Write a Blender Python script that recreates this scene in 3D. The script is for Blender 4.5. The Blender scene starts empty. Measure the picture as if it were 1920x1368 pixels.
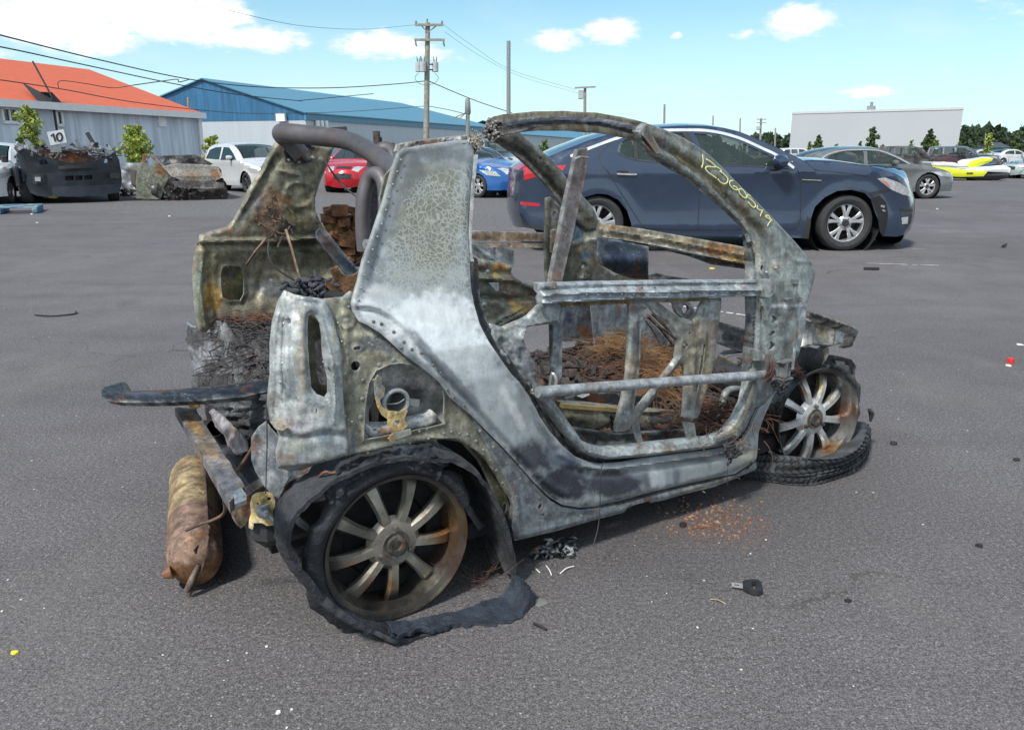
import bpy, math, random
import numpy as np
from mathutils import Vector, noise
from mathutils.geometry import delaunay_2d_cdt
random.seed(7); np.random.seed(7)
S = bpy.context.scene; C = S.collection
R = math.radians
# ---------------------------------------------------------------- camera
FPX, PITCH, CAMH = 1456.24, .268, 1.2558
cd = bpy.data.cameras.new('camera'); cam = bpy.data.objects.new('camera', cd); C.objects.link(cam)
cam.location = (0, 0, CAMH); cam.rotation_euler = (math.pi/2-PITCH, 0, 0)
cd.sensor_width = 36; cd.lens = FPX/1920*36; cd.clip_end = 3000; cd.clip_start = .05
S.camera = cam
S.view_settings.view_transform = 'Standard'; S.view_settings.look = 'None'
S.view_settings.exposure = 0.85; S.view_settings.gamma = 1
# ---------------------------------------------------------------- node helpers
class NT:
    def __init__(s, tree): s.t = tree; s.n = tree.nodes; s.l = tree.links
    def add(s, typ, **kw):
        n = s.n.new(typ)
        for k, v in kw.items():
            if k.startswith('_'): setattr(n, k[1:], v)
        return n
    def put(s, sock, v):
        if v is None: return
        if isinstance(v, bpy.types.NodeSocket): s.l.new(v, sock)
        else:
            if hasattr(sock.default_value, '__len__') and len(sock.default_value) == 4 and hasattr(v, '__len__') and len(v) == 3: v = (*v, 1)
            sock.default_value = v
    def math(s, op, a, b=None, c=None, clamp=False):
        n = s.n.new('ShaderNodeMath'); n.operation = op; n.use_clamp = clamp
        s.put(n.inputs[0], a); s.put(n.inputs[1], b)
        if c is not None: s.put(n.inputs[2], c)
        return n.outputs[0]
    def mix(s, f, a, b, mode='MIX'):
        n = s.n.new('ShaderNodeMix'); n.data_type = 'RGBA'; n.blend_type = mode; n.clamp_factor = True
        s.put(n.inputs[0], f); s.put(n.inputs[6], a); s.put(n.inputs[7], b); return n.outputs[2]
    def noise(s, vec, scale, detail=4, rough=.55, dist=0):
        n = s.n.new('ShaderNodeTexNoise'); s.put(n.inputs['Vector'], vec); n.inputs['Scale'].default_value = scale
        n.inputs['Detail'].default_value = detail; n.inputs['Roughness'].default_value = rough; n.inputs['Distortion'].default_value = dist
        return n.outputs[0]
    def vor(s, vec, scale, feat='F1', out=0, rnd=1):
        n = s.n.new('ShaderNodeTexVoronoi'); n.feature = feat; s.put(n.inputs['Vector'], vec); n.inputs['Scale'].default_value = scale
        n.inputs['Randomness'].default_value = rnd
        return n.outputs[out]
    def ramp(s, f, lo, hi, a=0., b=1.):
        n = s.n.new('ShaderNodeMapRange'); n.interpolation_type = 'SMOOTHSTEP'
        for i, v in enumerate((f, lo, hi, a, b)): s.put(n.inputs[i], v)
        return n.outputs[0]
    def vmul(s, v, k):
        n = s.n.new('ShaderNodeVectorMath'); n.operation = 'MULTIPLY'; s.put(n.inputs[0], v); n.inputs[1].default_value = k; return n.outputs[0]
    def bump(s, h, st=.3, d=.01, nrm=None):
        n = s.n.new('ShaderNodeBump'); s.put(n.inputs['Height'], h); n.inputs['Strength'].default_value = st; n.inputs['Distance'].default_value = d
        s.put(n.inputs['Normal'], nrm); return n.outputs[0]
# ---------------------------------------------------------------- sky and sun
SUN_EL, SUN_AZ = R(52), R(215)        # azimuth measured clockwise from +Y (the view direction)
w = bpy.data.worlds.new('World'); S.world = w; w.use_nodes = True
t = NT(w.node_tree); t.n.clear()
out = t.add('ShaderNodeOutputWorld'); bg = t.add('ShaderNodeBackground'); t.l.new(bg.outputs[0], out.inputs[0])
sky = t.add('ShaderNodeTexSky', _sky_type='NISHITA', _sun_disc=False, _sun_elevation=SUN_EL, _sun_rotation=SUN_AZ, _air_density=1.0, _dust_density=.6, _ozone_density=1.2)
tc = t.add('ShaderNodeTexCoord'); sep = t.add('ShaderNodeSeparateXYZ'); t.l.new(tc.outputs['Generated'], sep.inputs[0])
az = t.math('ARCTAN2', sep.outputs[0], sep.outputs[1]); el = t.math('ARCSINE', sep.outputs[2])
cmb = t.add('ShaderNodeCombineXYZ'); t.put(cmb.inputs[0], az); t.put(cmb.inputs[1], t.math('MULTIPLY', el, 2.2)); v2 = cmb.outputs[0]
nz = t.noise(v2, 9, 7, .62, .3); nz2 = t.noise(v2, 34, 5, .6)
def azel(px, py):
    u = (px-960)/FPX; v = -(py-684)/FPX; c, s = math.cos(PITCH), math.sin(PITCH)
    d = Vector((u, c+v*s, -s+v*c)).normalized(); return math.atan2(d.x, d.y), math.asin(d.z)
acc = None
for (px, py, rx, ry, a) in ((70, 45, 250, 52, 1.15), (300, 25, 190, 58, 1.25), (470, 70, 180, 34, .95), (700, 88, 150, 34, .95), (830, 105, 70, 22, .8), (-10, 88, 50, 24, .8),
        (1045, 78, 75, 26, 1.0), (1135, 58, 70, 32, 1.1), (1500, 35, 80, 38, 1.05), (1395, 66, 52, 18, .9), (1550, 22, 50, 26, .8), (1638, 171, 72, 16, .9), (1270, 66, 20, 11, .8), (775, 190, 32, 12, .75), (620, 128, 60, 9, .5),
        (1480, 180, 60, 14, .35), (1700, 130, 90, 14, .2), (-700, 100, 500, 160, 1.), (2700, 0, 500, 200, 1.), (900, -700, 900, 220, .9)):
    a0, e0 = azel(px, py); sx = rx*.86/FPX; sy = ry*.86/FPX
    dx = t.math('MULTIPLY', t.math('SUBTRACT', az, a0), 1/sx); dy = t.math('MULTIPLY', t.math('SUBTRACT', el, e0), 1/sy)
    r2 = t.math('ADD', t.math('MULTIPLY', dx, dx), t.math('MULTIPLY', dy, dy))
    g = t.math('MULTIPLY', t.math('POWER', 2.718, t.math('MULTIPLY', r2, -.8)), a)
    acc = g if acc is None else t.math('MAXIMUM', acc, g)
cl = t.math('ADD', acc, t.math('MULTIPLY', t.math('SUBTRACT', nz, .5), 1.7)); cl = t.math('ADD', cl, t.math('MULTIPLY', t.math('SUBTRACT', nz2, .5), .6))
mask = t.math('MULTIPLY', t.ramp(cl, .48, .95), t.ramp(acc, .12, .4))
veil = t.math('MULTIPLY', t.ramp(t.noise(v2, 5, 5, .6), .45, .8), .25)
mask = t.math('MAXIMUM', mask, veil); mask = t.math('MAXIMUM', mask, t.ramp(t.math('ADD', t.math('ABSOLUTE', az), t.math('MULTIPLY', t.math('SUBTRACT', nz, .5), .9)), 1.0, 1.35, 0, .72))  # unseen cloud cover added behind the camera to whiten the light
skyc = t.mix(1, sky.outputs[0], (1.0, 1.42, 1.42), 'MULTIPLY')
horizon = t.ramp(el, 0, .24, .62, 0.0)
skyc = t.mix(horizon, skyc, (7.6, 9.7, 10.6))
cc = t.mix(t.ramp(t.math('ADD', cl, t.math('MULTIPLY', nz2, .8)), .9, 1.5), (8.6, 9.3, 9.9), (12.5, 12.5, 12.4))
t.put(bg.inputs[0], t.mix(mask, skyc, cc)); bg.inputs[1].default_value = .060
sd = bpy.data.lights.new('sun', 'SUN'); sd.energy = 2.6; sd.angle = R(7); sd.color = (1, .955, .88)
so = bpy.data.objects.new('sun', sd); C.objects.link(so)
dirn = Vector((math.sin(SUN_AZ)*math.cos(SUN_EL), math.cos(SUN_AZ)*math.cos(SUN_EL), math.sin(SUN_EL)))
so.rotation_euler = dirn.to_track_quat('Z', 'Y').to_euler()
# ---------------------------------------------------------------- frames: photo pixel -> point on a chosen real surface
class Fr:
    def __init__(s, ox, oy, yaw, oz=0):
        s.o = np.array([ox, oy, oz], float); s.yaw = yaw; c, n = math.cos(yaw), math.sin(yaw)
        s.R = np.array([[c, n, 0], [-n, c, 0], [0, 0, 1]])
    def ray(s, px, py):
        u = (px-960)/FPX; v = -(py-684)/FPX; c, n = math.cos(PITCH), math.sin(PITCH)
        return s.R@(np.array([0, 0, CAMH])-s.o), s.R@np.array([u, c+v*n, -n+v*c])
    def hit(s, px, py, ax, val):
        o, d = s.ray(px, py); return o+d*((val-o[ax])/d[ax])
    def X(s, px, py, v): return s.hit(px, py, 0, v)
    def Y(s, px, py, v): return s.hit(px, py, 1, v)
    def Z(s, px, py, v): return s.hit(px, py, 2, v)
    def S(s, px, py, f, ax=1, v0=-.74):
        v = v0
        for _ in range(14):
            p = s.hit(px, py, ax, v); v = .5*v+.5*f(p)
        return s.hit(px, py, ax, v)
    def root(s, name, label=None, cat=None, group=None):
        o = bpy.data.objects.new(name, None); C.objects.link(o); o.empty_display_size = .2
        o.location = s.o; o.rotation_euler = (0, 0, s.yaw); tag(o, label, cat, group); return o
    def world(s, p): return s.R.T@np.asarray(p)+s.o
def tag(o, label=None, cat=None, group=None, kind=None):
    if label: o['label'] = label
    if cat: o['category'] = cat
    if group: o['group'] = group
    if kind: o['kind'] = kind
    return o
def sub(name, parent):
    o = bpy.data.objects.new(name, None); C.objects.link(o); o.parent = parent; o.empty_display_size = .05; return o
W0 = Fr(0, 0, 0)
def gnd(px, py): return W0.Z(px, py, 0)
def obj(name, V, F, m, parent=None, smooth=35, col=None, att=None):
    me = bpy.data.meshes.new(name); me.from_pydata([tuple(map(float, v)) for v in V], [], [tuple(map(int, f)) for f in F]); me.update()
    me.validate()
    o = bpy.data.objects.new(name, me); C.objects.link(o)
    if parent: o.parent = parent
    if m: me.materials.append(m)
    if col is None and m and m.name in ('burnt_sheet_metal', 'rusty_steel', 'charred_remains', 'crazed_burnt_paint', 'burnt_rubber'): col = np.tile((.20, .20, .19), (len(V), 1))
    if smooth:
        me.polygons.foreach_set('use_smooth', [True]*len(me.polygons))
        if smooth < 180: me.set_sharp_from_angle(angle=R(smooth))
    if col is not None:
        a = me.color_attributes.new('Col', 'FLOAT_COLOR', 'POINT'); c4 = np.ones((len(V), 4), np.float32); c4[:, :3] = col; a.data.foreach_set('color', c4.ravel())
    if att is not None:
        a = me.attributes.new('Crk', 'FLOAT', 'POINT'); a.data.foreach_set('value', np.asarray(att, np.float32))
    return o
# ---------------------------------------------------------------- mesh builders
class MB:
    def __init__(s): s.V = []; s.F = []
    def add(s, V, F):
        b = len(s.V); s.V += [tuple(map(float, v)) for v in V]; s.F += [tuple(i+b for i in f) for f in F]; return s
    def box(s, c, d, rot=0, tilt=None, bev=0):
        # box centred c with size d, optional yaw
        x, y, z = d[0]/2, d[1]/2, d[2]/2
        if bev:
            P = []
            for sx in (-1, 1):
                for sy in (-1, 1):
                    for sz in (-1, 1):
                        P += [(sx*(x-bev), sy*(y-bev), sz*z), (sx*(x-bev), sy*y, sz*(z-bev)), (sx*x, sy*(y-bev), sz*(z-bev))]
            import bmesh
            bm = bmesh.new(); vs = [bm.verts.new(p) for p in P]; bmesh.ops.convex_hull(bm, input=vs)
            bm.verts.index_update(); P = [tuple(v.co) for v in bm.verts]; F = [tuple(v.index for v in f.verts) for f in bm.faces]; bm.free()
        else:
            P = [(i, j, k) for i in (-x, x) for j in (-y, y) for k in (-z, z)]
            F = [(0, 1, 3, 2), (4, 6, 7, 5), (0, 4, 5, 1), (2, 3, 7, 6), (0, 2, 6, 4), (1, 5, 7, 3)]
        cr, sr = math.cos(rot), math.sin(rot); Q = []
        for p in P:
            if tilt is not None: p = tuple(tilt@Vector(p))
            Q.append((c[0]+cr*p[0]-sr*p[1], c[1]+sr*p[0]+cr*p[1], c[2]+p[2]))
        return s.add(Q, F)
    def tube(s, pts, r, n=10, cap=True, sm=0, flat=1.0, up=None):
        pts = [np.array(p, float) for p in pts]
        if sm: pts = spl(pts, sm)
        m = len(pts); rr = r if hasattr(r, '__len__') else [r]*m
        if len(rr) != m: rr = np.interp(np.linspace(0, 1, m), np.linspace(0, 1, len(rr)), rr)
        u = None; b = len(s.V); F = []
        for i in range(m):
            t_ = pts[min(i+1, m-1)]-pts[max(i-1, 0)]; t_ = t_/(np.linalg.norm(t_)+1e-12)
            if u is None:
                a = np.array(up if up is not None else ((0, 0, 1) if abs(t_[2]) < .9 else (1, 0, 0)), float); u = a-t_*a.dot(t_)
            else: u = u-t_*u.dot(t_)
            u /= np.linalg.norm(u)+1e-12; v = np.cross(t_, u)
            for k in range(n):
                a = 2*math.pi*k/n; s.V.append(tuple(pts[i]+rr[i]*(math.cos(a)*u*flat+math.sin(a)*v)))
        for i in range(m-1):
            for k in range(n): F.append((b+i*n+k, b+i*n+(k+1) % n, b+(i+1)*n+(k+1) % n, b+(i+1)*n+k))
        if cap: F.append(tuple(b+k for k in reversed(range(n)))); F.append(tuple(b+(m-1)*n+k for k in range(n)))
        s.F += F; return s
    def lathe(s, prof, c=(0, 0, 0), n=48, ax=1, closed=False):
        # prof: list of (radius, offset along axis)
        b = len(s.V); m = len(prof)
        for i in range(n):
            a = 2*math.pi*i/n
            for r, h in prof:
                q = [r*math.cos(a), 0, r*math.sin(a)]; q[1] = h
                if ax == 2: q = [q[0], q[2], h]
                if ax == 0: q = [h, q[0], q[2]]
                s.V.append((c[0]+q[0], c[1]+q[1], c[2]+q[2]))
        for i in range(n):
            j = (i+1) % n
            for k in range(m-1 if not closed else m):
                k2 = (k+1) % m; s.F.append((b+i*m+k, b+i*m+k2, b+j*m+k2, b+j*m+k))
        return s
    def beam(s, a, b, w, h, up=(0, 0, 1)):
        # rectangular bar from a to b, w across, h along up
        a = np.array(a, float); b = np.array(b, float); d = b-a; d /= np.linalg.norm(d); up = np.array(up, float)
        sd_ = np.cross(d, up); sd_ /= np.linalg.norm(sd_); u = np.cross(sd_, d)
        P = [q+sd_*w/2*i+u*h/2*j for q in (a, b) for i, j in ((-1, -1), (1, -1), (1, 1), (-1, 1))]
        return s.add(P, [(3, 2, 1, 0), (4, 5, 6, 7), (0, 1, 5, 4), (1, 2, 6, 5), (2, 3, 7, 6), (3, 0, 4, 7)])
    def build(s, name, m, parent=None, smooth=35, col=None): return obj(name, s.V, s.F, m, parent, smooth, None if col is None else np.tile(col, (len(s.V), 1)))
def spl(P, n=6, closed=False):
    P = [np.array(p, float) for p in P]; m = len(P); out_ = []
    rng = range(m if closed else m-1)
    for i in rng:
        if closed: a, b, c, d = P[i-1], P[i], P[(i+1) % m], P[(i+2) % m]
        else: a, b, c, d = P[max(i-1, 0)], P[i], P[i+1], P[min(i+2, m-1)]
        for k in range(n):
            t_ = k/n; out_.append(.5*((2*b)+(c-a)*t_+(2*a-5*b+4*c-d)*t_*t_+(3*b-a-3*c+d)*t_**3))
    if not closed: out_.append(P[-1])
    return out_
def dens(P, step, closed=True):
    out_ = []; m = len(P)
    for i in range(m if closed else m-1):
        a = np.array(P[i], float); b = np.array(P[(i+1) % m], float); k = max(1, int(math.ceil(np.linalg.norm(b-a)/step)))
        out_ += [a+(b-a)*j/k for j in range(k)]
    if not closed: out_.append(np.array(P[-1], float))
    return out_
def pip(P, poly):
    poly = np.asarray(poly); x, y = P[:, 0], P[:, 1]; ins = np.zeros(len(P), bool); j = len(poly)-1
    for i in range(len(poly)):
        xi, yi = poly[i]; xj, yj = poly[j]
        c = ((yi > y) != (yj > y)) & (x < (xj-xi)*(y-yi)/(yj-yi+1e-12)+xi); ins ^= c; j = i
    return ins
def dist(P, line, closed=False):
    # distance and signed side (left positive) from points to a polyline
    L = np.asarray([q[:2] for q in line], float); P = np.asarray(P, float)
    A = L if closed else L[:-1]; B = np.roll(L, -1, 0) if closed else L[1:]
    best = np.full(len(P), 1e9); sgn = np.ones(len(P)); tt = np.zeros(len(P))
    for i, (a, b) in enumerate(zip(A, B)):
        d = b-a; l2 = d.dot(d)+1e-12; u = np.clip(((P-a)@d)/l2, 0, 1); q = P-(a+u[:, None]*d); r = np.hypot(q[:, 0], q[:, 1]); m = r < best
        cr = d[0]*(P[:, 1]-a[1])-d[1]*(P[:, 0]-a[0]); best[m] = r[m]; sgn[m] = np.sign(cr[m]); tt[m] = (i+u[m])/len(A)
    return best, sgn, tt
def cdt(outer, holes, step):
    loops = [dens(outer, step)]+[dens(h, step*.7) for h in holes]
    pts = []; E = []
    for L in loops:
        b = len(pts); pts += [tuple(p) for p in L]; E += [(b+i, b+(i+1) % len(L)) for i in range(len(L))]
    o = np.asarray(loops[0]); x0, y0 = o.min(0); x1, y1 = o.max(0); G = []; r = 0; y = y0
    while y < y1:
        x = x0+(step/2 if r % 2 else 0)
        while x < x1: G.append((x, y)); x += step
        y += step*.87; r += 1
    if G:
        G = np.array(G); G += np.random.uniform(-.12, .12, G.shape)*step
        k = pip(G, o); 
        for h in loops[1:]: k &= ~pip(G, np.asarray(h))
        G = G[k]
        if len(G):
            for L in loops:
                dd = dist(G, L, True)[0]; G = G[dd > step*.45]
            pts += [tuple(p) for p in G]
    rv = delaunay_2d_cdt([Vector(p) for p in pts], E, [], 0, 1e-7)
    V = np.array([tuple(v) for v in rv[0]]); F = np.array([f for f in rv[2] if len(f) == 3])
    cen = V[F].mean(1); k = pip(cen, o)
    for h in loops[1:]: k &= ~pip(cen, np.asarray(h))
    F = F[k]
    a, b, c = V[F[:, 0]], V[F[:, 1]], V[F[:, 2]]
    ar = (b[:, 0]-a[:, 0])*(c[:, 1]-a[:, 1])-(b[:, 1]-a[:, 1])*(c[:, 0]-a[:, 0])
    F = F[np.abs(ar) > 1e-9]; ar = ar[np.abs(ar) > 1e-9]
    F[ar < 0] = F[ar < 0][:, ::-1]
    used = np.unique(F); mp = -np.ones(len(V), int); mp[used] = range(len(used))
    return V[used], mp[F]
def shell(P, F, N, th):
    """front sheet P + back sheet offset -N*th, closed at the boundary"""
    n = len(P); Q = P-np.asarray(N)*th; V = np.vstack([P, Q]); FF = [tuple(f) for f in F]+[tuple(n+i for i in reversed(f)) for f in F]
    cnt = {}
    for f in F:
        for i in range(3):
            a, b = f[i], f[(i+1) % 3]; k = (min(a, b), max(a, b)); cnt.setdefault(k, []).append((a, b))
    for k, v in cnt.items():
        if len(v) == 1: a, b = v[0]; FF.append((b, a, n+a, n+b))
    return V, FF
def fbm(U, s, seed=0, o=3):
    return np.array([noise.fractal(Vector((u[0]*s+seed*7.3, u[1]*s-seed*3.1, seed*1.7)), .6, 2.1, o) for u in U])
def paintf(U, base, blobs, nz_=.45, ns=.022):
    c = np.tile(np.array(base, float), (len(U), 1)); n1 = fbm(U, ns, 1); n2 = fbm(U, ns*3.5, 2)
    for b in blobs or []:
        x, y, rx, ry, rgb, a = b[:6]; ang = R(b[6]) if len(b) > 6 else 0
        dx, dy = U[:, 0]-x, U[:, 1]-y; ca, sa = math.cos(ang), math.sin(ang)
        d = np.sqrt(((dx*ca+dy*sa)/rx)**2+((-dx*sa+dy*ca)/ry)**2)
        wt = np.clip((1.15-d+(n1*.7+n2*.5)*nz_*2)/.6, 0, 1); wt = wt*wt*(3-2*wt)*a
        c = c*(1-wt[:, None])+np.array(rgb)*wt[:, None]
    return c
def reliefs(U, items):
    """items: (polyline, width px, height m[, 'step'])  ridges (+) and grooves (-) pressed in the sheet"""
    h = np.zeros(len(U))
    for it in items or []:
        d, s, _ = dist(U, it[0])
        if len(it) > 3: h += it[2]*np.clip(.5+.5*s*d/it[1], 0, 1)
        else: h += it[2]*np.exp(-(d/it[1])**2)
    return h
def panel(name, outer, mapf, m, parent, holes=(), step=6, th=.004, N=(0, -1, 0), rel=None, base=(.2, .2, .2), blobs=None, crk=None, dent=0, dsc=.02, rnd=0, rh=.01, seed=1, sm=0, nz_=.45, bolts=None, smooth=50):
    if sm: outer = [tuple(p) for p in spl(outer, sm, True)]
    U, F = cdt(outer, holes, step); edge_d = dist(U, dens(outer, step), True)[0]
    for h_ in holes: edge_d = np.minimum(edge_d, dist(U, dens(h_, step), True)[0])
    P = np.array([mapf(*u) for u in U]); N = np.array(N, float); N /= np.linalg.norm(N)
    h = reliefs(U, rel)*.8
    if dent: h += (dent if m is M['char'] or m is M['btyre'] else dent*.42)*fbm(U, dsc, seed, 3)
    if rnd:
        d = dist(U, dens(outer, step), True)[0]; q = np.clip(1-d/rnd, 0, 1); h -= rh*q*q
    P = P+N*h[:, None]
    # make front faces wind towards N
    a, b, c = P[F[:, 0]], P[F[:, 1]], P[F[:, 2]]
    if (np.cross(b-a, c-a)@N).sum() < 0: F = F[:, ::-1]
    col = paintf(U, base, blobs, nz_)
    if m in (M['bm'], M['bmc'], M['rustm']):
        col = np.where(col > .09, col*1.22, col)
        ew = (np.clip(1-edge_d/2.6, 0, 1)*np.clip(.45+1.2*fbm(U, .05, 6), 0, .85))[:, None]; col = col*(1-ew)+(col*.4+np.array((.30, .31, .29))*.75)*ew
        g_ = (np.clip(1-np.abs(edge_d-7)/6, 0, 1)*np.clip(.3+1.0*fbm(U, .04, 9), 0, .5))[:, None]; col = col*(1-g_*.8)
    V, FF = shell(P, F, N, th)
    ck = None
    if crk is not None: ck = crk(U); ck = np.concatenate([ck, ck])
    V = list(V); FF = list(FF); col = np.vstack([col, col])
    return obj(name, V, FF, m, parent, smooth, col, ck)
def bolts(name, pts, mapf, m, parent, r=.006, h=.004, N=(0, -1, 0)):
    mb = MB(); N = np.array(N, float)
    for p in pts:
        q = mapf(*p[:2]); rr = (p[2] if len(p) > 2 else r)*.72
        mb.tube([q, q+N*h*.6, q+N*h], [rr, rr*.95, rr*.5], 8)
    return mb.build(name, m, parent)
# ---------------------------------------------------------------- materials
def mat(name, col=(.5, .5, .5), rough=.6, metal=0, var=.15, vs=6, bump=0, bs=80, bd=.003, attr=False, speck=0, dark=0, rust=0, coat=0, alpha=1, crack=False, spec=.5, tint2=None, grime=0):
    m = bpy.data.materials.new(name); m.use_nodes = True; t = NT(m.node_tree); p = t.n['Principled BSDF']
    tc = t.add('ShaderNodeTexCoord'); co = tc.outputs['Object']
    if attr:
        a = t.add('ShaderNodeAttribute', _attribute_name='Col'); base = a.outputs['Color']
    else:
        base = t.mix(0, (*col, 1), (*col, 1))
    if tint2: base = t.mix(t.ramp(t.noise(co, vs*.7, 5, .6), .42, .62), base, (*tint2, 1))
    n1 = t.noise(co, vs, 6, .6)
    if var:
        k = t.ramp(n1, .25, .75, 1-var, 1+var); base = t.mix(1, base, k, 'MULTIPLY') if False else t.mix(1, base, t_rgb(t, k), 'MULTIPLY')
    if grime:
        g1 = t.ramp(t.noise(co, 26, 6, .72), .38, .64, 1-grime, 1+grime*.7); g2 = t.ramp(t.noise(t.vmul(co, (1, 1, .18)), 55, 4, .7), .35, .68, 1-grime*.5, 1+grime*.4); base = t.mix(1, base, t_rgb(t, t.math('MULTIPLY', g1, g2)), 'MULTIPLY')
    if crack:
        ca = t.add('ShaderNodeAttribute', _attribute_name='Crk').outputs['Fac']
        wv = t.n.new('ShaderNodeVectorMath'); wv.operation = 'ADD'
        nn = t.add('ShaderNodeTexNoise'); t.put(nn.inputs['Vector'], co); nn.inputs['Scale'].default_value = 9; nn.inputs['Detail'].default_value = 3
        off = t.vmul(nn.outputs['Color'], (.06, .06, .06)); t.put(wv.inputs[0], co); t.put(wv.inputs[1], off)
        nn2 = t.add('ShaderNodeTexNoise'); t.put(nn2.inputs['Vector'], co); nn2.inputs['Scale'].default_value = 60; nn2.inputs['Detail'].default_value = 2
        wv2 = t.n.new('ShaderNodeVectorMath'); wv2.operation = 'ADD'; t.put(wv2.inputs[0], wv.outputs[0]); t.put(wv2.inputs[1], t.vmul(nn2.outputs['Color'], (.012, .012, .012)))
        e1 = t.vor(wv2.outputs[0], 52, 'DISTANCE_TO_EDGE'); e2 = t.vor(wv2.outputs[0], 92, 'DISTANCE_TO_EDGE')
        l1 = t.ramp(e1, .02, .10, 1, 0); l2 = t.ramp(e2, .03, .17, 1, 0)
        pick = t.ramp(t.noise(co, 11, 2), .47, .50)
        ln = t.math('ADD', t.math('MULTIPLY', l1, t.math('SUBTRACT', 1, pick)), t.math('MULTIPLY', l2, pick))
        dens_ = t.ramp(ca, .55, 1.0)                       # towards 1 the pale paint closes up
        ln = t.math('MAXIMUM', ln, t.math('MULTIPLY', t.ramp(t.math('ADD', e2, t.math('MULTIPLY', t.math('SUBTRACT', 1, dens_), .6)), .3, .62, 1, 0), dens_))
        ln = t.math('MULTIPLY', ln, t.ramp(ca, .05, .35))
        base = t.mix(t.math('MULTIPLY', ln, .72), base, (.42, .45, .42, 1))
    if speck:
        s1 = t.ramp(t.noise(co, 170, 3, .7), .60, .68); s2 = t.ramp(t.noise(co, 22, 4, .6), .42, .62)
        base = t.mix(t.math('MULTIPLY', t.math('MULTIPLY', s1, s2), speck), base, (.58, .60, .58, 1))
    if dark:
        s1 = t.ramp(t.noise(co, 120, 4, .7), .56, .66); s2 = t.ramp(t.noise(co, 9, 4, .6), .42, .6)
        base = t.mix(t.math('MULTIPLY', t.math('MULTIPLY', s1, s2), dark), base, (.025, .027, .03, 1))
    if rust:
        s = t.math('MULTIPLY', t.ramp(t.noise(co, 8, 6, .68, .3), .55, .66), t.ramp(t.noise(co, 60, 3, .6), .3, .55)); base = t.mix(t.math('MULTIPLY', s, rust), base, (.19, .075, .028, 1))
    t.put(p.inputs['Base Color'], base); p.inputs['Metallic'].default_value = metal
    t.put(p.inputs['Roughness'], t.ramp(t.noise(co, vs*3, 4), .3, .7, max(.02, rough-.12*(rough > .2)), min(1, rough+.12*(rough > .2))))
    p.inputs['Specular IOR Level'].default_value = spec
    if coat: p.inputs['Coat Weight'].default_value = coat; p.inputs['Coat Roughness'].default_value = .04
    if alpha < 1: p.inputs['Alpha'].default_value = alpha
    if bump:
        h = t.math('ADD', t.noise(co, bs, 5, .65), t.math('MULTIPLY', t.noise(co, bs*.18, 4, .6), 2.2)); t.put(p.inputs['Normal'], t.bump(h, bump, bd))
    return m
def t_rgb(t, k):
    c = t.add('ShaderNodeCombineColor')
    for i in range(3): t.put(c.inputs[i], k)
    return c.outputs[0]
def corrug(name, col, scale, ax=0, rough=.5, bump=.6, var=.08):
    m = bpy.data.materials.new(name); m.use_nodes = True; t = NT(m.node_tree); p = t.n['Principled BSDF']; co = t.add('ShaderNodeTexCoord').outputs['Object']
    wv = t.add('ShaderNodeTexWave', _bands_direction='XYZ'[ax]); t.put(wv.inputs['Vector'], co); wv.inputs['Scale'].default_value = scale; wv.inputs['Distortion'].default_value = 0
    st = t.vmul(co, (1, 1, .08)); n1 = t.noise(st, 2.2, 5, .6)
    base = t.mix(t.ramp(n1, .3, .7, 0, 1), tuple(c*(1-var) for c in col)+(1,), tuple(min(1, c*(1+var)) for c in col)+(1,))
    base = t.mix(t.ramp(wv.outputs['Fac'], .0, .25, .16, 0), base, (.12, .13, .14, 1))
    t.put(p.inputs['Base Color'], base); p.inputs['Roughness'].default_value = rough; p.inputs['Metallic'].default_value = .1
    t.put(p.inputs['Normal'], t.bump(wv.outputs['Fac'], bump, .05)); return m
def carpaint(name, col, rough=.28, metal=.35, dust=.12):
    m = bpy.data.materials.new(name); m.use_nodes = True; t = NT(m.node_tree); p = t.n['Principled BSDF']; co = t.add('ShaderNodeTexCoord').outputs['Object']
    n1 = t.noise(t.vmul(co, (1, 1, 2.5)), 3, 6, .65); base = t.mix(t.math('MULTIPLY', t.ramp(n1, .4, .75), dust), (*col, 1), (.30, .29, .28, 1))
    t.put(p.inputs['Base Color'], base); p.inputs['Metallic'].default_value = metal
    t.put(p.inputs['Roughness'], t.ramp(t.noise(co, 9, 5), .3, .7, rough, rough+.1)); p.inputs['Coat Weight'].default_value = .8; p.inputs['Coat Roughness'].default_value = .05
    return m
M = {}
M['bm'] = mat('burnt_sheet_metal', attr=True, rough=.5, metal=.35, var=.16, vs=9, bump=.3, bs=170, bd=.002, speck=.65, dark=.5, rust=.62, grime=.34)
M['bmc'] = mat('crazed_burnt_paint', attr=True, rough=.5, metal=.25, var=.09, vs=7, bump=.15, bs=190, bd=.0015, speck=.35, dark=.3, crack=True, grime=.10, rust=.10)
M['rustm'] = mat('rusty_steel', attr=True, rough=.7, metal=.3, var=.35, vs=14, bump=.5, bs=120, bd=.003, speck=.25, dark=.55, rust=.6, grime=.4)
M['char'] = mat('charred_remains', attr=True, rough=.85, metal=0, var=.5, vs=25, bump=.9, bs=90, bd=.012, speck=.35, dark=.6, rust=.15)
M['dark'] = mat('sooty_metal', (.035, .036, .04), .75, .1, .3, 12, .4, 90)
M['void'] = mat('soot_and_shade', (.012, .012, .013), .9, 0, .2, 12)  # shade under cars and in holes painted near black; also soot
M['tyre'] = mat('tyre_rubber', (.028, .029, .032), .8, 0, .25, 30, .3, 150, .002)
M['btyre'] = mat('burnt_rubber', attr=True, rough=.8, metal=0, var=.4, vs=22, bump=.9, bs=70, bd=.008, speck=.12, dark=.3)
M['tube'] = mat('smoked_steel_tube', (.105, .098, .105), .5, .35, .28, 7, .25, 160, .002, rust=.18)
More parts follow.
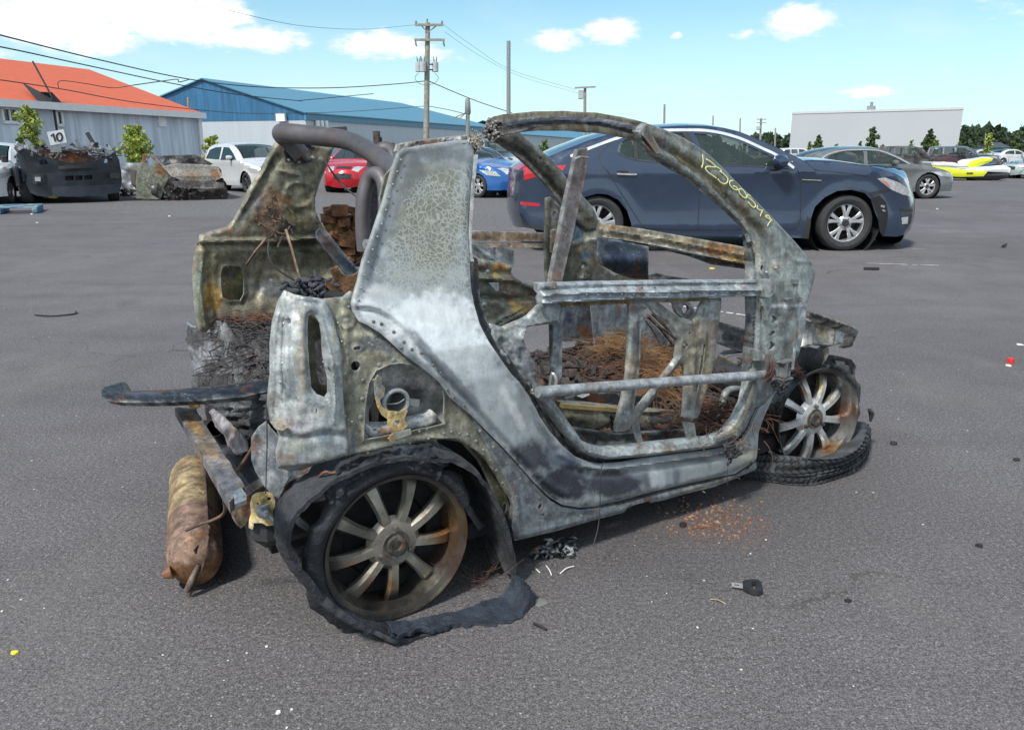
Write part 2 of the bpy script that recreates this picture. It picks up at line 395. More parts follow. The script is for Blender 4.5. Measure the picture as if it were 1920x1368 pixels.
M['alu'] = mat('bare_aluminium', (.42, .43, .43), .4, .7, .2, 12, .2, 120, .002, dark=.55)
M['chrome'] = mat('bright_trim', (.88, .88, .88), .25, .75, .05)
M['rim'] = mat('machined_alloy', (.55, .56, .57), .32, .75, .12, 20)
M['rimd'] = mat('dark_alloy', (.06, .062, .065), .45, .5, .1, 20)
M['glass'] = mat('tinted_window', (.03, .05, .046), .03, 0, .05, alpha=.6, spec=.8)
M['glassd'] = mat('dark_window', (.012, .016, .018), .05, 0, .05, spec=.8)
M['lamp'] = mat('headlamp_glass', (.55, .57, .58), .12, .3, .3, 30, coat=1)
M['lampr'] = mat('red_lamp', (.45, .012, .02), .15, 0, .15, 20, coat=1)
M['black'] = mat('black_plastic', (.022, .023, .025), .55, 0, .2, 20)
M['white'] = mat('white_plastic', (.75, .76, .77), .4, 0, .05, 10)
M['gold'] = mat('zinc_plated_steel', (.50, .38, .17), .42, .6, .25, 25, .2, 120, .002, rust=.6, dark=.4)
M['galv'] = mat('galvanised_bracket', (.30, .32, .325), .4, .5, .2, 20, .2, 100, .002, dark=.4)
# ---------------------------------------------------------------- ground
def ground():
    m = bpy.data.materials.new('weathered_asphalt'); m.use_nodes = True; t = NT(m.node_tree); p = t.n['Principled BSDF']; co = t.add('ShaderNodeTexCoord').outputs['Object']
    sp = t.add('ShaderNodeSeparateXYZ'); t.put(sp.inputs[0], co)
    big = t.noise(co, .35, 6, .62); mid = t.noise(co, 2.3, 5, .62); fine = t.noise(co, 210, 3, .75); f2 = t.noise(co, 75, 4, .7)
    base = t.mix(t.ramp(big, .3, .7), (.100, .094, .098, 1), (.137, .130, .136, 1))
    base = t.mix(t.ramp(mid, .35, .7, 0, .5), base, (.085, .079, .082, 1))
    # worn wheel tracks and long streaks across the yard
    stv = t.vmul(co, (.25, 1.6, 1)); base = t.mix(t.ramp(t.noise(stv, 1.1, 4, .6), .5, .75, 0, .35), base, (.058, .055, .06, 1))
    base = t.mix(1, base, t_rgb(t, t.ramp(fine, .30, .70, .30, 1.75)), 'MULTIPLY')
    base = t.mix(1, base, t_rgb(t, t.ramp(f2, .3, .7, .62, 1.4)), 'MULTIPLY')
    ag = t.add('ShaderNodeTexVoronoi'); t.put(ag.inputs['Vector'], co); ag.inputs['Scale'].default_value = 110
    cr = t.add('ShaderNodeSeparateColor'); t.put(cr.inputs[0], ag.outputs['Color'])
    st = t.math('MULTIPLY', t.math('GREATER_THAN', cr.outputs[0], .9), t.ramp(ag.outputs['Distance'], .25, .4, 1, 0))
    base = t.mix(t.math('MULTIPLY', st, .7), base, (.30, .295, .30, 1))
    wg = t.add('ShaderNodeTexVoronoi'); t.put(wg.inputs['Vector'], co); wg.inputs['Scale'].default_value = 19
    c2 = t.add('ShaderNodeSeparateColor'); t.put(c2.inputs[0], wg.outputs['Color'])
    ws = t.math('MULTIPLY', t.math('GREATER_THAN', c2.outputs[1], .93), t.ramp(wg.outputs['Distance'], .06, .1, 1, 0))
    base = t.mix(ws, base, (.62, .62, .6, 1))
    g = gnd(1335, 985)      # rust flakes dropped from the wreck
    dx = t.math('SUBTRACT', sp.outputs[0], g[0]); dy = t.math('SUBTRACT', sp.outputs[1], g[1])
    rr = t.math('SQRT', t.math('ADD', t.math('MULTIPLY', dx, dx), t.math('MULTIPLY', t.math('MULTIPLY', dy, dy), 2.2)))
    rs = t.math('MULTIPLY', t.ramp(rr, .0, .3, 1, 0), t.ramp(t.noise(co, 60, 4, .7), .48, .62)); base = t.mix(rs, base, (.24, .09, .04, 1))
    g = gnd(700, 1150)      # broad darker patch below the burnt car
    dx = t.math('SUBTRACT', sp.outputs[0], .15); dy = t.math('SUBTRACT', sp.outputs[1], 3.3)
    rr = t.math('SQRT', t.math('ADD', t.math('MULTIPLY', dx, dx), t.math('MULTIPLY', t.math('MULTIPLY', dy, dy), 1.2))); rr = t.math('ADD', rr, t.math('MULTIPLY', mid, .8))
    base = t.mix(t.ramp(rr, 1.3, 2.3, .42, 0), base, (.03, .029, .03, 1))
    # sealed cracks, oil drips and tyre scuffs
    wc = t.n.new('ShaderNodeVectorMath'); wc.operation = 'ADD'; t.put(wc.inputs[0], co); nn = t.add('ShaderNodeTexNoise'); t.put(nn.inputs['Vector'], co); nn.inputs['Scale'].default_value = 1.6; nn.inputs['Detail'].default_value = 6; t.put(wc.inputs[1], t.vmul(nn.outputs['Color'], (.9, .9, 0)))
    ck = t.vor(wc.outputs[0], .28, 'DISTANCE_TO_EDGE'); ckm = t.math('MULTIPLY', t.ramp(ck, .0008, .0028, 1, 0), t.ramp(t.noise(co, .5, 3), .5, .6)); base = t.mix(t.math('MULTIPLY', ckm, .55), base, (.03, .028, .03, 1))
    oil = t.math('MULTIPLY', t.ramp(t.noise(co, 1.3, 3, .5), .66, .76), t.ramp(t.noise(co, 9, 4), .4, .6, .3, 1)); base = t.mix(t.math('MULTIPLY', oil, .55), base, (.045, .042, .045, 1))
    dustm = t.ramp(t.noise(t.vmul(co, (1, .5, 1)), .8, 7, .7), .52, .74, 0, .4); base = t.mix(dustm, base, (.20, .19, .185, 1))
    # loose gravel verge along the far rows of cars
    edge = t.math('ADD', t.math('SUBTRACT', sp.outputs[1], 15.3), t.math('MULTIPLY', t.math('ADD', sp.outputs[0], 5), .55)); edge = t.math('ADD', edge, t.math('MULTIPLY', mid, 2.5))
    gv = t.math('MULTIPLY', t.ramp(edge, .5, 2.2), t.ramp(sp.outputs[0], -1, 1.5, 1, 0))
    gcol = t.mix(t.ramp(t.noise(co, 14, 5, .8), .35, .65), (.05, .05, .055, 1), (.20, .195, .19, 1)); base = t.mix(t.math('MULTIPLY', gv, .8), base, gcol)
    t.put(p.inputs['Base Color'], base); t.put(p.inputs['Roughness'], .82); p.inputs['Specular IOR Level'].default_value = .35
    h = t.math('ADD', t.math('MULTIPLY', fine, .7), t.math('MULTIPLY', f2, 1.2)); h = t.math('SUBTRACT', h, t.math('MULTIPLY', ag.outputs['Distance'], .6))
    t.put(p.inputs['Normal'], t.bump(h, .6, .004))
    o = obj('ground', [(-900, -60, 0), (900, -60, 0), (900, 1500, 0), (-900, 1500, 0)], [(0, 1, 2, 3)], m, None, 0); tag(o, 'dark grey weathered asphalt of the salvage yard', None, None, 'structure')
ground()
def cy(name, c, mats, p): ...
# painted white line remnants on the asphalt
ml = mat('worn_line_paint', (.5, .5, .5), .8, 0, .3, 8, rust=0)
for (a, b, w_) in (((1625, 494), (1760, 498), .03), ((1255, 571), (1400, 592), .03), ((1690, 466), (1735, 467), .02)):
    A, B = gnd(*a), gnd(*b); d = (B-A)/np.linalg.norm(B-A); n_ = np.array([-d[1], d[0], 0]); V = []; F = []
    L = np.linalg.norm(B-A); k = 24
    for i in range(k+1):
        ww = w_*(.35+.65*abs(noise.noise(Vector((i*.7, A[0], 3))))*1.6); q = A+d*L*i/k; V += [q+n_*ww+(0, 0, .004), q-n_*ww+(0, 0, .004)]
    F = [(2*i, 2*i+1, 2*i+3, 2*i+2) for i in range(k) if noise.noise(Vector((i*.9, 5, A[1]))) > -.25]
    tag(obj('road_marking', V, F, ml, None, 0), 'worn white line painted on the asphalt', None, None, 'structure')
# ---------------------------------------------------------------- small litter
def litter():
    rng = random.Random(3)
    def chip(pts, h, name, m, label, cat, group=None):
        c = np.mean([p for p in pts], 0); V = []; n = len(pts)
        for p in pts: V.append((p[0], p[1], .001))
        for p in pts: V.append((p[0]*.9+c[0]*.1, p[1]*.9+c[1]*.1, h*(.6+.6*rng.random())))
        F = [tuple(range(n))[::-1], tuple(range(n, 2*n))]+[(i, (i+1) % n, n+(i+1) % n, n+i) for i in range(n)]
        return tag(obj(name, V, F, m, None, 0), label, cat, group)
    def blob(px, py, r, m, name, label, cat, group=None, n=7, h=None):
        g = gnd(px, py); pts = [(g[0]+r*(.6+.5*rng.random())*math.cos(a), g[1]+r*(.6+.5*rng.random())*math.sin(a), 0) for a in [2*math.pi*i/n for i in range(n)]]
        return chip(pts, h or r*.6, name, m, label, cat, group)
    mw = mat('white_chip', (.7, .7, .68), .5, 0, .1); mg = mat('glass_crumb', (.45, .5, .5), .15, .1, .1); my = mat('yellow_petal', (.75, .6, .03), .6, 0, .1); mr = mat('red_plastic', (.55, .03, .02), .35, 0, .1); mo = mat('orange_flake', (.3, .11, .04), .8); mk = mat('black_flake', (.02, .02, .022), .7)
    for px, py, r in ((500, 1212, .009), (463, 1224, .006), (522, 1336, .011), (547, 1330, .007), (428, 1238, .005), (305, 1228, .005), (538, 1364, .006), (1190, 1022, .004), (1436, 1012, .007), (1407, 1038, .006), (1308, 1176, .007), (1412, 1178, .006), (1250, 1112, .005), (1222, 1128, .004),
                      (1348, 1018, .005), (1600, 1286, .004), (1213, 1080, .004), (83, 1140, .005), (4, 1146, .007), (64, 917, .005), (176, 961, .004), (15, 1087, .006), (420, 1275, .004), (396, 1342, .004), (1757, 392, .04), (318, 406, .05), (60, 402, .05), (70, 418, .04)):
        blob(px, py, r*.62, mw, 'white_chip', 'tiny white paint or plastic chip lying on the asphalt', 'chip', 'white chips strewn on the asphalt')
    blob(28, 1224, .012, my, 'petal', 'small yellow petal on the asphalt at the lower left', 'petal', h=.006)
    blob(1336, 504, .035, my, 'leaf', 'yellow leaf on the asphalt seen through the windscreen frame', 'leaf', h=.012)
    blob(1894, 681, .022, mr, 'bottle_cap', 'small red plastic cap on the asphalt at the right', 'cap', h=.03, n=9)
    blob(1891, 686, .018, mw, 'cap_shard', 'white shard beside the red plastic cap', 'shard', h=.01)
    blob(500, 1018, .013, mo, 'rust_flake', 'orange rust flake under the rear corner of the burnt car', 'flake')
    blob(1912, 646, .03, mw, 'paint_flake', 'pale flake on the asphalt at the right edge', 'flake', h=.004)
    for px, py, r, lb in ((1836, 1024, .014, 'brown pebble on the asphalt at the right'), (1675, 833, .02, 'dark pebble beside the flat front tyre'), (1590, 1127, .01, 'small brown stone to the right of the belt buckle'), (1905, 863, .016, 'dark stone at the right edge of the asphalt'), (1003, 1046, .016, 'small charred lump left of the burnt clump'), (1281, 985, .02, 'flat black scrap in the rust stain')):
        blob(px, py, r, mk, 'pebble', lb, 'pebble')
    # rust stained crumbs under the sill
    mb = MB()
    for i in range(260):
        px, py = rng.gauss(1335, 46), rng.gauss(972, 20); g = gnd(px, py); r = rng.uniform(.0015, .006); mb.box((g[0], g[1], r*.4), (r*2, r*1.4, r*.8), rot=rng.random()*3)
    tag(mb.build('rust_crumbs', mat('rust_crumb', (.16, .07, .04), .85, 0, .5, 60, tint2=(.3, .2, .14)), None, 0), 'scatter of tiny rust crumbs fallen under the sill of the burnt car', 'crumbs', None, 'stuff')
    # twigs and wires
    def twig(pts, r, m, name, label, cat):
        P = [gnd(*p)+np.array([0, 0, r+.002+.004*(i % 2)]) for i, p in enumerate(pts)]; mb = MB(); mb.tube(P, r, 6, sm=4); tag(mb.build(name, m), label, cat)
    twig([(1005, 1068), (1012, 1077)], .002, mw, 'splinter', 'short pale splinter left below the charred clump', 'splinter')
    twig([(1024, 1062), (1030, 1072), (1034, 1080)], .0018, mw, 'splinter', 'short pale splinter right below the charred clump', 'splinter')
    twig([(1050, 1077), (1062, 1069), (1076, 1063)], .002, mw, 'splinter', 'long pale splinter to the right of the charred clump', 'splinter')
    twig([(1331, 1125), (1345, 1128), (1361, 1134)], .0016, M['gold'], 'twig', 'thin tan twig left of the belt buckle', 'twig')
    twig([(1001, 1172), (1012, 1178), (1024, 1183)], .004, mk, 'twig', 'short black twig in front of the rear wheel', 'twig')
    twig([(66, 592), (100, 595), (140, 590), (142, 586)], .006, mk, 'wire', 'bent dark wire lying on the asphalt at the left', 'wire')
    twig([(1619, 506), (1648, 507)], .015, mk, 'rubber_strip', 'short black strip on the asphalt right of the blue sedan', 'strip')
    twig([(1880, 465), (1885, 462)], .02, mk, 'tar_lump', 'black lump on the asphalt near the right edge', 'lump')
    g = gnd(1012, 1130); mgl = mat('slate_shard', (.16, .17, .16), .3); chip([gnd(1003, 1126), gnd(1012, 1121), gnd(1026, 1124), gnd(1028, 1131), gnd(1010, 1138), gnd(1003, 1134)], .004, 'glass_shard', mgl, 'thin grey green glass shard in front of the rear wheel', 'shard')
    # charred clump
    V = []; F = []; g = gnd(1042, 1040); mb = MB()
    for k in range(70):
        a = rng.uniform(0, 6.28); q = np.array([g[0]+rng.gauss(0, .03), g[1]+rng.gauss(0, .02), abs(rng.gauss(.012, .012))+.004]); q[0] += (q[1]-g[1])*.6
        d = np.array([math.cos(a), math.sin(a), rng.uniform(-.5, .8)])*rng.uniform(.008, .022); mb.tube([q-d, q+d*.2+(0, 0, .005), q+d], [.0035, .006, .002], 5)
    tag(mb.build('charred_clump', mat('charred_plastic', (.03, .032, .037), .55, .1, .6, 40, .5, 200, tint2=(.22, .24, .25)), None, 180), 'charred clump of burnt plastic on the asphalt under the sill', 'debris')
    # seat belt tongue
    fr = Fr(*gnd(1405, 1105)[:2], R(-14)); rt = fr.root('seat_belt_tongue', 'seat belt tongue with black plastic head and metal blade on the asphalt', 'belt tongue')
    U, F = cdt([(-.052, -.011), (-.018, -.013), (-.018, .012), (-.052, .01)], [[(-.044, -.005), (-.03, -.005), (-.03, .005), (-.044, .005)]], .006)
    V, FF = shell(np.c_[U, np.full(len(U), .012)], F, (0, 0, 1), .003); obj('blade', V, FF, M['chrome'], rt, 0)
    U, F = cdt([(-.02, -.016), (0, -.032), (.022, -.036), (.034, -.024), (.034, .024), (.022, .034), (0, .03), (-.02, .014)], [[(.006, -.024), (.018, -.026), (.018, .022), (.006, .02)]], .007)
    V, FF = shell(np.c_[U, np.full(len(U), .019)], F, (0, 0, 1), .014); obj('head', V, FF, M['black'], rt, 40)
litter()
# ---------------------------------------------------------------- buildings
def prism(name, P, F, m, parent, th=0): return obj(name, P, F, m, parent, 0)
def up(p, z): q = np.array(p, float); q[2] = z; return q
m_orange = corrug('orange_metal_roof', (.60, .125, .05), 1.5, 0, .55, .3, .06); m_wallb = corrug('weathered_grey_cladding', (.64, .72, .82), 9, 0, .7, .5, .22)
m_white = mat('white_fascia', (.72, .73, .74), .5, 0, .06, 2); m_win = M['glassd']
def orange_house():
    E, Rz = 3.35, 6.0
    a = W0.Z(372, 214, E); b = W0.Z(0, 189, E); d = (a-b); d[2] = 0; L0 = np.linalg.norm(d); d /= L0; n = np.array([-d[1], d[0], 0])  # n points away from the camera
    fr = Fr(a[0], a[1], math.atan2(d[1], d[0])); rt = fr.root('metal_warehouse', 'long grey clad warehouse with a bright orange metal roof', 'warehouse')
    L = L0+26; D = 15
    # local: x along wall (0 at right end, negative left), y depth
    wall = MB().box((-L/2, D/2, E/2-.1), (L-.3, D, E-.2)).build('wall', m_wallb, rt, 0)
    # gable ends
    g = [(-.15, 0, E-.2), (-.15, D, E-.2), (-.15, D/2, Rz-.25)]; obj('gable', g, [(0, 1, 2)], m_wallb, rt, 0)
    o = .35
    rf = MB()
    for s in (0, 1):
        y0, y1 = (-o, D/2) if s == 0 else (D+o, D/2); z0 = E+.0
        P = [(o*.3, y0, z0), (-L, y0, z0), (-L, y1, Rz), (o*.3, y1, Rz)]; rf.add(P+[(x, y, z-.12) for x, y, z in P], [(0, 1, 2, 3), (7, 6, 5, 4), (0, 4, 5, 1), (1, 5, 6, 2), (3, 7, 4, 0)])
    rf.build('roof', m_orange, rt, 0)
    MB().box((-L/2+.05, -o-.06, E-.1), (L+.1, .1, .32)).build('fascia', m_white, rt, 0)
    MB().box((-.05, -.06, E/2-.13), (.28, .1, E-.3)).build('corner_trim', m_white, rt, 0)
    def win(px0, py0, px1, py1, mull=True, glass=True):
        p = fr.Y(px0, py0, -.05); q = fr.Y(px1, py1, -.05); x0, x1 = p[0], q[0]; z0, z1 = min(p[2], q[2]), max(p[2], q[2]); cx, cz = (x0+x1)/2, (z0+z1)/2; w_, h_ = x1-x0, z1-z0
        f = MB()
        if glass:
            for bx, bz, bw, bh in ((cx, z1, w_, .1), (cx, z0, w_, .12), (x0, cz, .1, h_), (x1, cz, .1, h_)): f.box((bx, -.05, bz), (bw+.08*(bw > bh), .12, bh))
            if mull: f.box((cx, -.05, cz), (.07, .1, h_))
            wn = f.build('window', m_white, rt, 0); MB().box((cx, -.01, cz), (w_, .04, h_)).build('pane', m_win, wn, 0)
        else: MB().box((cx, -.04, cz), (w_, .08, h_)).build('window', m_white, rt, 0)
    win(2, 202, 33, 230); win(104, 207, 118, 235, False); win(295, 214, 312, 238, False, False)
    p = fr.Y(98, 186, -.2); mb = MB(); mb.tube([(p[0], -.2, p[2]-2.5), (p[0], -.2, p[2]+.1)], .05, 8); mb.tube([(p[0], -.2, p[2]+.1), (p[0], .6, 5.2)], .04, 8)
    mb.build('conduit', M['dark'], rt); 
    q = fr.Y(96, 182, -.1); MB().add([(q[0]-1.0, -.4, E+.0), (q[0]+.35, -.4, E), (q[0]+.1, 1.6, E+1.0)], [(0, 1, 2)]).add([(q[0]-.3, -.38, E+.0), (q[0]+.35, -.38, E), (q[0]+.35, 1.6, E+.6), (q[0]-.1, -.3, E+.5)], [(0, 1, 2, 3)]).build('roof_vent', M['dark'], rt, 0)
    return fr, d, n
orange_house()
m_blue = corrug('blue_metal_roof', (.07, .225, .33), .55, 0, .42, .15, .06); m_bluef = corrug('blue_metal_cladding', (.03, .125, .245), 2.2, 0, .5, .3, .25); m_grey = corrug('pale_grey_cladding', (.48, .53, .58), 2.4, 0, .55, .35, .04)
def blue_barn():
    E, Rz = 6.0, 11.2
    c = W0.Z(572, 211, E); r = W0.Z(930, 240, E); l = W0.Z(352, 200, E)
    d = (r-c); d[2] = 0; L = np.linalg.norm(d); d /= L; fr = Fr(c[0], c[1], math.atan2(d[1], d[0]))
    lw = l-c; D = 34.0
    ll = fr.R@(l-fr.o); D = abs(ll[1]) if abs(ll[1]) > 8 else 30
    rt = fr.root('blue_roofed_warehouse', 'large pale grey warehouse with blue metal roof and blue gable', 'warehouse')
    # find ridge height so that the apex lands where it stands in the photo
    best = min(np.arange(7.5, 16, .1), key=lambda z: abs(fr.Z(437, 153, z)[1]-D/2)); Rz = best
    x0 = 0
    MB().box((L/2+x0, D/2, (E-.9)/2), (L, D, E-.9)).build('wall', m_grey, rt, 0)
    MB().box((L/2, -.05, E-.5), (L+.3, .3, .8)).build('fascia', m_blue, rt, 0)
    g0 = E-.9
    P = [(-.05, -.02, g0), (-.05, D+.02, g0), (-.05, D+.02, E), (-.05, D/2, Rz-.1), (-.05, -.02, E)]; obj('gable', P, [(0, 4, 3, 2, 1)], m_bluef, rt, 0)
    rf = MB(); o = .4; hip = min(L*.3, 14)
    ly = lambda s: (-o, D/2) if s == 0 else (D+o, D/2)
    for s in (0, 1):
        y0, y1 = ly(s); P = [(-o, y0, E), (L+o, y0, E), (L+o-hip, y1, Rz), (-o, y1, Rz)]; rf.add(P+[(x, y, z-.15) for x, y, z in P], [(0, 1, 2, 3), (7, 6, 5, 4), (0, 4, 5, 1), (1, 5, 6, 2), (3, 7, 4, 0)])
    rf.add([(L+o, -o, E), (L+o, D+o, E), (L+o-hip, D/2, Rz)], [(0, 1, 2)])
    rf.build('roof', m_blue, rt, 0)
    # pipes and lamp on the wall
    mb = MB()
    for px in (596, 604, 612): p = fr.Y(px, 240, -.4); mb.tube([(p[0], -.4, p[2]+.9), (p[0], -.4, p[2]-3.5)], .28, 8)
    mb.build('downpipe', m_white, rt); p = fr.X(527, 220, -.4); MB().box(p, (.4, 1.3, 1.0)).build('wall_lamp', m_white, rt, 0)
    return fr
blue_barn()
def box_building(name, tl, tr, H, label, m, D=40, trim=None, roofm=None, cat='building', vent=None, base=0):
    a, b = W0.Z(*tl, H), W0.Z(*tr, H); d = b-a; L = np.linalg.norm(d); d /= L; fr = Fr(a[0], a[1], math.atan2(d[1], d[0])); rt = fr.root(name, label, cat)
    k = L*.3; bx = lambda z0, z1, o: MB().add([(-o, -o, z0), (L+o, -o, z0), (L-k, D, z0), (-o-k*.0, D, z0), (-o, -o, z1), (L+o, -o, z1), (L-k, D, z1), (-o, D, z1)], [(3, 2, 1, 0), (4, 5, 6, 7), (0, 1, 5, 4), (1, 2, 6, 5), (2, 3, 7, 6), (3, 0, 4, 7)])
    bx(0, H-.5, 0).build('wall', m, rt, 0); bx(H-.5, H, .12).build('roof', trim or m_white, rt, 0)
    if vent:
        p = fr.Y(*vent, 4); mb = MB().box((p[0], 4, H+.5), (1.6, 1.6, 1.0)); mb.tube([(p[0], 4, H+1), (p[0], 4, H+1.9)], .35, 8); mb.build('roof_vent', M['galv'], rt, 0)
    return fr, rt, L
m_big = mat('white_panel_wall', (.40, .425, .45), .6, 0, .03, .1)
box_building('white_warehouse', (1486, 210), (1807, 201), 10.5, 'huge plain white box warehouse behind the parked cars', m_big, 60, mat('light_trim', (.5, .52, .54), .5), vent=(1634, 198))
# second blue roof seen through the windscreen opening
def blue_shed():
    E = 6; a, b = W0.Z(985, 248, E), W0.Z(1150, 262, E); d = b-a; L = np.linalg.norm(d); fr = Fr(a[0], a[1], math.atan2(d[1], d[0])); rt = fr.root('blue_roofed_shed', 'lower white shed with blue roof seen through the windscreen opening', 'shed')
    L += 20; D = 16
    MB().box((L/2-10, D/2, (E-.6)/2), (L-.4, D, E-.6)).build('wall', m_grey, rt, 0)
    rf = MB(); P = [(-10.4, -.6, E-.6), (L-9.6, -.6, E-.6), (L-10-8, D/2, E+2.6), (-10.4, D/2, E+2.6)]; rf.add(P, [(0, 1, 2, 3)]); P = [(-10.4, D+.4, E-.6), (L-9.6, D+.4, E-.6), (L-10-8, D/2, E+2.6), (-10.4, D/2, E+2.6)]; rf.add(P, [(3, 2, 1, 0)]); rf.add([(L-9.6, -.6, E-.6), (L-9.6, D+.4, E-.6), (L-18, D/2, E+2.6)], [(0, 1, 2)])
    rf.build('roof', m_blue, rt, 0)
blue_shed()
m_green = corrug('green_cladding', (.06, .24, .19), 1, 0, .55, .2, .05)
def far_sheds():
    def shed(tl, tr, E, Rz, D, mw, mr, name, label, lo=0):
        a, b = W0.Z(*tl, E), W0.Z(*tr, E); d = b-a; L = np.linalg.norm(d); fr = Fr(a[0], a[1], math.atan2(d[1], d[0])); rt = fr.root(name, label, 'shed')
        MB().box((L/2, D/2, E/2), (L-.3, D, E)).build('wall', mw, rt, 0)
        rf = MB(); rf.add([(0, -.4, E), (L, -.4, E), (L, D/2, Rz), (0, D/2, Rz), (L, D+.4, E), (0, D+.4, E)], [(0, 1, 2, 3), (3, 2, 4, 5), (0, 3, 5), (1, 4, 2)]); rf.build('roof', mr, rt, 0)
    shed((1796, 268), (1875, 268), 4.0, 6.2, 16, m_white, m_white, 'white_roofed_shed', 'far shed with a white roof above the green shed')
    shed((1792, 279), (1846, 279), 2.3, 4.6, 10, m_green, m_green, 'green_shed', 'dark green metal shed right of the white warehouse')
    shed((1828, 277), (1895, 277), 2.3, 3.8, 10, m_green, mat('charcoal_roof', (.07, .075, .09), .6), 'dark_roofed_shed', 'shed with a charcoal roof beside the green shed')
    shed((1450, 280), (1478, 280), 2.2, 4.9, 9, m_white, m_orange, 'red_roofed_hut', 'small hut with red roof left of the white warehouse')
    a = W0.Z(1912, 262, 4); MB().box((a[0]+3, a[1], 2.4), (6, 5, 4.8)).build('dark_shed', mat('navy_cladding', (.02, .03, .06), .5), None, 0); o = bpy.data.objects['dark_shed']; tag(o, 'navy blue shed end at the right edge', 'shed')
far_sheds()
# ---------------------------------------------------------------- trees
m_leaf = []
for i, c in enumerate(((.09, .14, .03), (.24, .30, .045), (.05, .085, .022), (.028, .052, .022), (.04, .07, .028))): m_leaf.append(mat('leaves_%s' % 'abcde'[i], c, .7, 0, .35, 3))
m_bark = mat('bark', (.10, .085, .07), .9, 0, .3, 20)
def tree(base, h, r, kind, label, name='tree', group=None, seed=0, leaf=1, dens_=900, ls=.09, trunk=.25, cat='tree'):
    rng = random.Random(seed+int(abs(base[0])*100)); fr = Fr(base[0], base[1], 0); rt = fr.root(name, label, cat, group)
    mb = MB(); mb.tube([(0, 0, 0), (.03*h, .01*h, h*.5), (0, 0, h*.93)], [r*.09+.02, r*.05+.015, .008], 7); cl = []
    nb = 16 if kind != 'bush' else 14
    for i in range(nb):
        f = trunk+(1-trunk)*(i+.5)/nb; a = i*2.4+rng.random()
        if kind == 'cone': rr = r*(1-((f-trunk)/(1-trunk)))**.8+.05*r
        elif kind == 'col': rr = r*(.55+.45*math.sin(math.pi*min(1, (f-trunk)/(1-trunk))))*rng.uniform(.6, 1.1)
        else: rr = r*(.45+.55*math.sin(math.pi*((f-trunk)/(1-trunk))**.8))*rng.uniform(.7, 1.1)
        e = np.array([rr*.75*math.cos(a), rr*.75*math.sin(a), h*f+rr*.25]); mb.tube([(0, 0, h*f-.1*h), e*.5+np.array([0, 0, (h*f-.05*h)*.5]), e], [r*.03+.008, .01, .004], 5)
        cl.append((e, rr*.55)); cl.append((np.array([0, 0, h*f]), rr*.6))
    mb.build('trunk', m_bark, rt)
    V = []; F = []; dens_ = int(dens_*2.4); ls = ls*.6
    for k in range(dens_):
        c, rad = rng.choice(cl); u = np.array([rng.gauss(0, 1) for _ in range(3)]); u /= np.linalg.norm(u)+1e-9; q = c+u*rad*rng.uniform(.5, 1.05)*(1, 1, .8)
        if q[2] < h*trunk*.6: continue
        s_ = ls*rng.uniform(.6, 1.4); t1 = np.array([rng.gauss(0, 1) for _ in range(3)]); t1 /= np.linalg.norm(t1)+1e-9; t2 = np.cross(t1, u); t2 /= np.linalg.norm(t2)+1e-9; b = len(V)
        V += [q-t1*s_, q+t2*s_*.5, q+t1*s_, q-t2*s_*.5]; F.append((b, b+1, b+2, b+3))
    obj('crown', V, F, m_leaf[leaf], rt, 0)
def tr(px, pyb, pyt, rpx, D, kind, label, **kw):
    """tree standing at ground distance D whose top shows at pyt"""
    o, d = W0.ray(px, 300); q = o+d*(D/d[1]); b = (q[0], q[1]); top = W0.Y(px, pyt, D)[2]; tree(b, top, rpx/1456*D, kind, label, **kw)
tr(66, 0, 200, 22, 31, 'col', 'bright green sapling behind the burnt black pickup', name='sapling', leaf=1, dens_=1100, ls=.10)
tr(44, 0, 256, 14, 30.5, 'bush', 'low green sapling left of the number board', name='sapling', leaf=0, dens_=500, ls=.09)
tr(257, 0, 240, 31, 32, 'bush', 'yellow green bushy tree behind the rusty burnt car', name='bushy_tree', leaf=1, dens_=1300, ls=.11, trunk=.32)
tr(400, 0, 258, 22, 40, 'bush', 'round light green bush left of the white hatchback', name='bush', leaf=1, dens_=900, ls=.12, trunk=.05, cat='bush')
tr(1020, 0, 264, 9, 62, 'bush', 'small green tree seen left through the windscreen frame', name='small_tree', leaf=0, dens_=400, ls=.14)
tr(1058, 0, 268, 10, 62, 'bush', 'small green tree seen right through the windscreen frame', name='small_tree', leaf=0, dens_=400, ls=.14)
tr(1531, 0, 254, 12, 95, 'cone', 'dark green cone shaped tree at the white warehouse left end', name='conical_tree', leaf=2, dens_=900, ls=.22)
tr(1515, 0, 266, 5, 95, 'bush', 'tiny shrub left of the cone shaped tree', name='shrub', leaf=0, dens_=250, ls=.2, cat='shrub')
tr(1566, 0, 270, 5, 90, 'bush', 'thin sapling between the cone tree and the column tree', name='sapling', leaf=0, dens_=60, ls=.2)
tr(1609, 0, 266, 5, 90, 'bush', 'thin sapling just left of the column tree', name='sapling', leaf=2, dens_=120, ls=.2)
tr(1631, 0, 240, 10, 90, 'col', 'slim column tree in front of the white warehouse', name='column_tree', leaf=2, dens_=1100, ls=.22, trunk=.12)
tr(1652, 0, 271, 6, 90, 'bush', 'thin bare sapling right of the column tree', name='sapling', leaf=2, dens_=60, ls=.2)
tr(1705, 0, 263, 6, 88, 'bush', 'sparse sapling behind the burnt dark wagon', name='sapling', leaf=0, dens_=70, ls=.2)
tr(1738, 0, 243, 16, 85, 'cone', 'broad bright green tree above the burnt dark wagon', name='leafy_tree', leaf=2, dens_=1400, ls=.22)
tr(1750, 0, 266, 12, 84, 'bush', 'low shrub right beside the broad green tree', name='shrub', leaf=0, dens_=250, ls=.2, cat='shrub')
tr(1795, 0, 264, 6, 84, 'bush', 'sparse sapling at the white warehouse right end', name='sapling', leaf=0, dens_=80, ls=.2)
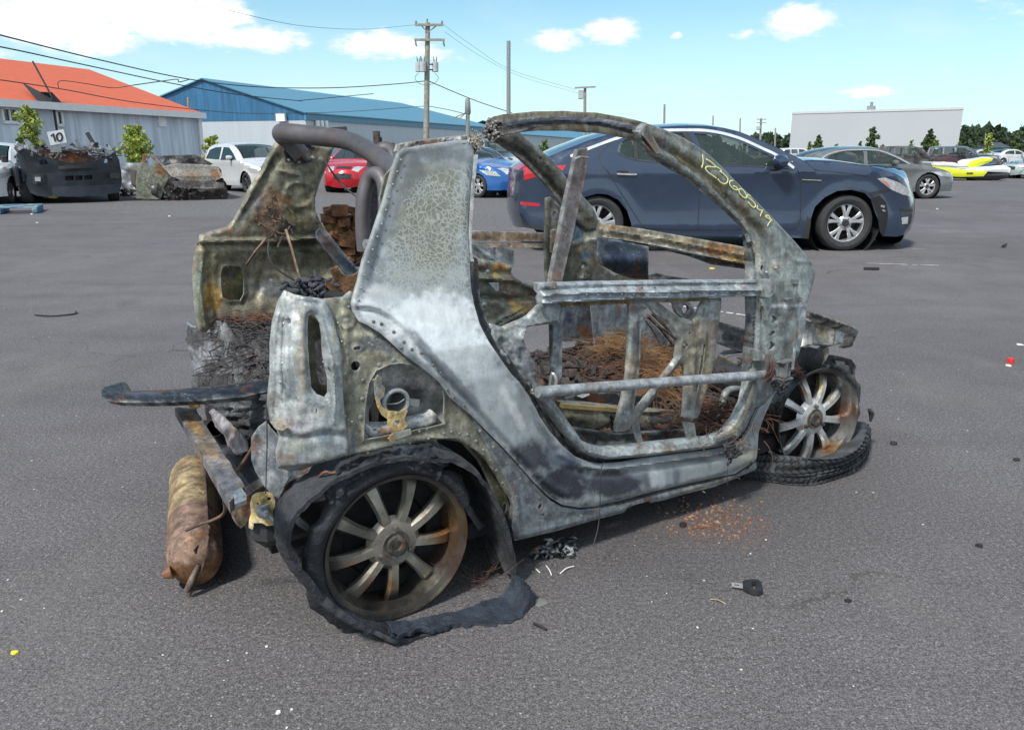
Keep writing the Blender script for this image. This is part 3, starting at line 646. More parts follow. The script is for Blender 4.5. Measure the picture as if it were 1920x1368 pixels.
tr(1848, 0, 250, 8, 84, 'col', 'pale young tree in front of the green shed', name='young_tree', leaf=1, dens_=160, ls=.2)
tr(1903, 0, 252, 12, 80, 'col', 'green young tree near the right edge', name='young_tree', leaf=2, dens_=700, ls=.24)
def forest(name, x0, x1, D, htop, n, label, seed):
    rng = random.Random(seed); V = []; F = []
    for i in range(n):
        px = rng.uniform(x0, x1); dd = D*rng.uniform(1, 1.25); q = W0.Y(px, 300, dd); h = (W0.Y(px, htop+rng.uniform(-9, 20), dd)[2])
        h = max(4, h); r = h*rng.uniform(.13, .2); k = int(170)
        for j in range(k):
            f = rng.random()**.8; rr = r*(1-f)**.8+.3; a = rng.uniform(0, 6.28); c = np.array([q[0]+rr*math.cos(a)*rng.uniform(.4, 1.1), dd+rr*math.sin(a), h*f*.98+rng.uniform(-.3, .2)])
            s_ = h*.06*rng.uniform(.6, 1.6); b = len(V); t1 = np.array([rng.gauss(0, 1), rng.gauss(0, .6), rng.gauss(0, .6)]); t2 = np.array([rng.gauss(0, .5), rng.gauss(0, .5), rng.gauss(0, 1)])
            V += [c-t1*s_, c+t2*s_, c+t1*s_, c-t2*s_]; F.append((b, b+1, b+2, b+3))
    o = obj(name, V, F, m_leaf[3], None, 0); tag(o, label, 'forest', None, 'stuff')
forest('conifer_forest', 1796, 2150, 230, 243, 260, 'distant dark conifer forest on the right skyline', 1)
forest('distant_forest', 1405, 1490, 260, 258, 80, 'distant conifer trees left of the white warehouse', 2)
forest('far_forest', 1000, 1400, 330, 276, 100, 'far low treeline behind the blue sedan', 4)
# ---------------------------------------------------------------- poles and wires
m_pole = mat('weathered_pole', (.26, .25, .22), .85, 0, .3, 6, .3, 30); m_wire = mat('cable_black', (.03, .03, .032), .6)
def polep(px_t, py_t, px_b, D, r0, r1, name, label, m=None):
    a = W0.Y(px_t, py_t, D); o, d = W0.ray(px_b, 290); b = o+d*(D/d[1]); b[2] = 0; fr = Fr(b[0], b[1], 0); rt = fr.root(name, label, 'utility pole')
    top = a-fr.o; MB().tube([(0, 0, 0), top*.5, top], [r0, (r0+r1)/2, r1], 12).build('pole', m or m_pole, rt); return fr, rt, top
def cross(fr, rt, pxa, pya, pxb, pyb, D, w_=.11, nm='crossarm'):
    a, b = W0.Y(pxa, pya, D-.2)-fr.o, W0.Y(pxb, pyb, D-.2)-fr.o; return MB().beam(a, b, .1, w_).build(nm, m_pole, rt, 0), a, b
D1 = 42.5
fr, rt, top = polep(802, 43, 797, D1, .17, .12, 'utility_pole', 'tall wooden utility pole carrying three grey transformers')
mi = mat('insulator', (.2, .2, .21), .3); mt_ = mat('transformer_paint', (.42, .45, .48), .45, .1)
for (xa, ya, xb, yb) in ((778, 47, 831, 47), (777, 75, 834, 75)):
    ar, a, b = cross(fr, rt, xa, ya, xb, yb, D1); mb = MB()
    for f in (.04, .96):
        q = a+(b-a)*f
        if ya < 60: mb.tube([q, q+(0, 0, .12), q+(0, 0, .2)], [.04, .06, .03], 8)
        else: mb.tube([q, q+(0, 0, -.2), q+(.05, 0, -.32)], [.03, .05, .03], 8)
    mb.build('insulator', mi, ar)
q1, q2 = W0.Y(790, 48, D1-.15)-fr.o, W0.Y(800, 60, D1-.15)-fr.o; q3 = W0.Y(819, 48, D1-.15)-fr.o; mb = MB(); mb.beam(q1, q2, .03, .05); mb.beam(q3, W0.Y(804, 60, D1-.15)-fr.o, .03, .05); mb.build('brace', m_pole, rt, 0)
q = W0.Y(801, 36, D1)-fr.o; MB().tube([q-(0, 0, .25), q], [.03, .05], 8).build('pin_insulator', mi, rt)
for px, dy in ((785, .1), (793, -.25), (816, .1)):
    a, b = W0.Y(px, 117, D1+dy)-fr.o, W0.Y(px, 135, D1+dy)-fr.o; mb = MB(); mb.tube([b, b+(a-b)*.03, a-(a-b)*.03, a], [.15, .165, .165, .15], 16); tf = mb.build('transformer', mt_, rt)
    mb = MB()
    for s in (-.06, .06): mb.tube([a+(s, 0, 0), a+(s, 0, .1), a+(s*1.6, 0, .28)], [.03, .04, .015], 6)
    mb.build('bushing', mi, tf)
mb = MB()
for yy in (121, 131): mb.beam(W0.Y(786, yy, D1)-fr.o, W0.Y(816, yy, D1)-fr.o, .06, .06)
mb.build('transformer_rack', M['dark'], rt, 0)
for sx in (-1, 1): MB().tube([W0.Y(800+sx*15, 137, D1)-fr.o, W0.Y(800+sx*22, 146, D1)-fr.o, W0.Y(800+sx*15, 156, D1)-fr.o, W0.Y(800+sx*2, 160, D1)-fr.o], .012, 5, sm=4).build('drop_cable', m_wire, rt)
polep(953.5, 77, 953.5, 38, .10, .09, 'bare_pole', 'bare grey pole rising behind the windscreen frame', M['galv'])
fr, rt, top = polep(877, 186, 876.5, 40, .10, .10, 'metal_mast', 'short grey metal mast with a thick collar', M['galv']); a = W0.Y(877, 196, 40)-fr.o; MB().tube([a+(0, 0, .28), a+(0, 0, .1), a-(0, 0, .4), a-(0, 0, .5)], [.10, .13, .15, .09], 12).build('collar', M['galv'], rt)
mb = MB(); mb.beam(W0.Y(873, 212, 39.8)-fr.o, W0.Y(858, 226, 39.8)-fr.o, .04, .05); mb.beam(W0.Y(873, 212, 39.8)-fr.o, W0.Y(845, 224, 39.8)-fr.o, .04, .05); mb.build('arm', m_pole, rt, 0)
fr, rt, top = polep(1097, 163, 1096, 60, .13, .1, 'utility_pole', 'utility pole with a flat crossarm above the wreck windscreen'); cross(fr, rt, 1078, 165, 1117, 163, 60)
MB().box(W0.Y(1089, 178, 60)-fr.o, (.35, .3, .6), bev=.04).build('transformer', mt_, rt)
polep(1246, 196, 1245, 75, .12, .09, 'thin_pole', 'thin pole rising left behind the blue sedan roof')
polep(1337, 217, 1336, 110, .12, .09, 'thin_pole', 'thin short pole rising above the middle of the blue sedan roof'); polep(1388, 222, 1387, 120, .12, .1, 'thin_pole', 'thin pole above the blue sedan windscreen')
fr, rt, top = polep(1427, 222, 1425, 110, .16, .12, 'utility_pole', 'distant utility pole with crossarms left of the white warehouse'); cross(fr, rt, 1419, 224, 1437, 224, 110, .1); cross(fr, rt, 1419, 230, 1437, 230, 110, .1); MB().box(W0.Y(1422, 240, 109.8)-fr.o, (.45, .4, .5), bev=.06).build('transformer', mt_, rt)
polep(1454, 240, 1453, 115, .13, .1, 'thin_pole', 'thin pole in front of the distant conifers left of the warehouse')
polep(1848, 250, 1848, 120, .12, .08, 'thin_pole', 'thin pale pole in front of the green shed'); polep(1906, 250, 1906, 125, .12, .09, 'thin_pole', 'thin pole near the right edge')
fr, rt, top = polep(353, 183, 353, 70, .14, .1, 'short_pole', 'short dark pole between the two warehouses')
def wire(pts, name, label, r=.022):
    P = []
    for px, py, D in pts: P.append(W0.Y(px, py, D))
    mb = MB(); mb.tube(P, r, 5, sm=10); tag(mb.build(name, m_wire), label, 'cable')
wire([(-160, 28, 17), (0, 66, 22), (180, 111, 29), (350, 148, 35), (480, 163, 38), (620, 165, 40), (740, 158, 42), (798, 152, 42.5)], 'power_cable', 'upper cable sagging from the left edge to the transformer pole')
wire([(-160, 62, 18), (0, 88, 22), (150, 120, 27), (330, 158, 33), (450, 178, 37), (560, 189, 42), (570, 188, 45), (700, 176, 48)], 'power_cable', 'second cable below it, crossing the orange and blue roofs', .02)
wire([(250, 160, 30), (300, 153, 31), (332, 149, 33), (336, 154, 33), (356, 149, 34)], 'power_cable', 'short looped service cable above the orange roof', .018)
wire([(110, 166, 28.5), (113, 152, 28.5), (160, 157, 29), (210, 165, 30), (250, 160, 30)], 'service_cable', 'thin service cable running over the orange roof to its mast', .014)
wire([(0, 150, 24), (120, 168, 27), (240, 190, 31), (380, 207, 37), (480, 213, 45), (640, 210, 50), (798, 199, 42.5)], 'power_cable', 'lower cable crossing the orange roof and blue gable', .016)
wire([(803, 152, 42.5), (850, 172, 44), (900, 192, 46), (960, 212, 49)], 'power_cable', 'cable running down right of the transformer pole', .022)
wire([(803, 199, 42.5), (840, 206, 41), (873, 214, 40)], 'power_cable', 'short cable from the transformer pole to the metal mast', .016)
wire([(831, 46, 42.5), (880, 82, 47), (960, 132, 55), (1079, 168, 62)], 'power_cable', 'upper thin cable from the crossarm to the next pole', .008)
wire([(834, 60, 42.5), (900, 105, 48), (980, 145, 56), (1085, 175, 62)], 'power_cable', 'lower thin cable from the crossarm to the next pole', .007)
wire([(430, 20, 24), (560, 48, 30), (680, 55, 36), (778, 47, 42.5)], 'power_cable', 'thin high cable reaching the crossarm from the left', .007)
# ---------------------------------------------------------------- vehicles
def wheel(parent, pos, Rt, w_, Rr, mrim, n=5, twin=False, side=-1, steer=0, camber=0, detail=1, curve=.0, mty=None, dish=.03, cap=True, spw=.16, lugs=5, phase=90):
    """wheel Empty > tyre, rim. local axle along y, outer face towards side"""
    e = sub('wheel', parent); e.location = tuple(pos); e.rotation_euler = (camber, 0, steer)
    s = side; h = w_/2; N = 56 if detail else 28
    if Rt:
        pr = [(Rr, -h*.86), (Rr+.012, -h*.95), ((Rr+Rt)/2, -h*1.04), (Rt-.02, -h*.93), (Rt-.004, -h*.72), (Rt, -h*.3), (Rt, h*.3), (Rt-.004, h*.72), (Rt-.02, h*.93), ((Rr+Rt)/2, h*1.04), (Rr+.012, h*.95), (Rr, h*.86), (Rr-.03, 0)]
        mb = MB().lathe(pr, n=N, closed=True)
        if detail > 1:
            for q in (-.5, -.17, .17, .5):
                pass
        mb.build('tyre', mty or M['tyre'], e, 30)
    f = s*h*.88     # outer face offset
    d = s*dish
    rm = MB(); rr = Rr
    prof = [(rr+.006, f), (rr+.004, f-s*.012), (rr-.012, f-s*.018), (rr-.022, f-s*.05), (rr-.03, -s*h*.4), (rr-.02, -f)]
    rm.lathe(prof, n=N)
    hub = .062*Rr/.2; base_y = f-d-.0*s
    rm.lathe([(0, base_y+s*.004), (hub*.55, base_y+s*.004), (hub, base_y-s*.002), (hub*1.25, base_y-s*.02)], n=24)
    k = n; V = []
    for i in range(k):
        a0 = R(phase)+2*math.pi*i/k
        for tw in ((-1, 1) if twin else (0,)):
            pts = []
            m_ = 7
            for j in range(m_):
                u = j/(m_-1); r = hub*.7+(rr-.016-hub*.7)*u; a = a0+tw*(.10+.13*u)*(5/k)+0*u
                wd = (spw*.105*(1-.2*math.sin(math.pi*u))+.008*u*u)*Rr/.2*(1 if not twin else .8)
                y = base_y-s*(.004+curve*(u**3)*.05) + s*.004*math.sin(math.pi*u)
                ca, sa = math.cos(a), math.sin(a)
                for (q, dy) in ((-wd*.9, -.012), (-wd*.55, 0), (wd*.55, 0), (wd*.9, -.012), (wd*.6, -.034), (-wd*.6, -.034)):
                    pts.append((r*ca-q*sa, y+s*dy, r*sa+q*ca))
            F = []
            for j in range(m_-1):
                for q in range(6): F.append((j*6+q, j*6+(q+1) % 6, (j+1)*6+(q+1) % 6, (j+1)*6+q))
            rm.add(pts, F)
    rim = rm.build('rim', mrim, e, 35)
    MB().lathe([(rr-.028, -s*.02), (rr*.62, -s*.012), (rr*.6, -s*.03), (.02, -s*.03)], (0, 0, 0), N).build('brake_disc', M['void'], e)  # near black puts shade into the gaps between the spokes
    lb = MB()
    for i in range(lugs):
        a = R(phase+360/lugs/2)+2*math.pi*i/lugs; c = (hub*.8*math.cos(a), base_y, hub*.8*math.sin(a)); lb.lathe([(0, s*.012), (.007, s*.012), (.009, -s*.004)], c, 8)
    if cap: lb.lathe([(0, s*.006), (hub*.22, s*.006), (hub*.25, s*.012), (hub*.40, s*.012), (hub*.45, s*.004), (hub*.62, s*.006), (hub*.68, s*.0)], (0, base_y, 0), 20)
    if detail: lb.build('wheel_bolts', M['dark'] if lugs != 3 else M['rustm'], rim, 40, (.1, .09, .08))
    return e
def carbody(fr, rt, chain, bottom, W, paint, belt, wins, patches=(), sidep=(), step=.08, tumble=.36, plan_f=(.55, .16), plan_r=(.45, .12), rr=.05, crown=(.05, .04), bulge=(.14, .08), glass=None, creases=None, inner=True, under=None, arch=(), nseg=10, y0=0.0, roofcol=None, smooth=38):
    """side shells + cross ribbon.  x forward, near side y=0, far side y=W, chain = upper outline rear-bottom -> front-bottom"""
    ch = [np.array(p, float) for p in chain]; xs = [p[0] for p in chain+bottom]; xmin, xmax = min(xs), max(xs); zmax = max(p[1] for p in chain)
    cd_ = []; par = []
    for i in range(len(ch)-1):
        L = np.linalg.norm(ch[i+1]-ch[i]); k = max(1, int(math.ceil(L/step)))
        for j in range(k): cd_.append(ch[i]+(ch[i+1]-ch[i])*j/k); par.append(i+j/k)
    cd_.append(ch[-1]); par.append(len(ch)-1)
    chd = np.array(cd_)
    def ins(x, z, dd=None, rnd=True):
        x = np.asarray(x, float); z = np.asarray(z, float); y = np.zeros_like(x)
        y += tumble*np.maximum(0, z-belt)**1.0*1.0; y += .10*np.maximum(0, .42-z)**1.2
        u = np.clip((x-(xmax-plan_f[0]))/plan_f[0], 0, 1); y += plan_f[1]*u**2.2
        u = np.clip(((xmin+plan_r[0])-x)/plan_r[0], 0, 1); y += plan_r[1]*u**2.2
        y += .012*np.cos((z-.6)*6)*(z < belt)
        for a in arch:   # flared arches (cx, cz, r)
            d = np.hypot(x-a[0], z-a[1])-a[2]; y -= .022*np.exp(-(np.maximum(d, 0)/.07)**2)
        if dd is None: dd = dist(np.c_[np.atleast_1d(x), np.atleast_1d(z)], chd)[0].reshape(np.shape(x))
        if rnd:
            q = np.clip(rr-dd, 0, rr); y += rr-np.sqrt(np.maximum(rr*rr-q*q, 0))
        return y
    def cre(U):
        h = np.zeros(len(U))
        for c in creases or []:
            d, s, _ = dist(U, c[0]); h += c[2]*np.exp(-(d/c[1])**2) if len(c) < 4 else c[2]*np.clip(.5+.5*s*d/c[1], 0, 1)
        return h
    poly = [tuple(p) for p in chd]+[tuple(p) for p in bottom]
    U, F = cdt(poly, wins, step)
    V = []; FF = []
    yy = ins(U[:, 0], U[:, 1])-cre(U)
    for sgn in (0, 1):
        b = len(V); V += [(u[0], (y if sgn == 0 else W-y), u[1]) for u, y in zip(U, yy)]
        FF += [tuple((f if sgn == 0 else f[::-1])+b) for f in F]
        # window reveals
    # cross ribbon
    m_ = len(chd); e = ins(chd[:, 0], chd[:, 1], np.zeros(m_))
    T = np.gradient(chd, axis=0); T /= np.linalg.norm(T, axis=1)[:, None]+1e-9; Nn = np.c_[-T[:, 1], T[:, 0]]
    fx = np.clip((chd[:, 0]-xmax+1.0)/1.0, 0, 1); rx = np.clip((xmin+.6-chd[:, 0])/.6, 0, 1)
    bl = np.where(np.abs(Nn[:, 0]) > .6, np.where(Nn[:, 0] > 0, bulge[0], bulge[1]), np.where(chd[:, 1] > belt+.15, crown[0], crown[1]))
    k_ = np.ones(5)/5; bl = np.convolve(np.r_[[bl[0]]*2, bl, [bl[-1]]*2], k_, 'valid')
    def rib(i, v, off=0):
        hw = W/2-e[i]; p = chd[i]+Nn[i]*(bl[i]*(1-abs(v)**2.2)+off); return (p[0], W/2+v*hw, p[1])
    vs = [-1, -.94, -.8, -.6, -.3, 0, .3, .6, .8, .94, 1]
    cut = [(a, b, v) for (a, b, v, mm, nm, off) in patches if nm in ('windscreen', 'rear_window')]
    b = len(V)
    for i in range(m_):
        for v in vs: V.append(rib(i, v))
    nv = len(vs)
    for i in range(m_-1):
        for j in range(nv-1):
            vm = (vs[j]+vs[j+1])/2
            if any(a <= par[i] and par[i+1] <= bb+1e-6 and v0 < vm < v1 for a, bb, (v0, v1) in cut): continue
            FF.append((b+i*nv+j, b+(i+1)*nv+j, b+(i+1)*nv+j+1, b+i*nv+j+1))
    body = obj('body', V, FF, paint, rt, smooth)
    # fix normals by recalculation is unnecessary: principled is two sided
    def patch_mesh(a, bb, v0, v1, off, mm, nm, n2=9):
        idx = [i for i in range(m_) if a-1e-6 <= par[i] <= bb+1e-6]; V2 = []; F2 = []
        if len(idx) < 2: return
        for i in idx:
            for q in range(n2): V2.append(rib(i, v0+(v1-v0)*q/(n2-1), off))
        for i in range(len(idx)-1):
            for q in range(n2-1): F2.append((i*n2+q, (i+1)*n2+q, (i+1)*n2+q+1, i*n2+q+1))
        P = np.array(V2); V3 = V2; obj(nm, V3, F2, mm, rt, 60)
    for (a, bb, (v0, v1), mm, nm, off) in patches: patch_mesh(a, bb, v0, v1, off, mm, nm)
    for w_ in wins:
        U2, F2 = cdt(w_, [], step*1.5); y2 = ins(U2[:, 0], U2[:, 1])+.012
        for sgn in (0, 1): obj('window', [(u[0], (y if sgn == 0 else W-y), u[1]) for u, y in zip(U2, y2)], [tuple(f) for f in F2], glass or M['glass'], rt, 60)
    for it in sidep:      # (polygon, material, name, off, both sides)
        pl, mm, nm, off = it[:4]; U2, F2 = cdt(pl, [], step*.7); y2 = ins(U2[:, 0], U2[:, 1])-off-cre(U2)
        for sgn in ((0, 1) if len(it) < 5 else (0,)):
            Pp = np.array([(u[0], (y if sgn == 0 else W-y), u[1]) for u, y in zip(U2, y2)]); Vv, Fv = shell(Pp, F2 if sgn == 0 else F2[:, ::-1], (0, -1 if sgn == 0 else 1, 0), off+.004); obj(nm, Vv, Fv, mm, rt, 40)
    if inner:
        lo = min(p[1] for p in bottom)+.03; mb = MB(); x0, x1 = xmin+.25, xmax-.3
        mb.box(((x0+x1)/2, W/2, lo+.12), (x1-x0, W-.62, .2)); mb.build('underbody', M['void'], rt, 0)
        mb = MB()
        if under: 
            mb.box(((under[0]+under[1])/2, W/2, lo+.25), (under[1]-under[0], W-.12, .1)); mb.box((under[0]+.05, W/2, belt*.62), (.06, W-.14, belt*.62)); mb.box((under[1]-.05, W/2, belt*.66), (.06, W-.14, belt*.62))
            mb.build('cabin_floor', M['void'], rt, 0)
    return body, ins
def archpts(cx, r, z0, zc, n=9):
    """wheel arch points going front -> rear"""
    a0 = math.asin(max(-1, min(1, (z0-zc)/r))); return [(cx+r*math.cos(a0+(math.pi-2*a0)*i/n), zc+r*math.sin(a0+(math.pi-2*a0)*i/n)) for i in range(n+1)]
def seats(fr, rt, x, W, z, m=None):
    for yy in (W*.28, W*.72):
        V = MB().box((x, yy, z), (.5, .48, .16), bev=.05).box((x-.25, yy, z+.36), (.14, .46, .62), tilt=Matrix3(-.2), bev=.05).box((x-.36, yy, z+.75), (.1, .27, .17), tilt=Matrix3(-.2), bev=.04); V.build('seat', m or mat_seat, rt)
from mathutils import Matrix
def Matrix3(a): return Matrix.Rotation(a, 3, 'Y')
mat_seat = mat('seat_leather', (.12, .115, .105), .6, 0, .1)
# ---- the blue sedan, traced on its own side plane
def blue_sedan():
    g = gnd(1592, 471); yaw = R(3); fr = Fr(g[0], g[1], yaw); rt = fr.root('parked_sedan', 'dark blue sedan with chrome window trim and torn front bumper corner, parked behind the wreck', 'car')
    q = lambda px, py, y=-.02: (lambda p: (p[0], p[2]))(fr.Y(px, py, y))
    ch = [q(*p) for p in [(986, 429), (975, 400), (976, 370), (979, 340), (978, 322), (990, 312), (1010, 302), (1036, 292), (1060, 281), (1110, 262), (1166, 246), (1210, 239), (1258, 236), (1300, 234), (1340, 235), (1369, 239), (1398, 246), (1437, 262), (1476, 281), (1513, 301), (1530, 300), (1575, 302), (1632, 310), (1666, 319), (1690, 327), (1706, 336), (1716, 350), (1726, 370), (1733, 388), (1732, 404), (1727, 428), (1712, 441)]]
    Rw = .36
    fx, fz = q(1590, 419)[0], .362; rx_ = q(1120, 412)[0]; zs = q(1516, 447)[1]
    fa = q(1630, 365)
    bot = [q(1687, 445), q(1657, 443), q(1650, 420), q(1640, 395)]
    bot += [q(*p) for p in [(1634, 375), (1622, 362), (1596, 356), (1570, 358), (1547, 370), (1529, 388), (1520, 413), (1516, 447), (1350, 443), (1186, 438), (1184, 420), (1176, 395), (1160, 375), (1140, 365), (1120, 363), (1098, 369), (1080, 385), (1068, 408), (1062, 436), (1022, 433)]]
    wins = [[q(*p) for p in [(1309, 250), (1357, 253.5), (1398, 268), (1442, 289), (1481, 313), (1430, 311.5), (1336, 309), (1326, 290)]],
            [q(*p) for p in [(1196, 257), (1215, 251), (1250, 249), (1288, 248.5), (1300, 275), (1312, 307), (1240, 304), (1198, 298.5)]],
            [q(*p) for p in [(1176, 262), (1191.5, 258.5), (1193, 297.5), (1174, 292.5), (1160, 283), (1164, 271)]]]
    belt = q(1400, 318)[1]; W = 2.0
    chr_ = [q(*p) for p in [(1071, 293), (1110, 277), (1165, 257.5), (1215, 245.5), (1300, 243), (1346, 246), (1392, 258), (1437, 279), (1462, 292), (1490, 315)]]
    def strip(L, w_):
        L = [np.array(p) for p in spl(L, 5)]; a = []; b = []
        for i, p in enumerate(L): t_ = L[min(i+1, len(L)-1)]-L[max(i-1, 0)]; t_ /= np.linalg.norm(t_); n_ = np.array([-t_[1], t_[0]]); a.append(tuple(p+n_*w_/2)); b.append(tuple(p-n_*w_/2))
        return a+b[::-1]
    ln = lambda pts, w_=.012: strip([q(*p) for p in pts], w_)
    pt = carpaint('blue_car_paint', (.030, .050, .092), .16, .35, .03)
    blk = M['black']
    sp = [(strip(chr_, .034), M['chrome'], 'window_trim', .006),
          (ln([(1194, 256), (1195, 298)], .05), blk, 'window_pillar', .004), (ln([(1291, 247), (1304, 275), (1318, 308)], .07), blk, 'window_pillar', .003),
          (ln([(1330, 311), (1400, 312), (1488, 317)], .012), blk, 'window_seal', .004), (ln([(1160, 288), (1196, 301), (1260, 306), (1318, 309)], .012), blk, 'window_seal', .004),
          (ln([(1496, 316), (1502, 345), (1503, 380), (1500, 420), (1486, 430)], .013), blk, 'door_gap', .0015), (ln([(1318, 310), (1314, 350), (1311, 400), (1309, 431)], .013), blk, 'door_gap', .0015), (ln([(1152, 262), (1132, 285), (1126, 300), (1145, 330), (1170, 370), (1205, 424), (1215, 429)], .013), blk, 'door_gap', .0015),
          (ln([(1212, 429), (1310, 432), (1490, 430)], .007), blk, 'sill_gap', .0015),
          (ln([(1515, 303), (1530, 318), (1560, 322), (1600, 326), (1635, 334)], .008), blk, 'bonnet_gap', .002),
          ([q(*p) for p in [(1646, 335), (1660, 333), (1690, 343), (1712, 355), (1722, 370), (1700, 366), (1676, 357), (1662, 348)]], M['lamp'], 'headlamp', .004),
          ([q(*p) for p in [(1651, 336), (1664, 341), (1672, 351), (1662, 348)]], mat('amber_lens', (.5, .2, .18), .2, coat=1), 'indicator', .007, 1),
          ([q(*p) for p in [(983, 313), (1010, 309), (1012, 322), (1010, 331), (984, 339)]], M['lampr'], 'tail_lamp', .004), ([q(*p) for p in [(1044, 311), (1062, 309.5), (1055, 321)]], M['lampr'], 'tail_lamp', .004, 1),
          ([q(*p) for p in [(977, 380), (1012, 382), (1014, 386), (1010, 388), (978, 386)]], M['lampr'], 'reflector', .004),
          ([q(*p) for p in [(976, 402), (990, 422), (1022, 424), (1022, 430), (984, 429)]], blk, 'rear_valance', .002),
          ([q(*p) for p in [(1503, 333), (1548, 335), (1540, 341), (1505, 341)]], blk, 'fender_vent', .003), (ln([(1505, 337), (1541, 338.5)], .008), M['chrome'], 'vent_trim', .007),
          ([q(*p) for p in [(1692, 391), (1731, 395), (1729, 400), (1695, 397)]], blk, 'bumper_grille', .003), ([q(*p) for p in [(1697, 409), (1714, 408), (1713, 421), (1699, 422)]], M['lamp'], 'fog_lamp', .006),
          ([q(*p) for p in [(1694, 399), (1700, 422), (1715, 425), (1727, 420), (1731, 399), (1714, 407), (1697, 408)]], blk, 'fog_lamp_recess', .002),
          ([q(*p) for p in [(1628, 362), (1650, 357), (1672, 352), (1678, 356), (1660, 361), (1636, 369)]], blk, 'bumper_gap', .003, 1), 
          ([q(*p) for p in [(1634, 372), (1650, 366), (1664, 380), (1668, 405), (1662, 430), (1657, 444), (1650, 435), (1646, 405)]], M['void'], 'bumper_hole', .003, 1),
          (ln([(1652, 386), (1660, 388)], .03), M['galv'], 'bumper_bracket', .01, 1), (ln([(1655, 394), (1661, 396)], .02), M['galv'], 'bumper_bracket', .01, 1),
          (ln([(1157, 325), (1166, 324), (1178, 325)], .05), blk, 'handle_recess', .002), (ln([(1157, 326), (1180, 327), (1194, 327)], .018), M['chrome'], 'door_handle', .02),
          ([q(*p) for p in [(1505, 447), (1511, 420), (1515, 405), (1521, 413), (1517, 448)]], blk, 'mud_flap', .003, 1)]
    carbody(fr, rt, ch, bot, W, pt, belt, wins, step=.06, tumble=.34, rr=.06,
            patches=[(15, 19, (-.9, .9), M['glass'], 'windscreen', .0), (7.0, 11, (-.86, .86), M['glassd'], 'rear_window', .0), (24.6, 26.2, (-.4, .4), blk, 'grille', .004), (28, 30, (-.6, .6), blk, 'lower_grille', .004), (4, 5.6, (-.92, -.5), M['lampr'], 'tail_lamp', .004), (4, 5.6, (.5, .92), M['lampr'], 'tail_lamp', .004)],
            sidep=sp, arch=[(fx, fz, .45), (rx_, fz, .45)], plan_f=(.6, .20), plan_r=(.6, .16), bulge=(.30, .12), under=(rx_+.5, fx-.5),
            creases=[([q(1050, 318), q(1160, 312), q(1320, 322), q(1500, 322), q(1620, 328)], .035, .010), ([q(1190, 424), q(1310, 424), q(1490, 421)], .03, .014), ([q(1190, 435), q(1500, 440)], .03, -.01), ([q(1320, 360), q(1500, 352)], .12, -.006)])
    # wheel houses
    for cx in (fx, rx_):
        MB().lathe([(.47, .05), (.47, .55), (0, .55)], (cx, 0, fz), 40).build('wheel_house', M['void'], rt); MB().lathe([(.47, W-.05), (.47, W-.55), (0, W-.55)], (cx, 0, fz), 40).build('wheel_house', M['void'], rt)
    for cx, st in ((fx, R(0)), (rx_, 0)):
        for yy, sd_ in ((.135, -1), (W-.135, 1)): wheel(rt, (cx, yy, Rw), Rw, .235, .245, M['rim'], 5, True, sd_, st, dish=.02, spw=.27)
    # mirrors, seats, wheel
    for yy, s in ((-.11, 1), (W+.11, -1)):
        p = fr.Y(1463, 303, -.1); V = MB(); e = sub('mirror', rt)
        mb = MB(); mb.lathe([(0, -.12), (.055, -.10), (.085, -.03), (.085, .06), (.07, .09), (0, .1)], (p[0], yy, p[2]), 16); o = mb.build('mirror_shell', pt, e)
        for v in o.data.vertices: v.co.x = p[0]+(v.co.x-p[0])*1.15
        MB().beam((p[0]-.03, yy+s*.02, p[2]-.07), (p[0]-.02, yy+s*.26, p[2]-.10), .12, .05).build('mirror_arm', blk, e, 0)
        MB().beam((p[0]+.11, yy-.1, p[2]+.0), (p[0]+.11, yy+.1, p[2]+.0), .012, .012).build('mirror_trim', M['chrome'], e, 0)
    for px in (1250, 1392): p = fr.Y(px, 330, .5); seats(fr, rt, p[0], W, p[2]-.32)
    p = fr.Y(1425, 300, .5); MB().lathe([(.17, 0), (.185, .015), (.2, 0), (.185, -.015)], (0, 0, 0), 24, closed=True).build('steering_wheel', blk, rt); o = C.objects[-1] if False else bpy.data.objects['steering_wheel']; o.location = (p[0], W*.72, p[2]-.05); o.rotation_euler = (0, R(-25), R(90))
blue_sedan()
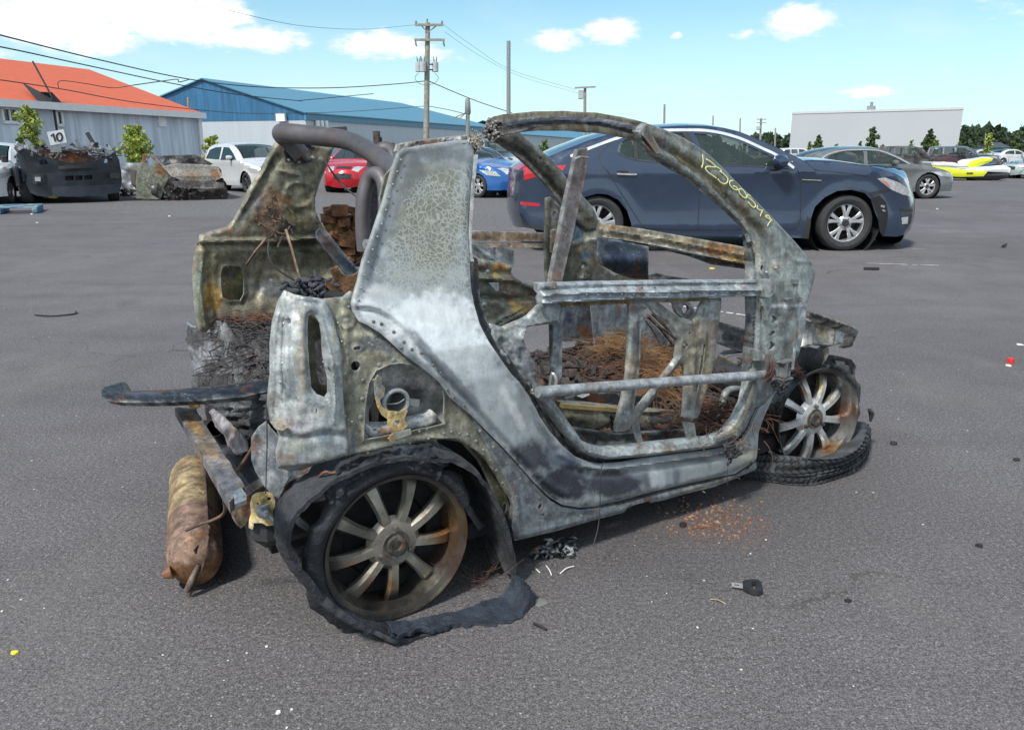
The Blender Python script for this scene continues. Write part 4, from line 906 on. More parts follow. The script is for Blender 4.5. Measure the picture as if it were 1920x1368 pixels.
# ---- generic car from real proportions
def gcar(name, label, px, py, yaw, kind, col, L=4.6, H=1.45, W=1.8, scale=1, Rw=.325, paint=None, spokes=5, twin=False, mrim=None, group=None, extra=None, lampm=None, grillm=None, oz=0, cat='car', anchor='front', glassm=None, dust=.12, step=.11, detail=0, pf=(.8, .3)):
    """anchor pixel = ground under the near front wheel (or centre)"""
    g = gnd(px, py); lf, lr = .19, .20
    xf, xr = L*(1-lf), L*lr
    c, s_ = math.cos(yaw), math.sin(yaw)
    if anchor == 'front': ox, oy = g[0]-c*xf, g[1]-s_*xf
    elif anchor == 'rear': ox, oy = g[0]-c*xr, g[1]-s_*xr
    else: ox, oy = g[0]-c*L+s_*W/2, g[1]-s_*L-c*W/2      # centre of the nose on the ground
    fr = Fr(ox, oy, yaw, oz); rt = fr.root(name, label, cat, group)
    k = L; z = H
    if kind == 'sedan':
        ch = [(.02*k, .18*z), (.0, .40*z), (.005*k, .62*z), (.02*k, .70*z), (.13*k, .735*z), (.22*k, .90*z), (.32*k, .98*z), (.44*k, z), (.53*k, .975*z), (.62*k, .86*z), (.72*k, .69*z), (.84*k, .62*z), (.94*k, .535*z), (.985*k, .44*z), (k, .32*z), (.99*k, .16*z)]
        wins = [[(.205*k, .70*z), (.25*k, .85*z), (.33*k, .92*z), (.435*k, .935*z), (.435*k, .685*z)], [(.455*k, .935*z), (.52*k, .915*z), (.60*k, .82*z), (.675*k, .685*z), (.455*k, .68*z)]]; ws = (8.1, 9.95); rw = (4.1, 6); bi = 10
    elif kind == 'hatch':
        ch = [(.02*k, .18*z), (.0, .40*z), (.01*k, .62*z), (.03*k, .75*z), (.09*k, .93*z), (.16*k, .98*z), (.32*k, z), (.46*k, .985*z), (.56*k, .93*z), (.66*k, .81*z), (.75*k, .675*z), (.86*k, .60*z), (.95*k, .51*z), (.985*k, .42*z), (k, .30*z), (.985*k, .15*z)]
        wins = [[(.10*k, .68*z), (.14*k, .87*z), (.24*k, .925*z), (.36*k, .93*z), (.37*k, .665*z)], [(.395*k, .93*z), (.50*k, .92*z), (.60*k, .80*z), (.685*k, .665*z), (.395*k, .655*z)]]; ws = (7.5, 9.95); rw = (3, 4); bi = 10
    elif kind == 'suv':
        ch = [(.01*k, .22*z), (.0, .45*z), (.01*k, .62*z), (.03*k, .90*z), (.07*k, .97*z), (.3*k, z), (.5*k, .985*z), (.57*k, .93*z), (.64*k, .80*z), (.70*k, .665*z), (.85*k, .63*z), (.965*k, .57*z), (.985*k, .45*z), (k, .32*z), (.98*k, .18*z)]
        wins = [[(.05*k, .66*z), (.07*k, .89*z), (.20*k, .93*z), (.20*k, .655*z)], [(.22*k, .93*z), (.36*k, .935*z), (.37*k, .65*z), (.22*k, .65*z)], [(.39*k, .935*z), (.50*k, .925*z), (.58*k, .80*z), (.64*k, .655*z), (.39*k, .645*z)]]; ws = (7, 8.95); rw = (2.2, 3); bi = 9
    P = [tuple(p) for p in spl(ch, 4)] ; ch2 = P; par4 = 4
    ws = tuple(4*a for a in ws); rw = tuple(4*a for a in rw)
    ra = Rw*1.13; zb = .145*z if kind != 'suv' else .2*z
    bot = [(.97*k, zb)]+archpts(xf, ra, zb, Rw)+[(k*.5, zb-.01)]+archpts(xr, ra, zb, Rw)+[(.04*k, zb+.02)]
    pt = paint or carpaint(name+'_paint', col, .25, .3, dust)
    nb = (len(ch)-1)*4
    lm = lampm or M['lamp']; e = []
    e += [(nb-3*4+.2*4-2, nb-3*4+4, (-.93, -.56), lm, 'headlamp', .005), (nb-3*4+.2*4-2, nb-3*4+4, (.56, .93), lm, 'headlamp', .005), (nb-3*4, nb-2.1*4, (-.42, .42), grillm or M['black'], 'grille', .006), (nb-1.7*4, nb-1.0*4, (-.62, .62), M['black'], 'lower_grille', .006),
          (2*4-2, 3*4, (-.93, -.6), M['lampr'], 'tail_lamp', .005), (2*4-2, 3*4, (.6, .93), M['lampr'], 'tail_lamp', .005)]
    xh = .985*k; hz = ch[-4][1]
    sp = [([(ch[-5][0]-.03*k, ch[-5][1]-.085*z), (ch[-4][0]-.055*k, ch[-4][1]-.005*z), (ch[-4][0]-.008*k, ch[-4][1]-.02*z), (ch[-3][0]-.012*k, ch[-3][1]-.02*z), (ch[-4][0]-.06*k, ch[-4][1]-.09*z)], lm, 'headlamp', .006),
          ([(.012*k, .6*z), (.075*k, .66*z), (.07*k, .57*z), (.01*k, .53*z)], M['lampr'], 'tail_lamp', .006)]
    body, ins = carbody(fr, rt, ch2, bot, W, pt, .66*z, wins, patches=[(ws[0], ws[1], (-.9, .9), glassm or M['glass'], 'windscreen', 0), (rw[0], rw[1], (-.86, .86), glassm or M['glassd'], 'rear_window', 0)]+e, sidep=sp, step=step, tumble=.36, rr=.07, plan_f=pf, plan_r=(.5, .14), bulge=(.2, .1), arch=[(xf, Rw, ra), (xr, Rw, ra)], under=(xr+.45, xf-.45),
            creases=[([(.05*k, .60*z), (.5*k, .60*z), (.85*k, .57*z)], .04, .012), ([(.3*k, .22*z), (.72*k, .22*z)], .05, .015)], glass=glassm or M['glass'])
    for cx in (xf, xr):
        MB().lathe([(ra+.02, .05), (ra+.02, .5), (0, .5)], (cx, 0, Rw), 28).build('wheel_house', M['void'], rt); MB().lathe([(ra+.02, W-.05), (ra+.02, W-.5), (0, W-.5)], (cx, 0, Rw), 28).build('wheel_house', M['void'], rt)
        for yy, sd_ in ((.12, -1), (W-.12, 1)): wheel(rt, (cx, yy, Rw), Rw, .21, Rw*.68, mrim or M['rim'], spokes, twin, sd_, 0, detail=detail, dish=.02, spw=.34)
    mx, mz = .60*k if kind != 'suv' else .585*k, .71*z
    for yy, s in ((-.08, 1), (W+.08, -1)):
        e = sub('mirror', rt); mb = MB(); mb.lathe([(0, -.1), (.06, -.08), (.075, 0), (.06, .08), (0, .09)], (mx, yy, mz), 12); mb.build('mirror_shell', pt, e); MB().beam((mx, yy, mz-.06), (mx, yy+s*.2, mz-.07), .1, .04).build('mirror_arm', M['black'], e, 0)
    return fr, rt, k, z, W
def between(p, q, a): return tuple(x+(y-x)*a for x, y in zip(p, q))
badge = mat('badge_metal', (.7, .71, .72), .2, .7)
def emblem(fr, rt, L, W, z, kind):
    mb = MB()
    x = L+.205
    if kind == 'ring':
        mb.lathe([(.055, -.004), (.065, .006), (.075, -.004)], (0, 0, 0), 20, 0, True)
        for a, b in (((-.035, .04), (-.015, -.035)), ((-.015, -.035), (0, .01)), ((0, .01), (.015, -.035)), ((.015, -.035), (.035, .04)), ((-.02, .05), (0, .0)), ((0, 0), (.02, .05))): mb.beam((0, a[0], a[1]), (0, b[0], b[1]), .01, .008, (1, 0, 0))
    else:
        V = [(0, .085*math.cos(6.283*i/20), .042*math.sin(6.283*i/20)) for i in range(20)]; mb.add(V+[(.012, .9*v[1], .9*v[2]) for v in V], [tuple(range(20, 40))]+[(i, (i+1) % 20, 20+(i+1) % 20, 20+i) for i in range(20)])
    o = mb.build('emblem', badge, rt); o.location = (x, W/2, z); o.rotation_euler = (0, R(-10), 0)
# grey sedan at the right
fr, rt, L, z, W = gcar('parked_sedan', 'grey sedan with split spoke wheels, half hidden behind the blue sedan bonnet', 1737, 373, R(4), 'sedan', (.14, .15, .155), 5.0, 1.36, 1.85, Rw=.335, spokes=5, twin=True, mrim=M['rim'], step=.07, detail=1, pf=(1.0, .34))
cst = MB(); P = [(.17*L, -.0, .70*z), (.235*L, .05, .875*z), (.33*L, .12, .945*z), (.44*L, .135, .955*z), (.53*L, .125, .93*z), (.62*L, .07, .81*z), (.69*L, .01, .68*z)]; cst.tube([(a, b-.005, c) for a, b, c in P], .013, 6, sm=5); cst.build('window_trim', M['chrome'], rt)
# left row
gcar('parked_hatchback', 'white hatchback parked between the rusty burnt car and the wreck', 462, 362, R(-48), 'hatch', (.70, .71, .72), 4.3, 1.50, 1.78, Rw=.32, spokes=7, mrim=M['rimd'], step=.08)
fr, rt, L, z, W = gcar('parked_hatchback', 'bright red small car facing the camera, seen through the roll bars', 646, 362, R(-97), 'hatch', (.52, .010, .022), 4.0, 1.46, 1.68, anchor='nose', Rw=.29, step=.07, dust=.03); emblem(fr, rt, L, W, .62, 'oval')
gcar('parked_sedan', 'dark grey sedan with white mirror standing behind the red car', 735, 341, R(-118), 'sedan', (.05, .055, .06), 4.7, 1.46, 1.8, anchor='nose')
fr, rt, L, z, W = gcar('parked_hatchback', 'bright blue hatchback turned to the right, seen past the rear pillar', 894, 371, R(-38), 'hatch', (.012, .11, .36), 4.25, 1.48, 1.8, Rw=.32, spokes=5, twin=True, step=.07, dust=.05)
emblem(fr, rt, L, W, .66, 'ring')
gcar('parked_sedan', 'silver sedan between the blue hatchback and the damaged dark wagon', 958, 350, R(-52), 'sedan', (.45, .47, .49), 4.6, 1.42, 1.78, anchor='nose')
fr, rt, L, z, W = gcar('damaged_suv', 'dark blue grey wagon with its front end torn off, behind the windscreen frame', 985, 344, R(-44), 'suv', (.03, .045, .07), 4.7, 1.72, 1.85, anchor='nose', Rw=.34)
mb = MB(); rng = random.Random(5)
for i in range(60):
    p = np.array([L+rng.uniform(-.7, .25), rng.uniform(-.06, W), rng.uniform(.25, .95)]); mb.beam(p, p+np.array([rng.gauss(0, .12), rng.gauss(0, .12), rng.gauss(0, .12)]), .05, .06)
mb.build('torn_front', M['dark'], rt, 0); mb = MB()
for i in range(16):
    p = np.array([L+rng.uniform(0, .3), rng.uniform(0, W), rng.uniform(.3, .8)]); mb.beam(p, p+np.array([rng.gauss(0, .08), rng.gauss(0, .1), rng.gauss(0, .08)]), .04, .1)
mb.build('torn_plastic', M['white'], rt, 0)
gcar('parked_car', 'white car nose cut off by the left edge of the frame', -75, 388, R(-75), 'sedan', (.72, .73, .74), 4.5, 1.45, 1.8, Rw=.32, anchor='nose')
# right row
gcar('parked_suv', 'white wagon roof showing between the blue sedan and the grey sedan', 1530, 306, R(3), 'suv', (.62, .63, .64), 4.9, 1.60, 1.85, Rw=.35)
gcar('parked_sedan', 'blue sedan behind the grey sedan, only its windscreen slope showing', 1560, 318, R(182), 'sedan', (.03, .08, .20), 4.6, 1.42, 1.8, anchor='rear')
bsuv = mat('scorched_paint', (.028, .026, .028), .6, .1, .5, 3, .3, 30, rust=.9, tint2=(.10, .11, .115))
gcar('burnt_suv', 'burnt dark wagon with rusty front wing behind the grey sedan', 1752, 316, R(-14), 'suv', None, 4.9, 1.62, 1.85, paint=bsuv, Rw=.35, mrim=M['rimd'], lampm=M['void'])
gcar('parked_suv', 'dark grey wagon with pale windscreen behind the jet ski', 1846, 316, R(-24), 'suv', (.07, .08, .10), 4.9, 1.62, 1.85, Rw=.36)
fr, rt, L, z, W = gcar('crashed_sedan', 'white and green striped race car with smashed front at the right edge', 1890, 333, R(196), 'sedan', (.42, .50, .48), 4.7, 1.28, 1.8, anchor='front')
mb = MB()
for i in range(120):
    p = np.array([L-.4+rng.uniform(-.9, .5), rng.uniform(-.1, W+.1), rng.uniform(.05, .8)]); mb.beam(p, p+np.array([rng.gauss(0, .16), rng.gauss(0, .16), rng.gauss(0, .12)]), .02, .035)
mb.build('smashed_parts', mat('wrecked_parts', (.12, .10, .09), .6, .3, .6, 3, rust=.9, tint2=(.35, .36, .36)), rt, 0)
MB().add([(1.1, W+.012, .5), (3.4, W+.012, .42), (3.6, W+.012, .62), (1.0, W+.012, .72)], [(0, 1, 2, 3)]).build('green_stripe', mat('green_vinyl', (.02, .42, .06), .4), rt, 0)
for i, (px, py) in enumerate(((1872, 307), (1900, 306), (1930, 309), (1848, 305))):
    gcar('parked_car', ['white car in the far row above the crashed race car', 'light car in the far row near the right edge', 'white car in the far row cut by the right edge', 'pale car in the far row beside the green shed'][i], px, py, R((12, 176, 6, 170)[i]), 'sedan', ((.6, .62, .62), (.4, .45, .47), (.66, .67, .68), (.5, .52, .52))[i], 4.6, 1.45, 1.8, step=.2, group='cars in the far row on the right')
for i, (px, py) in enumerate(((1290, 322), (1350, 322), (1205, 323))): pass
# ---- jet ski on a block
def jetski():
    a = gnd(1790, 338); fr = Fr(a[0], a[1], R(-4)); rt = fr.root('jet_ski', 'yellow white and black jet ski resting on a dark block', 'jet ski')
    q = lambda px, py, y=0: (lambda p: (p[0], p[2]))(fr.Y(px, py, y))
    def sl(name, pts, w0, w1, m, n=5, sharp=40):
        pl = [q(*p) for p in pts]; U, F = cdt(pl, [], .12); d = dist(U, dens(pl, .1), True)[0]; hw = w0+(w1-w0)*np.clip(d/.22, 0, 1)**.6
        V = [(u[0], -h, u[1]) for u, h in zip(U, hw)]+[(u[0], h, u[1]) for u, h in zip(U, hw)]; n_ = len(U); FF = [tuple(f) for f in F]+[tuple(f[::-1]+n_) for f in F]; cnt = {}
        for f in F:
            for i in range(3):
                a_, b_ = f[i], f[(i+1) % 3]; cnt.setdefault((min(a_, b_), max(a_, b_)), []).append((a_, b_))
        FF += [(v[0][1], v[0][0], n_+v[0][0], n_+v[0][1]) for v in cnt.values() if len(v) == 1]
        return obj(name, V, FF, m, rt, sharp)
    yl = mat('lime_gelcoat', (.62, .66, .02), .25, 0, .05, coat=.6); wh = mat('white_gelcoat', (.74, .75, .76), .25, 0, .04, coat=.6); bk = mat('black_gelcoat', (.016, .018, .026), .3, 0, .1, coat=.5)
    sl('hull', [(1738, 316), (1795, 324), (1840, 324), (1876, 320), (1884, 326), (1878, 334), (1860, 337), (1780, 334), (1742, 334)], .42, .58, bk)
    sl('hull_band', [(1738, 311), (1800, 319), (1840, 321), (1832, 330), (1790, 331), (1742, 329)], .56, .60, yl); o = None
    MB().add([(*q(1800, 323)[:1], -.603, q(1800, 323)[1]), (q(1812, 323)[0], -.603, q(1812, 323)[1]), (q(1812, 325.5)[0], -.603, q(1812, 325.5)[1]), (q(1800, 325.5)[0], -.603, q(1800, 325.5)[1])], [(0, 1, 2, 3)]).build('name_plate', bk, rt, 0)
    sl('deck', [(1736, 305), (1760, 303), (1790, 308), (1812, 314), (1850, 311), (1872, 309), (1884, 315), (1882, 323), (1850, 322), (1800, 319), (1740, 311)], .5, .58, wh)
    sl('deck_step', [(1738, 303), (1775, 304), (1805, 311), (1790, 312), (1740, 309)], .56, .6, wh)
    sl('seat', [(1750, 304), (1756, 296), (1776, 293), (1795, 297), (1810, 301), (1808, 312), (1790, 310), (1760, 306)], .16, .24, mat('seat_vinyl', (.05, .02, .03), .6))
    sl('hood', [(1802, 314), (1812, 303), (1835, 296), (1856, 297), (1852, 303), (1836, 309), (1818, 315)], .3, .38, yl)
    sl('hood_panel', [(1790, 303), (1800, 299), (1825, 298), (1846, 294), (1856, 297), (1838, 300), (1818, 304), (1806, 312), (1794, 310)], .28, .33, wh)
    sl('nose_cover', [(1842, 312), (1858, 306), (1874, 311), (1882, 317), (1868, 320), (1852, 318)], .45, .5, bk)
    mb = MB()
    for s in (-1, 1): a_ = q(1793, 292); mb.tube([(a_[0], 0, a_[1]), (a_[0]+.05, s*.2, a_[1]+.1), (a_[0]-.1, s*.42, a_[1]+.08)], .03, 8); mb.box((a_[0]+.15, s*.3, a_[1]+.12), (.16, .2, .12), bev=.03)
    a_ = q(1798, 296); mb.box((a_[0], 0, a_[1]), (.6, .35, .3), bev=.08); mb.build('handlebar', M['black'], rt)
    b0, b1 = q(1820, 336), q(1852, 342); 
    bl = MB().box(((b0[0]+b1[0])/2, 0, .13), (b1[0]-b0[0], .8, .26), bev=.02).build('support_block', M['dark'], None); bl.location = rt.location; bl.rotation_euler = rt.rotation_euler; tag(bl, 'dark support block under the jet ski', 'block')
    rt.location.z = 0
jetski()
# ---- burnt pickup with number board
def burnt_pickup():
    a, b = gnd(46, 384), gnd(236, 379); d = b-a; yaw = math.atan2(b[1]-a[1]-.0, b[0]-a[0]); yaw = R(10)
    g = gnd(140, 381); yaw = R(36); fr = Fr(g[0], g[1], yaw); rt = fr.root('burnt_pickup', 'burnt out black pickup truck with collapsed rusty engine bay', 'pickup truck')
    # local: x to the right of the picture, y away from camera, z up
    bk = mat('scorched_black_paint', (.013, .016, .024), .45, .05, .5, 3, .15, 20, dark=.2, tint2=(.024, .031, .044)); q = fr.Y
    def pl(name, pts, y, m, th=.15, holes=(), dent=.0, step=9, N=(0, -1, 0), curve=.12, par=None, base=(.2, .2, .2), blobs=None):
        xs = [p[0] for p in pts]; c = sum(xs)/len(xs); hw = (max(xs)-min(xs))/2
        def mp(u, v): p = fr.Y(u, v, y); return p+np.array([0, curve*((u-c)/hw)**2*1.5, 0])
        return panel(name, pts, mp, m, par or rt, holes, step, th, N, None, base, blobs, None, dent, .05)
    pl('front_bumper', [(52, 326), (80, 325), (230, 318), (232, 346), (226, 362), (150, 369), (72, 368), (58, 362), (50, 345)], 0, bk, .25, [[(122, 330), (138, 329.5), (138, 338), (123, 338.5)], [(141, 329.5), (155, 329), (155, 337.5), (141, 338)], [(158, 329), (174, 328.5), (174, 336.5), (158, 337)]])
    pl('bumper_recess', [(56, 328), (100, 326), (96, 344), (60, 345)], -.006, M['black'], .01); pl('bumper_recess', [(206, 325), (224, 324), (225, 333), (208, 335)], -.006, M['black'], .01, curve=.0)
    pl('fog_lamp', [(65, 332), (76, 332), (76, 340), (66, 340)], -.03, M['lamp'], .05, curve=0); pl('fog_lamp', [(211, 327), (220, 327), (220, 334), (211, 334)], .12, M['lamp'], .05, curve=0)
    pl('skid_plate', [(60, 352), (228, 346), (226, 362), (150, 369), (70, 368)], -.04, mat('dull_bumper_plastic', (.026, .034, .05), .6, 0, .3, 4), .05)
    pl('fascia', [(32, 290), (44, 278), (60, 284), (75, 291), (100, 300), (128, 304), (160, 306), (185, 300), (206, 292), (218, 285), (226, 300), (230, 322), (150, 326), (50, 328), (40, 312)], .12, bk, .1, [[(74, 301), (86, 299), (92, 308), (75, 309)], [(198, 298), (204, 296), (204, 305), (196, 306)]], dent=.03)
    pl('grille_bar', [(92, 312), (190, 308), (188, 314), (96, 318)], .05, M['dark'], .08)
    pl('engine_bay', [(60, 286), (78, 280), (108, 284), (130, 278), (152, 282), (170, 292), (178, 304), (176, 311), (150, 308), (120, 303), (90, 296)], .35, M['rustm'], .3, dent=.12, base=(.13, .055, .028), blobs=[(100, 290, 30, 8, (.05, .03, .03), .7), (140, 296, 20, 8, (.25, .11, .04), .8), (165, 302, 14, 10, (.3, .26, .24), .5)])
    rng = random.Random(11); mb = MB()
    for i in range(95):
        px = rng.uniform(34, 215); py = 291-7*math.sin((px-30)/190*3.1)+rng.uniform(-11, 9); p = fr.Y(px, py, rng.uniform(.15, 1.2)); mb.beam(p, p+np.array([rng.gauss(0, .15), rng.gauss(0, .15), rng.gauss(0, .09)]), rng.uniform(.02, .12), rng.uniform(.02, .05))
    mb.build('crumpled_bonnet', M['rustm'], rt, 0, (.10, .10, .11))
    mb = MB()
    for i in range(30):
        px = rng.choice((rng.uniform(30, 60), rng.uniform(172, 212))); p = fr.Y(px, 279+rng.uniform(-8, 8), rng.uniform(.1, .6)); mb.beam(p, p+np.array([rng.gauss(0, .08), .03, rng.gauss(0, .06)]), .04, .06)
    mb.build('melted_aluminium', M['alu'], rt, 0)
    MB().beam(fr.Y(178, 274, .9), fr.Y(163, 249, 1.0), .05, .09).build('bent_post', M['dark'], rt, 0); MB().beam(fr.Y(152, 286, .6), fr.Y(142, 262, .7), .12, .03).build('bent_sheet', M['galv'], rt, 0)
    mb = MB(); z0 = .55
    p0, p1 = fr.Y(32, 330, .25), fr.Y(228, 330, .25)
    mb.box(((p0[0]+p1[0])/2, 2.7, .7), (p1[0]-p0[0]-.1, 4.9, .42), bev=.05); mb.box(((p0[0]+p1[0])/2, 3.9, 1.0), (p1[0]-p0[0]-.1, 2.2, .3), bev=.04); mb.build('body', bk, rt)
    MB().box((p0[0]+.0, .75, .66), (.1, 1.3, .5), bev=.03).build('front_wing', bk, rt)
    for px in (52, 214):
        p = fr.Y(px, 360, .45); wheel(rt, (p[0], .62, .37), .38, .26, .23, M['rimd'], 6, side=-1, steer=R(90) if False else R(82), detail=0)
    mb = MB().box((p0[0]-.16, .95, 1.02), (.14, .12, .28), bev=.03); mb.build('mirror', M['black'], rt)
    # number board resting on it
    fb = Fr(*fr.world(fr.Y(104, 272, .2))[:2], fr.yaw, fr.Y(104, 272, .2)[2]); br = fb.root('number_board', 'white board with the black number 10 standing on the burnt pickup', 'number sign')
    c = [fb.Y(*p, 0) for p in ((88, 248), (119, 242.5), (125.5, 267), (95, 273))]; n_ = np.array([0, .02, 0]); obj('board', c+[p+n_ for p in c], [(0, 1, 2, 3), (7, 6, 5, 4), (0, 4, 5, 1), (1, 5, 6, 2), (2, 6, 7, 3), (3, 7, 4, 0)], M['white'], br, 0)
    L = lambda pts: [fb.Y(x, y, -.006) for x, y in pts]; mb = MB(); mb.tube(L([(95.5, 255.5), (99.5, 250.5), (104, 265.5)]), .024, 6, flat=.3, up=(0, 1, 0)); mb.tube(L([(110, 250), (106.5, 254), (107.5, 261), (111, 264.6), (115.5, 262.5), (116.5, 256.5), (114, 250.5), (110, 250)]), .023, 6, sm=4, flat=.3, up=(0, 1, 0)); mb.build('numeral', M['black'], br)
    mb = MB(); p = fb.Y(104, 278, .03); mb.box(p, (.24, .04, .2)); mb.build('bracket', M['galv'], br, 0)
burnt_pickup()
def rusty_car():
    g = gnd(338, 376); fr = Fr(g[0], g[1], R(29)); rt = fr.root('rusty_car', 'burnt out small car, rusty and grey, beside the black pickup', 'car')
    def pl(name, pts, y, m=M['rustm'], th=.05, holes=(), dent=.03, step=7, slope=0, base=(.14, .12, .1), blobs=None, zc=0, sk=0):
        def mp(u, v): return fr.S(u, v, (lambda p: y+slope*max(0, p[2]-zc)+sk*(p[0])), 1, y)
        return panel(name, pts, mp, m, rt, holes, step, th, (0, -1, 0), None, base, blobs, None, dent, .06)
    br = (.21, .085, .03)
    pl('front_bumper', [(325, 341), (345, 338), (390, 339), (420, 343), (421, 352), (390, 354), (345, 353), (328, 350)], -.1, base=(.11, .10, .10), th=.12)
    pl('bonnet', [(304, 312), (330, 306), (390, 309), (410, 316), (418, 332), (405, 339), (370, 339), (338, 338), (320, 330)], .1, slope=2.2, zc=.62, base=(.19, .18, .16), blobs=[(405, 325, 14, 14, br, .9), (325, 322, 16, 8, (.35, .33, .3), .6), (360, 330, 30, 6, (.24, .17, .1), .7)], dent=.06)
    pl('windscreen_frame', [(292, 293), (330, 291), (368, 290), (400, 308), (392, 310), (364, 297), (330, 299), (300, 299)], 1.3, base=(.06, .06, .06))
    pl('dashboard', [(296, 297), (366, 297), (398, 312), (312, 313)], .95, M['char'], base=(.05, .05, .05), blobs=[(318, 304, 14, 4, (.5, .5, .5), .8), (380, 302, 14, 6, (.12, .12, .11), .6)], dent=.12, th=.2)
    pl('door', [(258, 318), (270, 292), (280, 288), (292, 294), (304, 312), (316, 328), (312, 350), (300, 374), (256, 372), (255, 340)], .25, th=.06, holes=[[(268, 316), (274, 296), (282, 293), (290, 302), (290, 318)]], base=(.19, .20, .15), blobs=[(282, 300, 18, 14, br, 1), (300, 320, 14, 12, br, .9), (275, 330, 16, 10, (.30, .31, .28), .7), (270, 362, 20, 10, (.17, .17, .14), .8)], sk=.0)
    pl('front_panel', [(318, 330), (338, 338), (405, 340), (418, 334), (424, 352), (424, 372), (396, 378), (360, 379), (320, 374), (306, 352)], .15, M['char'], base=(.045, .04, .04), blobs=[(360, 366, 20, 8, (.12, .1, .1), .7), (405, 350, 12, 10, (.09, .06, .05), .8)], dent=.12, th=.25)
    rng = random.Random(2); mb = MB()
    for i in range(90):
        p = fr.Y(rng.uniform(312, 424), rng.uniform(352, 377), rng.uniform(-.15, .4)); mb.beam(p, p+np.array([rng.gauss(0, .1), rng.gauss(0, .1), rng.gauss(0, .05)]), .03, .05)
    mb.build('exposed_engine', M['rustm'], rt, 0, (.06, .05, .05))
    p0, p1 = fr.Y(262, 350, .4), fr.Y(420, 350, .4); MB().box(((p0[0]+p1[0])/2, 2.1, .55), (p1[0]-p0[0], 3.2, .6), bev=.08).build('body', M['rustm'], rt, 35, (.14, .13, .11))
    mb = MB()
    for px in (297, 418): p = fr.Y(px, 362, .2); wheel(rt, (p[0], .35, .26), 0, .18, .22, M['rimd'], 6, side=-1, steer=R(60), detail=0)
rusty_car()
def odd_left():
    # crumpled silver car wreck between pickup and rusty car
    g = gnd(246, 372); fr = Fr(g[0], g[1]+1.5, 0); rt = fr.root('crushed_car', 'crushed silver car side squeezed between the pickup and the rusty car', 'car')
    U = [(226, 306), (262, 306), (268, 330), (266, 354), (246, 360), (230, 352)]
    panel('body', U, lambda u, v: fr.Y(u, v, .2), mat('crumpled_silver', (.36, .39, .43), .4, .4, .25, 5, .3, 20), rt, step=4, th=.6, dent=.16, dsc=.06)
    mb = MB(); rng = random.Random(4)
    for i in range(40): p = fr.Y(rng.uniform(228, 264), rng.uniform(354, 372), rng.uniform(-.5, .2)); mb.beam(p, p+np.array([rng.gauss(0, .15), .02, rng.gauss(0, .05)]), .05, .05)
    mb.build('loose_parts', M['dark'], rt, 0)
    # pallet
    g = gnd(8, 402); fp = Fr(g[0], g[1], R(24)); r2 = fp.root('blue_pallet', 'blue painted wooden pallet at the left edge', 'pallet'); bl = mat('blue_pallet_paint', (.04, .14, .24), .7, 0, .3, 6, tint2=(.25, .30, .32))
    for k in range(5): MB().box((-.1, .1+.24*k, .13), (1.4, .13, .022)).build('board', bl, r2, 0)
    for k in range(3): MB().box((-.75+.65*k, .55, .065), (.09, 1.1, .1)).build('bearer', bl, r2, 0)
    g = gnd(112, 377); fb = Fr(g[0]+.25, g[1]-.9, R(8)); r3 = fb.root('plastic_jug', 'grey funnel shaped container with a yellow cap under the pickup bumper', 'container'); z = .2
    MB().lathe([(.02, -.42), (.05, -.2), (.11, -.1), (.115, .02)], (0, 0, .24), 14, 0).build('funnel', M['galv'], r3); MB().lathe([(.115, .02), (.125, .05), (.12, .2), (.02, .22)], (0, 0, .24), 14, 0).build('cap', mat('yellow_cap', (.75, .62, .12), .5), r3)
    # steel part pile behind the roll bars
    g = gnd(700, 345); fs = Fr(g[0], g[1], 0); r4 = fs.root('scrap_stack', 'rusty scrap stack with an upright black post behind the roll bars', 'scrap'); q = fs.Y
    mb = MB(); 
    def bb(x0, y0, x1, y1, dep=.5, yy=0): p, s_ = q(x0, y0, yy), q(x1, y1, yy); mb.box(((p[0]+s_[0])/2, yy, (p[2]+s_[2])/2), (abs(s_[0]-p[0]), dep, abs(p[2]-s_[2])))
    bb(701, 246, 715, 345); bb(709, 257, 719, 345, .3, .3); bb(684, 268, 739, 274, .3, -.3); bb(722, 271, 739, 345, .25, .2); mb.build('frame', mat('rusted_dark_steel', (.06, .045, .04), .8, .1, .5, 6, .3, 30, rust=.8), r4, 0)
    g = gnd(620, 352); fs = Fr(g[0], g[1], 0); r5 = fs.root('charred_board', 'charred board sticking up above the main roll bar', 'board'); q = fs.Y; mb = MB()
    mb.add([q(572, 243, 0), q(650, 237, 0), q(652, 248, 0), q(600, 252, 0), q(572, 246, 0)]+[q(572, 243, .4), q(650, 237, .4), q(652, 248, .4), q(600, 252, .4), q(572, 246, .4)], [(0, 1, 2, 3, 4), (9, 8, 7, 6, 5), (0, 5, 6, 1), (1, 6, 7, 2), (2, 7, 8, 3), (3, 8, 9, 4)])
    mb.beam(q(605, 250, .2), up(q(605, 250, .2), 0), .15, .15); mb.build('board', M['dark'], r5, 0)
odd_left()
# ================================================================ the burnt car
CX, CY, YW = -.6971, 2.5364, .5641
K = Fr(CX, CY, YW); car = K.root('burnt_car', 'burnt out two seater shell with shredded tyres in the middle of the yard', 'car')
def near(off=0):
    def f(p):
        y = -.74+max(0, p[2]-.75)*.22+off
        if p[0] < -.16: y += 3.2*(-.16-p[0])**2
        if p[0] > 1.55: y += 1.1*(p[0]-1.55)**2
        return y
    return f
def SN(off=0):
    f = near(off); return lambda u, v: K.S(u, v, f)
def PY(y, sx=0, sz=0): return lambda u, v: K.S(u, v, (lambda p: y+sx*p[0]+sz*p[2]), 1, y)
def PX(x, sy=0, sz=0): return lambda u, v: K.S(u, v, (lambda p: x+sy*p[1]+sz*p[2]), 0, x)
def PZ(z, sx=0, sy=0): return lambda u, v: K.S(u, v, (lambda p: z+sx*p[0]+sy*p[1]), 2, z)
